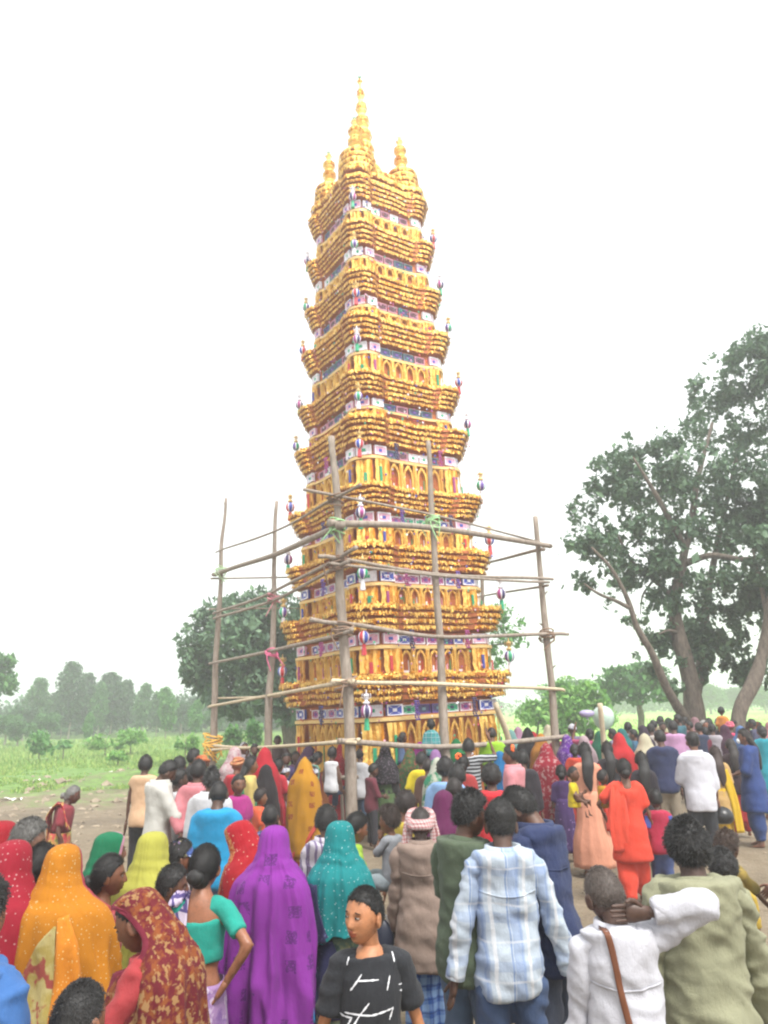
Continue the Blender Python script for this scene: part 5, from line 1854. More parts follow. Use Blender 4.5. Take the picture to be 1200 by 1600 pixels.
def build_veil(root, h, hs, kb, vl, sd, near, hb, hm, L, zS):
    """cloth drawn over the head and down the shoulders; open towards the face"""
    mat, hem = vl['mat'], vl.get('hem', .5) * h
    op = vl.get('open', 1.0)          # 1 = usual face opening
    full = vl.get('wide', 1.0)
    k = hs / .23
    mat = sheer(mat)
    th = hb[2] + .13 * k
    dz = h - (hb[2] + .115 * k)
    # rows: z, rx, ry, dy relative to head centre, half-angle covered, blend to body
    rows = [(.131, .006, .006, -.01, 180, 0), (.127, .040, .048, -.008, 176, 0), (.112, .068, .084, -.006, 160, 0), (.085, .086, .104, -.004, 128, 0), (.045, .094, .114, -.004, 116, 0),
            (0, .099, .120, -.010, 112, 0), (-.045, .109, .122, -.018, 109, .1), (-.085, .127, .132, -.026, 112, .3), (-.12, .155, .142, -.03, 122, .55)]
    R_ = []
    for (z, rx, ry, dy, an, bl) in rows:
        p = hb + hm @ (np.array([0, dy, z]) * k)
        q = np.array([0, hb[1] * .3, hb[2] + z * k])
        c = p * (1 - bl) + q * bl
        R_.append((c[0], c[1], c[2], rx * k, ry * k, min(180, 180 - (180 - an) * op), 1 - bl))
    sx = .128 * kb * full
    for (z, rx, ry, cy_, an) in ((zS - .002 * h, sx * .98, .106 * kb, -.014 * h, 150), (zS - .05 * h, sx * 1.08, .116 * kb, -.010 * h, 158), (zS - .11 * h, sx * 1.12, .118 * kb, -.006 * h, 160),
                                 (zS - .19 * h, sx * 1.16, .116 * kb, -.006 * h, 162), (.53 * h, sx * 1.17, .122 * kb, -.008 * h, 165), (.40 * h, sx * 1.19, .128 * kb, -.008 * h, 168), (.2 * h, sx * 1.17, .13 * kb, -.006 * h, 170), (.03 * h, sx * 1.2, .135 * kb, -.006 * h, 172)):
        if z > hem + .02 * h:
            c = L((0, cy_, z))[0]
            R_.append((c[0], c[1], c[2], rx, ry, 180 - (180 - an) * min(1, op), 0))
    f = .0
    last = R_[-1]
    c = L((0, -.008 * h, hem))[0]
    R_.append((c[0], c[1], c[2], last[3] * 1.01, last[4] * 1.03, last[5], 0))
    R_ = np.array(R_)
    nr, nc = (72, 100) if near else (24, 36)
    t = np.concatenate([[0], np.cumsum(np.abs(np.diff(R_[:, 2])) + .4 * np.abs(np.diff(R_[:, 3])))])
    tn = np.linspace(0, t[-1], nr)
    Q = np.stack([np.interp(tn, t, R_[:, j]) for j in range(7)], -1)
    for _ in range(2): Q[1:-1] = .25 * Q[:-2] + .5 * Q[1:-1] + .25 * Q[2:]
    U = np.linspace(-1, 1, nc)
    ang = U[None, :] * np.radians(Q[:, 5])[:, None]
    dn = np.clip((Q[0, 2] - Q[:, 2]) / (Q[0, 2] - Q[-1, 2]), 0, 1)[:, None]
    nz = vnoise(np.stack([np.sin(ang) * 2.4, np.cos(ang) * 2.4, Q[:, 2:3] * 2.2 + 0 * ang + sd], -1), sd)
    nz2 = vnoise(np.stack([np.sin(ang) * 6, np.cos(ang) * 6, Q[:, 2:3] * 3.5 + 0 * ang + sd], -1), sd + 1)
    body_f = np.clip((h - Q[:, 2:3]) / h * 2.2 - .22, 0, 1)
    cr = 1 - 2.4 * np.abs(vnoise(np.stack([ang * 2.6 + sd, Q[:, 2:3] * 1.1 + .25 * ang + .3 * nz, 0 * ang + sd * .7], -1), sd + 3))
    cr2 = 1 - 2.6 * np.abs(vnoise(np.stack([ang * 5.5 + 2 * Q[:, 2:3], Q[:, 2:3] * 3.2 - .8 * ang + .4 * nz, 0 * ang + sd * 1.3], -1), sd + 5))
    fo = (np.sin(ang * vl.get('nf', 7) + 3.2 * nz + sd) * .35 + .4 * nz + .2 * nz2 + .62 * cr + .42 * cr2) * (.004 + 1.5 * vl.get('fold', .020) * body_f) * h / 1.55
    # swags across the back of the neck
    sw = .0035 * k * np.exp(-((Q[:, 2:3] - (hb[2] - .09 * k)) / (.09 * k)) ** 2) * np.sin(Q[:, 2:3] / k * 95 + 3.0 * U[None, :] ** 2 + 2 * nz)
    rx, ry = Q[:, 3:4] + fo + sw, Q[:, 4:5] + fo + sw
    lx, ly = np.sin(ang) * rx, -np.cos(ang) * ry
    # the upper rows turn with the head
    hw = Q[:, 6:7]
    hr = hm @ np.array([0, 1.0, 0]); yaw = math.atan2(-hr[0], hr[1])
    ca, sa = np.cos(yaw * hw), np.sin(yaw * hw)
    X = Q[:, 0:1] + lx * ca - ly * sa
    Y_ = Q[:, 1:2] + lx * sa + ly * ca
    tiltx = math.asin(max(-1, min(1, hr[2])))
    Z_ = Q[:, 2:3] + (lx * 0 + (ly * math.sin(tiltx) * hw))
    hemw = np.clip((dn - .8) / .2, 0, 1)
    Z_ = Z_ + hemw * (.03 * nz + vl.get('slant', 0) * U[None, :]) * h / 1.55
    G = np.stack([X, Y_, Z_ + 0 * X], -1)
    shell(vl.get('name', 'veil'), G, mat, root, .0022)

def strip_over(name, parent, mat, pts, w, th=.004, n=30, m=9, fold=.006, seed=1, L=None, wdir=None):
    """cloth band along a path; wdir(i) gives the width direction"""
    P = smooth_path(pts, n)
    T = np.gradient(P, axis=0)
    G = np.zeros((n, m, 3))
    W_ = np.linspace(-.5, .5, m)
    wd_ = np.broadcast_to(np.asarray(w, float), (n,)) if np.ndim(w) == 0 else np.interp(np.linspace(0, 1, n), np.linspace(0, 1, len(w)), w)
    for i in range(n):
        d = np.asarray(wdir if wdir is not None else (1, 0, 0), float)
        d = unit(d - unit(T[i]) * np.dot(d, unit(T[i])))
        nr = np.cross(unit(T[i]), d)
        for j in range(m):
            G[i, j] = P[i] + d * W_[j] * wd_[i] + nr * fold * math.sin(j * 2.1 + i * .25 + seed)
    return shell(name, G, mat, parent, th)

def drape_back(strip, info, names, off=.007):
    """lay a strip on the back of a garment once that has its final surface"""
    def run():
        from mathutils.bvhtree import BVHTree
        tg = [c for c in info['root'].children if c.name.split('.')[0] in names]
        Vs, Ps, n = [], [], 0
        for o in tg:
            Vs += [v.co.copy() for v in o.data.vertices]
            Ps += [[i + n for i in p.vertices] for p in o.data.polygons]
            n = len(Vs)
        bv = BVHTree.FromPolygons(Vs, Ps)
        for v in strip.data.vertices:
            hit = bv.ray_cast(Vector((v.co.x, -1, v.co.z)), Vector((0, 1, 0)))
            if hit[0] is not None and v.co.y < .02: v.co.y = hit[0].y - off
    DEFER.append(run)
DEFER = []
# ------------------------------------------------------------------ people: who stands where
DK, MD, LT = '#553628', '#7a4f39', '#9a6a4e'       # skin tones
BLK, GRY, BRN = '#14110f', '#6f6a66', '#3a2418'
def sh(mat, sleeve=.45, hem=.46, **k): return dict(kind=k.pop('kind', 'shirt'), mat=mat if not isinstance(mat, str) else fab(mat), sleeve=sleeve, hem=hem, **k)
def tr(mat, kind='trousers', **k): return dict(kind=kind, mat=mat if not isinstance(mat, str) else fab(mat), **k)
def sk(mat, **k): return dict(mat=mat if not isinstance(mat, str) else fab(mat), **k)
def ve(mat, hem=.5, **k): return dict(mat=mat if not isinstance(mat, str) else fab(mat), hem=hem, **k)
DENIM, BLACKT, KHAKI, GREYT = '#3f5470', '#26262c', '#b5a68e', '#4a4a52'

def own(info, name, label, cat, group=None):
    """an Empty standing where the person stands, for a thing the person wears or holds"""
    r = info['root']
    e = empty(name, r.location, r.rotation_euler.z)
    tag(e, label, cat, group)
    return e

# ================================================================= front row
def boy_print(info):
    shirt = [c for c in info['root'].children if c.name.startswith('t_shirt')][0]
    def run():
        from mathutils.bvhtree import BVHTree
        me = shirt.data
        bv = BVHTree.FromPolygons([v.co for v in me.vertices], [p.vertices for p in me.polygons])
        h = info['h']
        # strokes in picture px of the enlarged crop, relative to the neck (570, 800), 5.45 px per photo px
        ST = [[(395, 730), (372, 785)], [(240, 740), (262, 890)], [(285, 785), (240, 820), (285, 825)], [(490, 830), (400, 950)], [(455, 875), (625, 870)], [(715, 850), (690, 950)],
              [(185, 935), (150, 968), (205, 1005)], [(760, 770), (748, 706), (845, 706), (876, 740), (876, 800)], [(892, 835), (885, 960)], [(930, 875), (885, 920), (850, 945)],
              [(790, 935), (845, 955)], [(800, 980), (840, 1005)], [(545, 1020), (470, 1110), (345, 1309), (330, 1340)], [(355, 1108), (560, 1108), (735, 1080), (705, 1160)],
              [(320, 1135), (408, 1137), (375, 1195)], [(375, 1255), (510, 1268)], [(785, 1240), (755, 1285)], [(440, 1420), (620, 1400)], [(560, 1380), (520, 1500)]]
        sc = 5.45 * 352
        r = random.Random(4)
        for st in ST:
            pts = [np.array([-(x - 570) / sc, 0, h * .80 - (y - 800) / sc]) for x, y in st]
            n = max(8, int(sum(np.linalg.norm(b - a) for a, b in zip(pts, pts[1:])) / .008))
            P = []
            for i in range(n + 1):
                t = i / n * (len(pts) - 1); j = min(int(t), len(pts) - 2); P.append(pts[j] + (pts[j + 1] - pts[j]) * (t - j))
            V = []
            mb = MB()
            T = np.gradient(np.array(P), axis=0)
            for i, p in enumerate(P):
                w = .0032 * (.5 + .8 * r.random()) * (1 if 0 < i < n else .4)
                sdv = unit(np.array([T[i][2], 0, -T[i][0]]))
                row = []
                for sgn in (-1, 1):
                    q = p + sdv * w * sgn
                    hit = bv.ray_cast(Vector((q[0], .6, q[2])), Vector((0, -1, 0)))
                    if hit[0] is None: row = None; break
                    row.append(np.array(hit[0]) + np.array(hit[1]) * .0022)
                if row is None:
                    if len(V) > 1: mb.add(np.concatenate(V), [gridF(len(V), 2, False)])
                    V = []
                else: V.append(np.array(row))
            if len(V) > 1: mb.add(np.concatenate(V), [gridF(len(V), 2, False)])
            if mb.n: mb.build('shirt_print', plain('white_print', '#d9dade', .7), info['root'])
    DEFER.append(run)
person('boy in a black t-shirt with white scratch lines looking left', 'boy', 568, 1386, 352, 174, sk='#a8724e', build=.92, top=sh('#23262d', .37, .44, kind='t_shirt', scoop=1, loose=.013, sflare=.014, neck=.012, fold=.0045),
       bottom=tr('#2f3340'), hair=('crop', '#12100f'), arms=(((.175, -.03, .48), (1, -.5, 0)), ((.175, -.03, .48), (1, -.5, 0))), head=(48, -2, 0), extras=[boy_print], detail=.008)

def sling(info):
    e = own(info, 'sling_bag', 'dark bag on a brown strap slung down the back of the white shirted man', 'bag')
    h, zS = info['h'], info['zS']
    pts = [(-.075, .05, zS + .02), (-.07, -.04, zS + .075), (-.055, -.118, zS + .01), (-.035, -.150, zS - .14), (-.005, -.152, zS - .30), (.005, -.152, zS - .36)]
    st_ = strip_over('strap', e, plain('brown_leather', '#6b3f28', .55), [info['L'](p)[0] for p in pts], .024, .005, 26, 5, 0, 1)
    drape_back(st_, info, ('shirt', 'sleeve'), .006)
    mb = MB(); V, Fs = box((.005, -.185, zS - .46), (.15, .06, .22)); mb.add(V, Fs)
    o = mb.build('pouch', plain('dark_bag', '#25211f', .6), e); bv = o.modifiers.new('soft', 'BEVEL'); bv.width = .025; bv.segments = 3
person('white shirted man with a shaved grey head clasping the back of his neck', 'man', 943, 1352, 362, 4, sk='#4b352b', top=sh('#dfdfe8', .93, .42, collar=1, loose=.014, fold=.008, sflare=.006), bottom=tr('#3b3f4a'),
       hair=('bald', '#62564f'), arms=('relax', 'neck'), head=(-14, 16, -8), extras=[sling], detail=.0085, hunch=.02)
person('man in an olive grey sweatshirt with thick curly hair seen from behind', 'man', 1072, 1284, 332, 6, sk='#463026', top=sh('#a3a384', 1.0, .45, rib=1, loose=.020, fold=.009, name='sweatshirt', sflare=.012), bottom=tr('#54698a'),
       hair=('curly', '#171514'), arms=(((.155, .05, .47), (.6, -1, 0)), ((.17, .10, .50), (.6, -.9, 0))), head=(-6, 4, 0), build=1.08, detail=.009)
person('man in a pale blue plaid shirt and jeans seen from behind', 'man', 782, 1256, 272, 0, sk='#4f372b', top=sh(fab('#cfdcea', 'plaid', '#86a2d6', '#f4f6fa', 1.0), 1.0, .44, collar=1, loose=.014, flare=.012, fold=.008, sflare=.008), bottom=tr('#48608a', loose=.018),
       hair=('fade', '#191715'), arms=(((.185, -.0, .455), (1, -.6, 0)), ((.205, .02, .455), (1, -.6, 0))), head=(4, 8, 0), build=1.04, detail=.009)
person('young man in a dark green t-shirt turning his face to the right', 'man', 727, 1241, 262, 45, sk='#5c3b2a', top=sh('#5b6a52', .42, .44, kind='t_shirt', rib=1, loose=.022), bottom=tr('#5a7290'), hair=('messy', '#171514'),
       arms=('relax', 'down'), head=(26, 6, 0), detail=.01)
person('tall man in a navy shirt bowing his head to the left', 'man', 818, 1223, 252, -48, sk='#5a3d2e', top=sh('#2b3a66', 1.0, .43, collar=1, loose=.022, fold=.008), bottom=tr('#4c5468'), hair=('short', '#181513'),
       arms=('relax', 'front'), head=(-12, 30, 0), lean=5, build=1.05, detail=.01)

def gamcha(info):
    hb, kh, hm = info['hb'], info['kh'], info['hm']
    mat = fab('#c98f8f', 'checks', '#e2cfcc', '#a04048', 3.0)
    mb = MB()
    a = np.linspace(0, 2 * math.pi, 40)
    for (zz, rr, dy) in ((.045, .028, 0), (.025, .03, -.005), (.062, .02, .004)):
        P = np.stack([np.cos(a) * .088, np.sin(a) * .108 + dy, zz - .05 * np.sin(a) * -1 + .006 * np.sin(a * 3)], -1) * kh
        mb.add(*tube(P @ hm.T + hb, rr * kh * (1 + .12 * np.sin(a * 5)), rr * .8 * kh, seg=10, cap=False))
    mb.build('gamcha', mat, info['root'])
    for x, l in ((.095, .22), (-.09, .16)):
        strip_over('gamcha_end', info['root'], mat, [hb + np.array([x * .9, -.04, .02]) * kh, hb + np.array([x * 1.1, -.06, -.06]) * kh, hb + np.array([x * 1.25, -.07, -.06 - l * .6]) * kh, hb + np.array([x * 1.2, -.06, -.06 - l]) * kh], .07 * kh, .012, 20, 7, .008, 2)
def side_bag(info):
    e = own(info, 'handbag', 'dark blue handbag held beside the taupe kurta', 'bag')
    mb = MB(); p = info['S'][0][2]
    V, Fs = sphere((0, 0, 0), (.09, .05, .16), 12, 14); mb.add(V + p + np.array([-.10, -.03, -.10]), Fs)
    mb.build('pouch', plain('navy_bag', '#232838', .45), e)
    t = MB(); t.add(*tube(smooth_path([p + [-.15, -.03, .0], p + [-.08, -.02, .08], p + [-.04, -.03, .0]], 9), .010, seg=6)); t.build('handle', plain('bag_handle', '#cfcac6', .5), e)
person('man in taupe kurta and blue lungi, red checked cloth round his head', 'man', 656, 1262, 216, 4, sk='#4a342a', top=sh('#a38d80', 1.0, .34, collar=1, loose=.028, flare=.025, name='kurta', fold=.008),
       skirt=sk(fab('#2f62b8', 'checks', '#8fb4e6', '#1f3f86', .9), top=.46, hem=.04, width=.13, name='lungi'), hair=('bald', '#3a322e'), arms=('relax', 'front'), head=(0, 8, 0), extras=[gamcha, side_bag], detail=.011)

def teal_border(info):
    zS, r = info['zS'], info['root']
    pts = [(-.17, -.06, zS - .03), (-.175, -.12, zS - .16), (-.13, -.165, zS - .34), (-.07, -.18, zS - .52), (-.03, -.19, zS - .75)]
    st_ = strip_over('pallu', r, fab('#2b2f5c', 'dots', '#6a6fa0', None, 1.5), pts, [.10, .14, .18, .22, .26], .004, 34, 11, .008, 1)
    drape_back(st_, info, ('veil', 'skirt', 'blouse'), .010)
    pts2 = [(x - .075 - .012 * i, y - .004, z) for i, (x, y, z) in enumerate(pts)]
    strip_over('pallu_border', r, fab('#2f8fd0', 'dots', '#a8d8f0', None, 2.0), pts2, [.04, .05, .06, .06, .06], .004, 34, 5, .003, 1)
person('woman with a sequinned turquoise veil and navy pallu seen from behind', 'woman', 530, 1287, 246, 3, sk=MD, top=sh(fab('#5f7a62', 'floral', '#8d9a78', '#3f5a58'), .5, .6, kind='blouse', loose=.004), skirt=sk(fab('#647a66', 'floral', '#a39a6a', '#38514e'), width=.19),
       veil=ve(fab('#12a5a8', 'dots', '#bfeeee', None, 1.7), .60, fold=.028, slant=.05), extras=[teal_border])
person('woman wrapped head to foot in a purple sari seen from behind', 'woman', 428, 1294, 252, 4, sk=MD, top=sh('#7a2a92', .5, .6, kind='blouse', loose=.004), skirt=sk(fab('#a83abc', 'motif', '#7a2c92'), width=.18),
       veil=ve(fab('#b240c6', 'motif', '#82309a', None, .8), .17, fold=.042, wide=1.12, nf=6))

def teal_pallu(info):
    zS, r = info['zS'], info['root']
    m = fab('#b79ac8', 'patch', '#e2d4e8', '#5a4a8c', 1.1)
    pts = [(-.10, .10, zS - .12), (-.10, .05, zS + .045), (-.10, -.06, zS + .035), (-.10, -.125, zS - .09), (-.085, -.145, zS - .30), (-.075, -.165, zS - .55), (-.07, -.18, zS - .85), (-.07, -.185, zS - 1.0)]
    st_ = strip_over('pallu', r, m, pts, [.09, .10, .11, .12, .13, .15, .18, .19], .005, 44, 11, .007, 3)
    drape_back(st_, info, ('blouse', 'body', 'skirt'), .010)
    pts2 = [(x + .0, y - .012, z) for x, y, z in pts[4:]]
    st2 = strip_over('pallu_border', r, fab('#1fa878'), pts2, [.04, .045, .05, .05], .004, 24, 5, .002, 1)
    drape_back(st2, info, ('blouse', 'body', 'skirt'), .018)
person('woman in a teal blouse with hair in a bun and hand on hip', 'woman', 319, 1324, 280, 6, sk='#8a5a40', top=sh('#18a896', .34, .63, kind='blouse', neck=-.035, loose=.008, fold=.003), skirt=sk(fab('#b28cc0', 'floral', '#8a62a8', '#d8c4e0'), top=.57, width=.18),
       hair=('bun', '#191615'), arms=('down', 'hip'), head=(6, 3, 0), extras=[teal_pallu], detail=.009)
person('woman in a maroon and ochre printed shawl bowing her face to the left', 'woman', 228, 1384, 368, -80, sk='#6e452f', top=sh('#b83a3e', .98, .55, kind='blouse'), skirt=sk(fab('#8e2430', 'floral', '#b5652e', '#d8a878')),
       veil=ve(fab('#8a2230', 'floral', '#b3602c', '#d0a068', 2.3, border=('#a0304a', .07)), .36, fold=.03, wide=.98, open=1.42), hair=('bun', BLK), arms=(((.14, .22, .58), (.8, -.6, -.4)), 'fwd'), head=(-4, 26, 0), lean=6)
def khaki_patch(info):
    zS, r = info['zS'], info['root']
    b = [(.10, -.170, zS - .04), (.06, -.185, zS - .16), (.035, -.192, zS - .32), (.02, -.196, zS - .55), (.02, -.2, zS - .8)]
    st_ = strip_over('sari_panel', r, fab('#b5a050', 'floral', '#c8b878', '#a8483c', .9), b, [.01, .12, .20, .23, .24], .004, 34, 9, .006, 2)
    drape_back(st_, info, ('veil',), .008)
    b = [(.13, -.165, zS + .0), (.17, -.185, zS - .15), (.185, -.195, zS - .4), (.19, -.2, zS - .8)]
    st2 = strip_over('veil_fold', r, fab('#ea8f12', 'dots', '#f6d48a', None, 1.9), b, [.05, .10, .12, .13], .006, 30, 9, .010, 5)
    drape_back(st2, info, ('veil',), .014)
person('woman under a golden orange dotted veil edged with pink', 'woman', 97, 1324, 290, 4, sk=MD, top=sh('#c22a4a', .5, .6, kind='blouse', loose=.004), skirt=sk(fab('#b5a050', 'floral', '#c8b878', '#a8483c', .6), width=.2),
       veil=ve(fab('#ee9a14', 'dots', '#f8dc9a', None, 2.0, border=('#d8445e', .11)), .2, fold=.04, wide=1.40, open=.8), extras=[khaki_patch])
person('woman under a red veil with white dots at the left edge', 'woman', 18, 1318, 292, 5, sk=MD, top=sh('#b01c38', .5, .6, kind='blouse', loose=.004), skirt=sk('#b01c38'), veil=ve(fab('#c51c3a', 'dots', '#f0b8b8', None, 1.6), .3, fold=.02))
person('woman in a plain red veil at the far left edge behind the grey haired man', 'woman', 0, 1287, 240, 10, sk=MD, top=sh('#c01830', .5, .6, kind='blouse', loose=.004), skirt=sk('#c01830'), veil=ve('#c8182e', .4))
def mask_strap(info):
    t = MB(); W = info['W']
    V, Fs = tube(W(np.array([(.074, .03, -.03), (.080, 0, -.01), (.082, -.012, .02)])), .002, seg=5); t.add(V, Fs)
    V, Fs = sphere((0, .088, -.055), (.052, .03, .042), 10, 14); t.add(W(V), Fs)
    t.build('face_mask', plain('mask_white', '#dfe3e6', .7), info['root'])
person('grey haired man wearing a white face mask near the left edge', 'man', 38, 1283, 272, 62, sk='#6f5040', top=sh('#b9b6ae', .5, .46, collar=1), bottom=tr(GREYT), hair=('short', '#6a6864'), extras=[mask_strap], head=(8, 6, 0))
person('woman with black knotted hair between the red and orange veils', 'woman', 62, 1322, 276, 12, sk=MD, top=sh('#a8344a', .4, .6, kind='blouse'), skirt=sk('#7a2a3a'), hair=('bun', '#171413'))
person('person in a blue t-shirt cut off by the bottom left corner', 'man', -42, 1378, 470, 15, sk='#80563f', top=sh('#3f74b8', .5, .46, kind='t_shirt', loose=.026, sflare=.014), bottom=tr(DENIM), hair=('short', BLK), build=1.02)
person('dark haired child whose crown alone shows at the bottom left', 'child', 118, 1540, 485, 20, sk=MD, top=sh('#7a3a4a', .45, .46), bottom=tr(GREYT), hair=('crop', '#1a1716'), head=(6, 4, 0))
person('woman in a green veil edged with pink and white facing away right', 'woman', 168, 1304, 240, 55, sk=MD, top=sh('#1b8a5c', .5, .6, kind='blouse', loose=.004), skirt=sk('#1b8a5c'), veil=ve(fab('#139062', None, None, None, 1, border=('#e6a8c4', .045)), .5, open=.9), hair=('bun', BLK))
person('woman with smooth black hair and an earring looking right', 'woman', 166, 1338, 265, 62, sk='#6e452f', top=sh(fab('#c2384a', 'floral', '#d88a8a', '#a02838', 1.5), .45, .6, kind='blouse', neck=-.01), skirt=sk('#b03048'), hair=('bun', '#181514'), head=(14, 2, 0))
person('woman in a pale lemon yellow veil seen from behind', 'woman', 236, 1304, 246, 20, sk=MD, top=sh('#d0c860', .5, .6, kind='blouse', loose=.004), skirt=sk('#c8c25a'), veil=ve('#dedb62', .48, wide=1.35, open=.8))
def cap_blue(info):
    W = info['W']; t = MB()
    d = head_grid(16, 28); V = head_shape(d, False) * 1.12 + np.array([0, 0, .008]); sel = V[:, 2] > .02
    V[:, 2] = np.maximum(V[:, 2], .022)
    t.add(W(V), [gridF(16, 28, True)[:, ::-1], np.arange(28)])
    t.build('cap', fab('#5a7ac8', 'floral', '#e8b0c8', '#e8e2a0', 1.4), info['root'])
    b = MB(); a = np.linspace(-1.1, 1.1, 12)
    G = np.concatenate([np.stack([np.sin(a) * .085, np.cos(a) * .105, 0 * a + .03], -1), np.stack([np.sin(a) * .095, np.cos(a) * .165, .018 + 0 * a], -1)])
    b.add(W(G), [gridF(2, 12, False)]); o = b.build('brim', plain('cap_brim', '#9fb4e4', .7), info['root']); m = o.modifiers.new('t', 'SOLIDIFY'); m.thickness = .006
person('child in a blue and pink patterned cap facing right', 'child', 277, 1316, 226, 70, sk=MD, top=sh('#e6e0e0', .9, .46), bottom=tr(GREYT), hair=('short', BLK), extras=[cap_blue])
person('boy with short black hair looking right beside the lemon veil', 'boy', 264, 1356, 266, 72, sk='#5e3d2b', top=sh('#cfc8c0', .45, .46), bottom=tr(GREYT), hair=('short', '#191614'), head=(8, 2, 0))
person('woman in a red veil with a wide gold border bowing to the left', 'woman', 381, 1282, 226, -62, sk=MD, top=sh(fab('#d0182e', 'dots', '#f0b0a0'), .5, .55, kind='blouse'), skirt=sk('#c81a30'),
       veil=ve(fab('#d4182c', 'dots', '#f2c0a8', None, 1.3, border=('#d0562e', .10, '#e6a868')), .42, fold=.02, open=.9), hair=('bun', BLK), head=(-6, 20, 0), lean=3, arms=('down', 'front'))
person('man hidden behind the turquoise veil in a purple and white striped shirt', 'man', 508, 1262, 200, 12, sk='#553a2d', top=sh(fab('#d8d2de', 'stripes', '#8a7aa0'), .45, .46, collar=1), bottom=tr(GREYT), hair=('short', '#221e1c'), head=(-10, 6, 0))
person('woman in lime green with black hair bowing towards the child in grey', 'woman', 552, 1268, 196, 62, sk=MD, top=sh('#a8cc3c', .5, .55, kind='blouse'), skirt=sk('#a4d048'), hair=('bun', '#1a1715'), head=(6, 18, 0), arms=('carry', 'carry'), lean=4)
person('small girl in a grey top carried by the woman in lime green', 'girl', 611, 1262, 206, -62, h=.98, sk='#7a5138', top=sh('#9ea2a8', .45, .46), bottom=tr('#9aa6ac'), hair=('messy', '#3b2a20'), arms=('chin', 'down'), legs='sit')
person('child with dark brown hair between the grey girl and the kurta man', 'child', 632, 1240, 172, 15, sk=MD, top=sh('#c8b040', .45, .46), bottom=tr(GREYT), hair=('messy', '#2a1c17'))
person('girl with messy brown hair beside the olive sweatshirt facing right', 'girl', 1131, 1302, 206, 60, sk='#6f4a36', top=sh('#b59a4a', .4, .46), skirt=sk('#8a6a4a', hem=.3), hair=('messy', '#4a3427'), arms=('fwd', 'fwd'))
person('small child with a round black head against the olive sweatshirt', 'child', 1128, 1330, 240, 10, sk=MD, top=sh('#c8a838', .4, .46), bottom=tr(GREYT), hair=('curly', '#1b1918'))
person('person with a mint green sleeve cut off by the right edge', 'woman', 1226, 1246, 215, -25, sk='#7a5340', top=sh('#3aa684', .46, .46, kind='kurta', loose=.03), bottom=tr(GREYT, 'salwar'), hair=('long', BLK), arms=('down', 'fwd'))

# ================================================================= middle rows, left
person('man in a bright sky blue t-shirt and jeans seen from behind', 'man', 341, 1221, 169, 0, sk='#4c3529', top=sh('#12a0d8', .46, .45, kind='t_shirt', loose=.024, sflare=.014), bottom=tr('#5a78a4'), hair=('crop', '#191614'), build=1.12, head=(0, 8, 0))
person('balding man in a white shirt behind the sky blue t-shirt', 'man', 330, 1201, 153, 8, sk='#543a2c', top=sh('#e2e2e6', .9, .46, collar=1, loose=.024), bottom=tr(GREYT), hair=('receding', '#1d1a18'), build=1.05)
person('man in a pink shirt and jeans with hands behind his back', 'man', 309, 1190, 141, 8, sk='#5c3f30', top=sh('#e08a92', .8, .44, collar=1), bottom=tr('#5c6878'), hair=('short', '#191614'), arms=('back', 'back'))
def phone_item(info):
    e = own(info, 'mobile_phone', 'dark mobile phone held by the man in the white shirt', 'phone')
    p = (info['S'][0][2] + info['S'][1][2]) / 2 + np.array([0, .07, .03])
    mb = MB(); mb.add(*box(p, (.08, .012, .15))); o = mb.build('phone_body', plain('phone_black', '#1b1c20', .2), e)
person('man in a white shirt looking down at his phone', 'man', 258, 1185, 140, 62, sk='#523829', top=sh('#dcdad2', .62, .44, collar=1, loose=.026, fold=.008), bottom=tr('#3c3a3e'), hair=('short', '#151312'), arms=('phone', 'phone'), head=(4, 30, 0), extras=[phone_item])
person('man in a peach sleeveless vest and black trousers seen from behind', 'man', 227, 1182, 113, 4, sk='#5a3d2e', top=sh('#ecc29a', .12, .46, kind='vest'), bottom=tr(BLACKT), hair=('curly', '#171514'))
def old_pallu(info):
    zS, r = info['zS'], info['root']
    strip_over('pallu', r, fab('#d8484e', 'floral', '#e8b860', '#a83a44'), [(.12, .12, zS - .25), (.09, .02, zS + .05), (.0, -.13, zS - .05), (-.08, -.15, zS - .3), (-.1, -.16, zS - .6)], [.14, .2, .3, .32, .3], .005, 30, 9, .014, 2)
person('bent old woman with grey hair in a faded red sari standing on the mud', 'woman', 112, 1227, 122, 78, sk='#5a3a30', top=sh('#9a3440', .4, .6, kind='blouse'), skirt=sk(fab('#d0ac58', 'floral', '#d4484e', '#98984e', .7), width=.27, hem=.08), hair=('bun', '#8d8a86'), build=1.2, hunch=.03, lean=3, head=(0, 14, 0), arms=('relax', 'relax'), extras=[old_pallu])
person('dark haired man in a black shirt behind the phone man', 'man', 279, 1184, 121, 10, sk=DK, top=sh('#3a3438', .45, .46), bottom=tr(GREYT), hair=('short', '#151312'))
def pack(info):
    e = own(info, 'backpack', 'black and white backpack between the phone man and the pink shirt', 'bag')
    zS = info['zS']; mb = MB(); V, Fs = sphere((0, -.17, zS - .2), (.14, .09, .2), 14, 16); mb.add(V, Fs); mb.build('pack_body', fab('#2c2c30', 'floral', '#5a5a60', '#d8d8dc', 1.2), e)
    for sg in (-1, 1): strip_over('strap', e, fab('#2c2c30'), [(sg * .09, .09, zS - .2), (sg * .09, .07, zS - .02), (sg * .09, 0, zS + .06), (sg * .09, -.1, zS - .04)], .04, .008, 16, 4, 0, 1)
person('youth in white with a backpack standing behind the phone man', 'man', 277, 1203, 135, 60, sk='#4a3226', top=sh('#e6e6e8', .45, .46), bottom=tr(BLACKT), hair=('short', BLK), extras=[pack])
person('man in a teal shirt looking right near the rope tied pole', 'man', 300, 1172, 108, 62, sk='#5c3f30', top=sh('#17a09a', .45, .46), bottom=tr(GREYT), hair=('short', BLK))
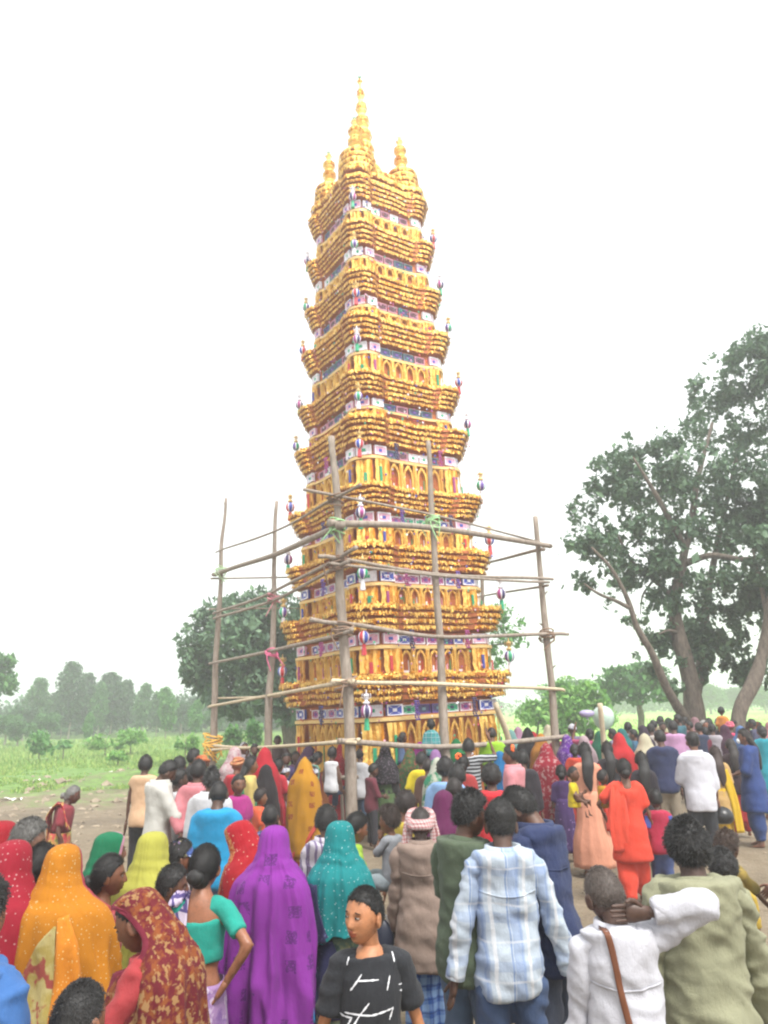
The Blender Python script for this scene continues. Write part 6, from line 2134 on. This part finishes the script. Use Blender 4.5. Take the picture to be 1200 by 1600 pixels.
def turban(col, c2, label_name='headscarf'):
    def f(info):
        W = info['W']; mb = MB(); a = np.linspace(0, 2 * math.pi, 30)
        for k, (zz, rr) in enumerate(((.045, .026), (.07, .024), (.09, .02))):
            P = np.stack([np.cos(a) * (.086 - .016 * k), np.sin(a) * (.104 - .018 * k), zz + .02 * np.sin(a + 1.3 * k)], -1)
            mb.add(*tube(W(P), rr * (1 + .1 * np.sin(a * 4 + k)) * info['kh'], seg=9, cap=False))
        V, Fs = sphere((0, -.005, .085), (.075, .085, .045), 9, 14); mb.add(W(V), Fs)
        mb.build(label_name, fab(col, 'floral', c2, c2), info['root'])
    return f
person('man with an orange scarf round his head facing the camera by the rope tied pole', 'man', 317, 1181, 108, 170, sk='#6f4a38', top=sh('#7a2c34', .5, .46), bottom=tr(GREYT), hair=None, extras=[turban('#d07840', '#b85a30')])
person('man in a maroon shirt half hidden above the pink shirt', 'man', 299, 1198, 128, 4, sk=DK, top=sh('#8a2a34', .45, .46), bottom=tr(GREYT), hair=('short', BLK))
# along the left rail
person('woman in a pinkish white veil by the left rail', 'woman', 366, 1168, 98, 15, sk=MD, top=sh('#e0a8b0', .5, .6, kind='blouse', loose=.004), skirt=sk('#d86a78'), veil=ve(fab('#e8c4c8', 'floral', '#f0e0e0', '#d89aa4', 1.4), .5))
person('child in red with an orange scarf on the head by the left rail', 'child', 370, 1184, 107, 20, sk=MD, top=sh('#d02438', .5, .46), bottom=tr('#a02a34'), hair=None, extras=[turban('#c87a50', '#d8a070')])
person('long haired girl in a cream and green dress facing right', 'girl', 389, 1183, 112, 68, sk='#7a5138', top=sh('#d8c070', .9, .46, kind='kurta'), skirt=sk('#1f8a60', top=.75, hem=.12, width=.15, name='dress'), hair=('long', '#1d1816'))
person('girl in magenta standing before the green dressed girl', 'girl', 372, 1211, 130, 150, sk='#6a4632', top=sh('#b82a8a', .4, .46), skirt=sk('#c02a90', hem=.3, top=.6), hair=('bun', BLK))
person('woman in a bright red veil at the left rail', 'woman', 413, 1169, 102, 6, sk=MD, top=sh('#c82030', .5, .6, kind='blouse', loose=.004), skirt=sk('#d02438'), veil=ve('#dc2038', .35))
person('girl with a long black scarf in front of the bright red veil', 'girl', 415, 1196, 107, 8, sk=MD, top=sh('#2a2428', .9, .46, kind='kurta'), bottom=tr('#2a2428', 'salwar'), veil=ve('#2c262a', .45, wide=.9))
person('girl in a crimson dress beside the boy in white', 'girl', 434, 1186, 99, 25, sk=MD, top=sh('#c41e34', .4, .5), skirt=sk('#c82036', hem=.15, top=.62), hair=('bun', BLK))
def wcap(info):
    W = info['W']; mb = MB()
    d = head_grid(14, 26); V = head_shape(d, False) * np.array([1.14, 1.12, 1.1]) + np.array([0, 0, .006]); V[:, 2] = np.maximum(V[:, 2], .012 + .012 * np.sin(np.arctan2(V[:, 0], V[:, 1]) * 2)); V *= np.array([1.06, 1.06, 1])
    mb.add(W(V), [gridF(14, 26, True)[:, ::-1], np.arange(26)]); mb.build('headscarf', fab('#e4e4ea', 'floral', '#c4c4d0', '#a0a4b8', 1.6), info['root'])
person('boy in a white kurta with folded arms and a printed white headscarf', 'boy', 443, 1197, 94, 55, sk=MD, top=sh('#dedde2', 1.0, .36, kind='kurta', flare=.03, loose=.024), bottom=tr('#dedde2', loose=.024), hair=('short', BLK), arms=('cross', 'cross'), extras=[wcap])
person('boy in dark clothes with a white headscarf right of the yellow sari', 'boy', 487, 1199, 97, 60, sk=DK, top=sh('#3a4460', .9, .46), bottom=tr('#8a8a98'), hair=('short', BLK), extras=[wcap])
person('small girl in an orange t-shirt facing right', 'girl', 405, 1234, 117, 70, sk='#7a5138', top=sh('#f0643a', .42, .42, kind='t_shirt', flare=.03), bottom=tr('#d8543a', 'shorts'), hair=('messy', '#2a1d18'))
person('boy in a navy printed shirt behind the purple veil', 'boy', 421, 1259, 166, 8, sk='#52372a', top=sh(fab('#2c3468', 'floral', '#3a4684', '#8a90c0', 1.6), .45, .46), bottom=tr(GREYT), hair=('crop', '#1a1615'))
person('woman in a yellow sari with red motifs and an orange border seen from behind', 'woman', 476, 1184, 104, 10, sk=MD, top=sh('#d89420', .5, .6, kind='blouse', loose=.004), skirt=sk(fab('#e8a414', 'motif', '#b04a28', None, .75, border=('#d8503a', .09)), width=.17), veil=ve(fab('#eaa818', 'motif', '#b04a28', None, .75), .12, fold=.02, wide=1.08),
       extras=[lambda i: strip_over('sari_border', i['root'], fab('#d24c38'), [(.25, -.16, i['h'] * .42), (.10, -.21, i['h'] * .28), (-.08, -.215, i['h'] * .16), (-.17, -.19, i['h'] * .10)], .055, .005, 26, 5, .004, 1)])
person('woman in a dark purple veil stooping behind the yellow sari', 'woman', 481, 1166, 88, 60, sk=MD, top=sh('#5a2a5c', .5, .6, kind='blouse', loose=.004), skirt=sk('#8a2a5c'), veil=ve('#4a2a4c', .5), head=(0, 15, 0))
person('dark haired woman in pale sea green by the barrier', 'woman', 494, 1173, 89, 62, sk=MD, top=sh('#86c0aa', .5, .5, kind='blouse'), skirt=sk('#86c0aa'), hair=('bun', BLK), head=(0, 18, 0), lean=8)
person('boy in a white vest and jeans sitting on the low barrier', 'boy', 518, 1168, 93, 30, h=1.32, sk='#5a3d2e', top=sh('#e6e6ea', .0, .46, kind='vest'), bottom=tr('#3a4664'), hair=('short', BLK), arms=('relax', 'relax'), legs='sit')
person('woman in a red sari beyond the low barrier', 'woman', 534, 1160, 79, 12, sk=MD, top=sh('#c8283c', .5, .6, kind='blouse', loose=.004), skirt=sk('#d02c40'), veil=ve(fab('#d43044', 'dots', '#f0c0b0'), .3))
person('woman in a rose pink veil beyond the left rail', 'woman', 505, 1160, 74, 12, sk=MD, top=sh('#c85a7a', .5, .6, kind='blouse', loose=.004), skirt=sk('#c85a7a'), veil=ve('#d06a88', .4))
person('girl in a violet frock beyond the left rail', 'girl', 447, 1177, 86, 160, sk=DK, top=sh('#4a3a70', .4, .5), skirt=sk('#4a3a70', hem=.2, top=.62), hair=('bun', BLK), arms=('rail', 'rail'))
person('dark haired girl in plum beside the violet frock', 'girl', 462, 1174, 84, 170, sk=DK, top=sh('#6a3a5c', .4, .5), skirt=sk('#6a3a5c', hem=.2, top=.62), hair=('long', BLK))
person('dark faced man looking over the left rail from inside', 'man', 434, 1150, 67, 172, sk='#463026', top=sh('#5a4a48', .5, .46), bottom=tr(GREYT), hair=('short', BLK), arms=('rail', 'down'))
person('boy in a grey shirt reaching for the left rail', 'boy', 398, 1163, 78, 165, sk=DK, top=sh('#8a8088', .5, .46), bottom=tr(GREYT), hair=('short', BLK), arms=('rail', 'rail'))
person('woman in a white spotted veil inside the left rail', 'woman', 381, 1160, 73, 150, sk=MD, top=sh('#c0b8c0', .5, .6, kind='blouse', loose=.004), skirt=sk('#a04a58'), veil=ve(fab('#dcd8dc', 'dots', '#6a6a78'), .5))

# ================================================================= middle rows, centre
person('boy in a white t-shirt and jeans before the near corner pole', 'boy', 562, 1171, 84, 25, sk='#5a3d2e', top=sh('#e4e4e8', .5, .42, kind='t_shirt', flare=.02), bottom=tr('#56708f'), hair=('short', BLK))
person('boy in a maroon shirt facing right beside the olive dress', 'boy', 581, 1193, 93, 68, sk='#5a3d2e', top=sh('#6f2436', .6, .42), bottom=tr('#33323a'), hair=('short', BLK), arms=('front', 'front'), head=(0, 12, 0))
person('woman in an olive green dress with a black floral headscarf', 'woman', 601, 1166, 90, 8, sk=MD, top=sh('#2c2a2c', .95, .5, kind='kurta'), skirt=sk('#5c7a48', top=.72, hem=.2, width=.15, name='dress', fold=.012), bottom=tr('#2c2c30', 'salwar'), veil=ve(fab('#26242a', 'floral', '#34323a', '#7a6a78', 2), .62))
person('man in a blue jacket over dark clothes standing at the tower foot', 'man', 590, 1131, 73, 5, sk='#6a4a3a', top=sh('#4a4a8c', 1.0, .42, loose=.03), bottom=tr('#33323a'), hair=('crop', '#5a4a44'))
person('small child in white sitting on the rail at the near corner pole', 'child', 563, 1136, 80, 40, h=1.0, sk='#5a3d2e', top=sh('#d8d0c8', .6, .46), bottom=tr('#c8c0b8'), hair=('short', BLK), legs='sit', arms=('rail', 'relax'))
person('child in a denim vest and violet trousers held up by the tower', 'child', 628, 1144, 84, 60, h=1.02, sk='#6a4632', top=sh('#6f8ab8', .0, .46, kind='vest'), bottom=tr('#4634a8'), hair=('bun', '#2a201c'), legs='sit', arms=('front', 'front'))
person('woman in a dark green floral sari below the child in violet trousers', 'woman', 640, 1170, 86, 6, sk=MD, top=sh('#4c6a3c', .5, .6, kind='blouse', loose=.004), skirt=sk(fab('#4c6c3c', 'floral', '#6a8a4c', '#b0604c', 1.2), width=.18), veil=ve(fab('#4c6c3c', 'floral', '#6a8a4c', '#b0604c', 1.2), .2, wide=1.15))
person('child in an orange top at the tower foot', 'child', 634, 1153, 76, 10, sk=MD, top=sh('#f0542c', .5, .46), bottom=tr(GREYT), hair=('short', BLK))
person('woman in a magenta veil in front of the tower', 'woman', 656, 1160, 84, 10, sk=MD, top=sh('#b02a98', .5, .6, kind='blouse', loose=.004), skirt=sk('#b02a98'), veil=ve('#c034a8', .4))
person('boy in a teal checked shirt raised on shoulders before the tower', 'boy', 673, 1124, 86, 4, h=1.15, sk=DK, top=sh(fab('#1c8a94', 'checks', '#54b4b4', '#d8ecec', .9), .5, .46, collar=1), bottom=tr('#34345a'), hair=('short', BLK), legs='sit')
person('woman in a lilac veil carrying the boy in teal checks', 'woman', 680, 1172, 89, 6, sk=MD, top=sh('#a874b8', .5, .6, kind='blouse', loose=.004), skirt=sk('#9a6ab0'), veil=ve('#b888c4', .45))
person('boy in a bright yellow t-shirt seen from behind', 'boy', 658, 1177, 104, 4, sk='#4c3427', top=sh('#f0d818', .44, .42, kind='t_shirt', flare=.02), bottom=tr('#6a2a3a'), hair=('short', BLK), arms=(((.2, -.02, .46), (.8, -.8, 0)), 'down'))
person('brown haired youth just right of the yellow t-shirt', 'man', 668, 1186, 108, 10, sk=DK, top=sh('#6a4a3c', .5, .46), bottom=tr(GREYT), hair=('crop', '#2a1e1a'))
person('woman in a white and green veil with a maroon shawl', 'woman', 683, 1185, 113, 8, sk=MD, top=sh('#8a2a40', .5, .6, kind='blouse', loose=.004), skirt=sk('#8a2a40'), veil=ve(fab('#e6e8d8', 'floral', '#2a9a70', '#d8dcc8', .5), .55))
person('broad man in a light blue shirt seen from behind', 'man', 695, 1185, 141, 6, sk='#6a4632', top=sh('#8fb4e0', .5, .45, kind='t_shirt', loose=.022), bottom=tr('#7aa2d4'), hair=('curly', '#1a1615'))
person('man in a pale blue t-shirt close behind the light blue shirt', 'man', 713, 1197, 151, 8, sk=DK, top=sh('#7aa6dc', .46, .45, kind='t_shirt'), bottom=tr(DENIM), hair=('short', '#171413'))
person('woman in a deep plum headscarf behind the kurta man', 'woman', 692, 1237, 180, 12, sk=DK, top=sh('#7fa8d8', .6, .5, kind='kurta'), bottom=tr('#7aa6d8', 'salwar'), veil=ve('#7a2460', .58, wide=.85))
person('small child with cropped hair behind the dark green t-shirt', 'child', 709, 1216, 156, 6, sk=DK, top=sh('#8a8a80', .5, .46), bottom=tr(GREYT), hair=('crop', '#2b2320'))
def flower(info):
    W = info['W']; mb = MB()
    for k in range(7):
        a = k * .9; V, Fs = sphere((math.cos(a) * .03 - .05, -.05, .10 + math.sin(a) * .03), .022, 6, 8); mb.add(W(V), Fs)
    mb.build('flower', plain('orange_flower', '#f0682a', .6), info['root'])
person('woman in a green veil at the tower side of the striped t-shirt', 'woman', 712, 1155, 84, 20, sk=MD, top=sh('#128a50', .5, .6, kind='blouse', loose=.004), skirt=sk('#128a50'), veil=ve('#128f52', .4))
person('man in a black and white striped t-shirt raising one hand', 'man', 731, 1156, 104, 14, sk='#6a4632', top=sh(fab('#2b2d33', 'hstripes', '#c8ccd0', None, .9), .5, .45, kind='t_shirt'), bottom=tr(GREYT), hair=('short', BLK), arms=('down', 'up'))
person('woman with orange flowers in her hair behind the striped t-shirt', 'woman', 722, 1180, 115, 8, sk=DK, top=sh('#b83a3a', .5, .6, kind='blouse', loose=.004), skirt=sk('#a83a4a'), hair=('bun', BLK), extras=[flower])
person('man in a red t-shirt with yellow sleeves seen from behind', 'man', 767, 1195, 160, 4, sk=DK, top=sh('#d8202e', .3, .46, kind='t_shirt', loose=.024), bottom=tr(GREYT), hair=('curly', '#1b1513'),
       extras=[lambda i: [strip_over('yellow_sleeve', i['root'], fab('#f0b414'), [i['S'][k][0] + [0, -.052, .02], i['S'][k][0] + (i['S'][k][1] - i['S'][k][0]) * .5 + [0, -.06, 0], i['S'][k][0] + (i['S'][k][1] - i['S'][k][0]) * .8 + [0, -.055, 0]], .10, .01, 12, 6, .003, 1) for k in (0, 1)]])
person('man in a neon green t-shirt before the low beam', 'man', 768, 1137, 84, 4, sk='#6a4632', top=sh('#a4dc28', .48, .44, kind='t_shirt', loose=.024), bottom=tr('#3a3a44'), hair=('crop', '#2a201c'))
person('woman in a bright blue veil and printed blue dress near the neon t-shirt', 'woman', 781, 1175, 95, -10, sk=MD, top=sh('#2a7ac0', .5, .6, kind='blouse', loose=.004), skirt=sk(fab('#2a7ac8', 'floral', '#e0e0e8', '#3a3a8a')), veil=ve('#1a86c8', .6))
def tache(info):
    W = info['W']; mb = MB(); mb.add(*tube(W(np.array([(-.026, .092, -.052), (0, .104, -.044), (.026, .092, -.052)])), .005, seg=6)); mb.build('moustache', plain('tache', '#17120f', .8), info['root'])
person('man with a moustache in a salmon pink shirt facing left', 'man', 800, 1167, 119, -68, sk='#6f4a36', top=sh('#e898a0', .9, .44, collar=1, loose=.024), bottom=tr(GREYT), hair=('short', BLK), extras=[tache, flower])
person('woman in a pale aqua veil in front of the tower corner', 'woman', 798, 1141, 71, 8, sk=MD, top=sh('#8ac4c4', .5, .6, kind='blouse', loose=.004), skirt=sk('#8ac4c4'), veil=ve('#98d0cc', .4))
person('woman in a mauve pink veil behind the aqua veil', 'woman', 809, 1136, 65, 8, sk=MD, top=sh('#c88ab0', .5, .6, kind='blouse', loose=.004), skirt=sk('#c88ab0'), veil=ve('#d4a0c0', .4))
person('man in dark clothes behind the moustached man', 'man', 816, 1174, 110, 5, sk=DK, top=sh('#2a2630', .9, .46), bottom=tr(BLACKT), hair=('short', BLK))
person('tall woman in a black burqa near the right corner pole', 'woman', 824, 1137, 76, 6, sk=DK, top=sh('#241e24', 1, .5, kind='kurta'), skirt=sk('#2a2228'), veil=ve('#2a2026', .2))
person('woman in a scarlet veil beside the black burqa', 'woman', 833, 1144, 71, 8, sk=MD, top=sh('#c8202c', .5, .6, kind='blouse', loose=.004), skirt=sk('#c8202c'), veil=ve('#d0242e', .4))
person('woman in a mustard orange veil above the red sari', 'woman', 845, 1147, 79, 4, sk=MD, top=sh('#d88a2c', .5, .6, kind='blouse', loose=.004), skirt=sk('#d88a2c'), veil=ve('#e09834', .45))
person('woman in a cream veil nearest the right corner pole', 'woman', 856, 1133, 65, 6, sk=MD, top=sh('#e0d4b0', .5, .6, kind='blouse', loose=.004), skirt=sk('#e0d4b0'), veil=ve('#ece2c4', .4))
person('woman in a long red floral sari carrying a bag', 'woman', 853, 1162, 99, 6, sk=MD, top=sh('#a81c34', .5, .6, kind='blouse', loose=.004), skirt=sk(fab('#b01c36', 'floral', '#b82440', '#d8a0a0', 1.1), width=.17), veil=ve(fab('#b41c36', 'floral', '#bc2440', '#dca8a8', 1.1), .3, wide=1.1), arms=('down', ((.2, .02, .55), (1, -.4, 0))))

# ================================================================= middle rows, right
person('woman in a purple sari left of the white capped man', 'woman', 885, 1149, 80, 4, sk=MD, top=sh('#6a2aa0', .5, .6, kind='blouse', loose=.004), skirt=sk('#6a2aa0'), veil=ve(fab('#7a34b4', 'floral', '#6a2aa0', '#c0a0d8', 1.5), .4))
person('man with a white cap beyond the purple sari', 'man', 894, 1132, 71, 5, sk=DK, top=sh('#8a7a9a', .5, .46), bottom=tr(GREYT), hair=None, extras=[wcap])
person('girl in a dark violet dotted dress behind the baby in yellow', 'girl', 876, 1196, 104, 10, sk=DK, top=sh('#4a2a6a', .5, .5), skirt=sk(fab('#4a2a6c', 'dots', '#a080c0', None, .5), hem=.1, top=.65), hair=('bun', BLK))
person('baby in a yellow frock facing the camera left of the peach dress', 'baby', 893, 1198, 128, 120, h=.74, sk='#5e3d2b', top=sh('#e8cc14', .4, .42, flare=.04), skirt=sk('#ecd018', top=.6, hem=.38, width=.14, name='frock'), hair=('crop', BLK), legs='sit', arms=('front', 'front'))
person('girl in a long tiered peach gown with long black hair', 'girl', 913, 1162, 113, 6, sk='#7a5138', top=sh('#f2ac8c', .35, .5, kind='bodice'), skirt=sk(fab('#f4aa8a', None, None, None, 1), top=.64, hem=.08, width=.24, fold=.03, nf=13, name='gown'), hair=('long', '#1b1614'), arms=('carry', 'carry'),
       extras=[lambda i: strip_over('red_scarf', i['root'], fab('#e0402c'), [(.13, -.02, i['zS'] + .03), (.17, -.10, i['zS'] - .15), (.2, -.12, i['zS'] - .45), (.22, -.12, i['zS'] - .8)], .09, .005, 24, 6, .008, 1)])
person('baby in a golden yellow dress held by the woman in coral', 'baby', 939, 1203, 130, 70, h=.74, sk='#4c3226', top=sh('#e0a818', .4, .42, flare=.03), bottom=tr('#c87a28', 'shorts'), hair=('crop', BLK), legs='sit', arms=('front', 'front'))
person('woman in a coral salwar suit walking with a baby on her arm', 'woman', 974, 1187, 132, 6, sk='#6a4632', top=sh('#f4482c', .42, .30, kind='kurta', loose=.026, flare=.03, neck=-.012), bottom=tr('#f2482e', 'salwar'), hair=('bun', '#191514'), arms=(((.16, .12, .60), (1, -.4, -.3)), ((.19, .02, .46), (.8, -.8, 0))), legs='walk',
       extras=[lambda i: strip_over('dupatta', i['root'], fab('#f65034'), [(-.06, .10, i['zS'] - .1), (-.10, 0, i['zS'] + .05), (-.13, -.12, i['zS'] - .12), (-.14, -.15, i['zS'] - .4), (-.10, -.15, i['zS'] - .68)], [.1, .12, .18, .24, .26], .005, 30, 9, .012, 2)])
person('woman in a flame red veil above the coral woman', 'woman', 967, 1146, 89, 4, sk=MD, top=sh('#d82830', .5, .6, kind='blouse', loose=.004), skirt=sk('#d82830'), veil=ve('#ec2c34', .35))
person('woman with loose black hair in black between peach and coral', 'woman', 948, 1160, 99, 4, sk=DK, top=sh('#26222a', .5, .46, kind='kurta'), bottom=tr('#26222a', 'salwar'), hair=('long', BLK))
person('woman in a dark green veil before the balloon', 'woman', 936, 1143, 74, 6, sk=MD, top=sh('#1c7a5c', .5, .6, kind='blouse', loose=.004), skirt=sk('#1c7a5c'), veil=ve('#177a5a', .4))
person('person in a rose pink top raising a purple balloon', 'woman', 921, 1139, 73, 6, sk=MD, top=sh('#e05a8a', .5, .46, kind='kurta'), bottom=tr('#e05a8a', 'salwar'), hair=('bun', BLK), arms=('up', 'down'))
person('woman in a blush white veil below the rose pink top', 'woman', 912, 1150, 78, 6, sk=MD, top=sh('#dca8b8', .5, .6, kind='blouse', loose=.004), skirt=sk('#dca8b8'), veil=ve('#e8ccd4', .4))
person('woman in red and orange between the purple sari and the peach gown', 'woman', 897, 1163, 86, 10, sk=DK, top=sh('#e0482c', .5, .5, kind='kurta'), bottom=tr('#c83a2c', 'salwar'), hair=('bun', BLK))
person('child in a crimson and blue t-shirt and jeans walking away', 'child', 1023, 1236, 133, 8, sk='#4c3226', top=sh('#c01c48', .44, .44, kind='t_shirt', flare=.02), bottom=tr('#46588a'), hair=('short', BLK), legs='walk',
       extras=[lambda i: [strip_over('blue_sleeve', i['root'], fab('#4a5ab0'), [i['S'][k][0] + [0, -.045, .0], i['S'][k][0] + (i['S'][k][1] - i['S'][k][0]) * .6 + [0, -.05, 0]], .075, .01, 10, 6, .002, 1) for k in (0, 1)]])
person('dark haired girl in black beside the navy shirted man', 'girl', 1001, 1176, 108, 4, sk=DK, top=sh('#2a2430', .5, .46), skirt=sk('#2a2430', hem=.3), hair=('long', BLK))
person('woman in a cream veil left of the navy shirted man', 'woman', 1007, 1147, 89, 4, sk=MD, top=sh('#e0d6b4', .5, .6, kind='blouse', loose=.004), skirt=sk('#e0d6b4'), veil=ve('#efe6c6', .4))
person('man in a plain grey shirt standing alone beyond the cream veil', 'man', 981, 1129, 67, 4, sk=DK, top=sh('#7c8290', .5, .46), bottom=tr(GREYT), hair=('short', BLK))
person('man in a navy shirt and khaki trousers seen from behind', 'man', 1031, 1142, 95, 4, sk=DK, top=sh('#2a3560', .9, .46, loose=.024), bottom=tr('#b0a28c', loose=.02), hair=('short', BLK), arms=('front', 'down'), build=1.08)
person('man in a lilac pink shirt behind the navy shirt', 'man', 1051, 1127, 76, 4, sk=DK, top=sh('#d4a0cc', .9, .46, loose=.024), bottom=tr(GREYT), hair=('short', BLK), build=1.08)
def helmet(info):
    e = own(info, 'helmet', 'round black helmet held by the man in the white shirt', 'helmet')
    p = info['S'][1][2] + np.array([.04, .03, -.2]); mb = MB(); V, Fs = sphere((0, 0, 0), (.15, .15, .13), 14, 20); V[:, 2] = np.maximum(V[:, 2], -.09); mb.add(V + p, Fs); mb.build('helmet_shell', plain('helmet_black', '#17171a', .35), e)
    t = MB(); V, Fs = tube(smooth_path([p + [-.1, 0, -.08], p + [-.05, 0, .17], p + [.1, 0, -.08]], 10), .008, seg=6); t.add(V, Fs); t.build('chin_strap', plain('strap_black', '#1d1d20', .7), e)
person('man in a crisp white shirt and black trousers seen from behind', 'man', 1082, 1147, 109, 4, sk='#6a4632', top=sh('#e8e8f2', .72, .42, collar=1, loose=.026, fold=.006), bottom=tr('#2f333a', loose=.02), hair=('fade', '#1a1614'), arms=('front', 'down'), extras=[helmet], build=1.05)
person('woman with brown hair in a mustard yellow kurti and leggings', 'woman', 1117, 1167, 99, 4, sk='#6a4632', top=sh('#d8b070', .5, .3, kind='kurta', flare=.035), skirt=sk('#e8b810', top=.6, hem=.08, width=.13, name='yellow_skirt'), hair=('long', '#3c241c'),
       extras=[lambda i: strip_over('dupatta', i['root'], fab('#ecc018'), [(.05, -.10, i['zS'] - .05), (.10, -.14, i['zS'] - .3), (.14, -.16, i['zS'] - .6), (.16, -.17, i['zS'] - .95)], .12, .005, 24, 6, .008, 2)])
person('woman in a dark maroon top and red trousers by the blue kurta', 'woman', 1141, 1155, 91, 10, sk=MD, top=sh('#3a1e26', .5, .44, kind='kurta'), bottom=tr('#c8242c', 'salwar'), hair=('long', '#241713'))
def mask(info):
    W = info['W']; t = MB(); V, Fs = sphere((0, .084, -.055), (.052, .032, .044), 9, 14); t.add(W(V), Fs); t.build('face_mask', plain('mask_white', '#dfe3e6', .7), info['root'])
person('tall woman in a royal blue kurta facing left with long dark hair', 'woman', 1164, 1140, 97, -68, sk='#7a5340', top=sh('#27468a', .62, .30, kind='kurta', loose=.03, flare=.03), bottom=tr('#2c4a8a', 'salwar'), hair=('long', '#231814'), arms=('front', 'front'), extras=[mask])
person('woman in a pale blue headscarf behind the royal blue kurta', 'woman', 1156, 1135, 73, 30, sk=MD, top=sh('#5a7ab8', .5, .5, kind='kurta'), bottom=tr(GREYT, 'salwar'), veil=ve('#6a94d0', .6))
person('woman in a turquoise suit at the right edge', 'woman', 1190, 1134, 80, 6, sk=MD, top=sh('#14a0b4', .6, .3, kind='kurta', flare=.03, loose=.03), bottom=tr('#1490a8', 'salwar'), hair=('bun', BLK))
person('woman in a salmon veil at the right edge above the turquoise suit', 'woman', 1203, 1128, 71, 6, sk=MD, top=sh('#e0909a', .5, .5, kind='kurta'), bottom=tr('#c8707a', 'salwar'), veil=ve('#e8a0a8', .6))
person('child in an orange top sitting high on shoulders under the trees', 'child', 1126, 1105, 67, 25, h=1.05, sk=DK, top=sh('#e8943a', .5, .46), bottom=tr(GREYT), hair=('short', BLK), legs='sit')
person('person in a pink cap holding a black strap below the raised child', 'child', 1139, 1128, 69, 20, sk=DK, top=sh('#e03a6a', .5, .46), bottom=tr(GREYT), hair=None, extras=[turban('#e85a7a', '#f08aa0', 'pink_cap')])
person('person with a white mask and purple cap under the raised child', 'man', 1122, 1123, 65, 170, sk=DK, top=sh('#2c3050', .5, .46), bottom=tr(GREYT), hair=None, extras=[turban('#7a6ab0', '#9a8ac8', 'purple_cap'), mask])
person('woman in black with a white scarf under the big trunk', 'woman', 1099, 1126, 65, 165, sk=MD, top=sh('#2a262c', .5, .46, kind='kurta'), bottom=tr(BLACKT, 'salwar'), veil=ve('#d8d4d0', .72))

# the far crowd below the trees
FC = [(991, 1140, '#3a6a88', 'steel blue'), (1005, 1134, '#4a3a50', 'dusky plum'), (1016, 1131, '#c8c0b8', 'off white'), (1021, 1126, '#5a5a62', 'charcoal'), (1034, 1129, '#8a3a4a', 'wine red'), (1043, 1122, '#3a4a3a', 'bottle green'),
      (1062, 1126, '#6a3040', 'burgundy'), (1070, 1120, '#b08a8a', 'dusty rose'), (1078, 1127, '#4a2a2a', 'dark brown'), (1086, 1121, '#d0a0a8', 'shell pink'), (1092, 1130, '#2c3a5a', 'midnight blue'), (1107, 1122, '#6a6a5a', 'moss'),
      (1112, 1131, '#b8b0b8', 'silver grey'), (1132, 1133, '#5a2a4a', 'mulberry'), (1148, 1126, '#3a2a30', 'dark chocolate'), (1168, 1128, '#a83a3a', 'brick red'), (1176, 1124, '#4a4a6a', 'slate'), (1183, 1128, '#c87a4a', 'terracotta'),
      (1060, 1117, '#2f6a7a', 'petrol'), (1030, 1119, '#d8d0a8', 'straw'), (1102, 1137, '#7a1f3a', 'claret'), (972, 1139, '#2a8a8a', 'jade'), (958, 1139, '#a0a0c0', 'lavender grey'), (870, 1141, '#b03a6a', 'raspberry')]
rr_ = random.Random(77)
for i, (u, v, c, nm) in enumerate(FC):
    fem = i % 2
    person('far onlooker in %s in the crowd %s' % (nm, 'below the big tree' if u > 1040 else 'left of the big tree'), 'woman' if fem else 'man', u, v, rr_.uniform(56, 64) if v < 1130 else 70, rr_.choice([0, 20, -20, 160, 180, 60, -60]), sk=rr_.choice([DK, MD]),
           top=sh(c, .5, .46, kind='kurta' if fem else 'shirt'), bottom=tr(GREYT), hair=('bun' if fem and i % 3 else 'short', BLK), veil=ve(c, .55) if (i % 4 == 1) else None, group='far onlookers under the trees', eyes=False)

# balloons
def balloon(label, u, v, s, r, col, name='balloon', sq=(1, 1, 1.12)):
    p = at(u, v, s)
    mb = MB(); V, Fs = sphere((0, 0, 0), r, 18, 24); V *= np.array(sq); V[:, :2] *= (1 + .12 * np.clip(V[:, 2:3] / r, -1, 1)); mb.add(V, Fs)
    mb.add(*tube([(0, 0, -r * 1.1), (0, 0, -r * 1.2)], [.02, .03], seg=8))
    st_ = MB(); st_.add(*tube(smooth_path([(0, 0, -r * 1.2), (.03, 0, -r * 1.9), (-.02, .02, -r * 2.8)], 8), .006, seg=5))
    e = empty(name, p)
    t = NT('balloon_' + name + str(int(u))); t.base(lin(col)); t.b.inputs['Transmission Weight'].default_value = .35
    mb.build('bladder', t.set(Roughness=.25), e); st_.build('string', plain('string', '#d8d8d0', .7), e)
    tag(e, label, 'balloon')
balloon('pale green balloon behind the wooden post', 943, 1122, 72, .23, '#cfe6d8')
balloon('long lilac balloon in a raised hand left of the green balloon', 917, 1115, 74, .085, '#c0b4dc', sq=(1.9, 1, .9))
finalize()
for f in DEFER: f()
print('PEOPLE', NP)
for r_ in REPORT:
    if r_[1] < .95 or r_[1] > 1.72 or abs(r_[2]) > .02: print('H', r_)
# ------------------------------------------------------------------ haze: damp bright air over the whole place
hz_ = MB().add(*box((0, 192, 11), (900, 460, 24)))
hm = bpy.data.materials.new('damp_air')
hm.use_nodes = True
ht_ = hm.node_tree
for nd in list(ht_.nodes): ht_.nodes.remove(nd)
ho = ht_.nodes.new('ShaderNodeOutputMaterial')
hv = ht_.nodes.new('ShaderNodeVolumePrincipled')
hv.inputs['Color'].default_value = (.96, .98, 1.0, 1)
hv.inputs['Density'].default_value = .0044
hv.inputs['Anisotropy'].default_value = .3
ht_.links.new(hv.outputs[0], ho.inputs['Volume'])
haze = hz_.build('haze', hm, smooth=False)
tag(haze, kind='stuff')
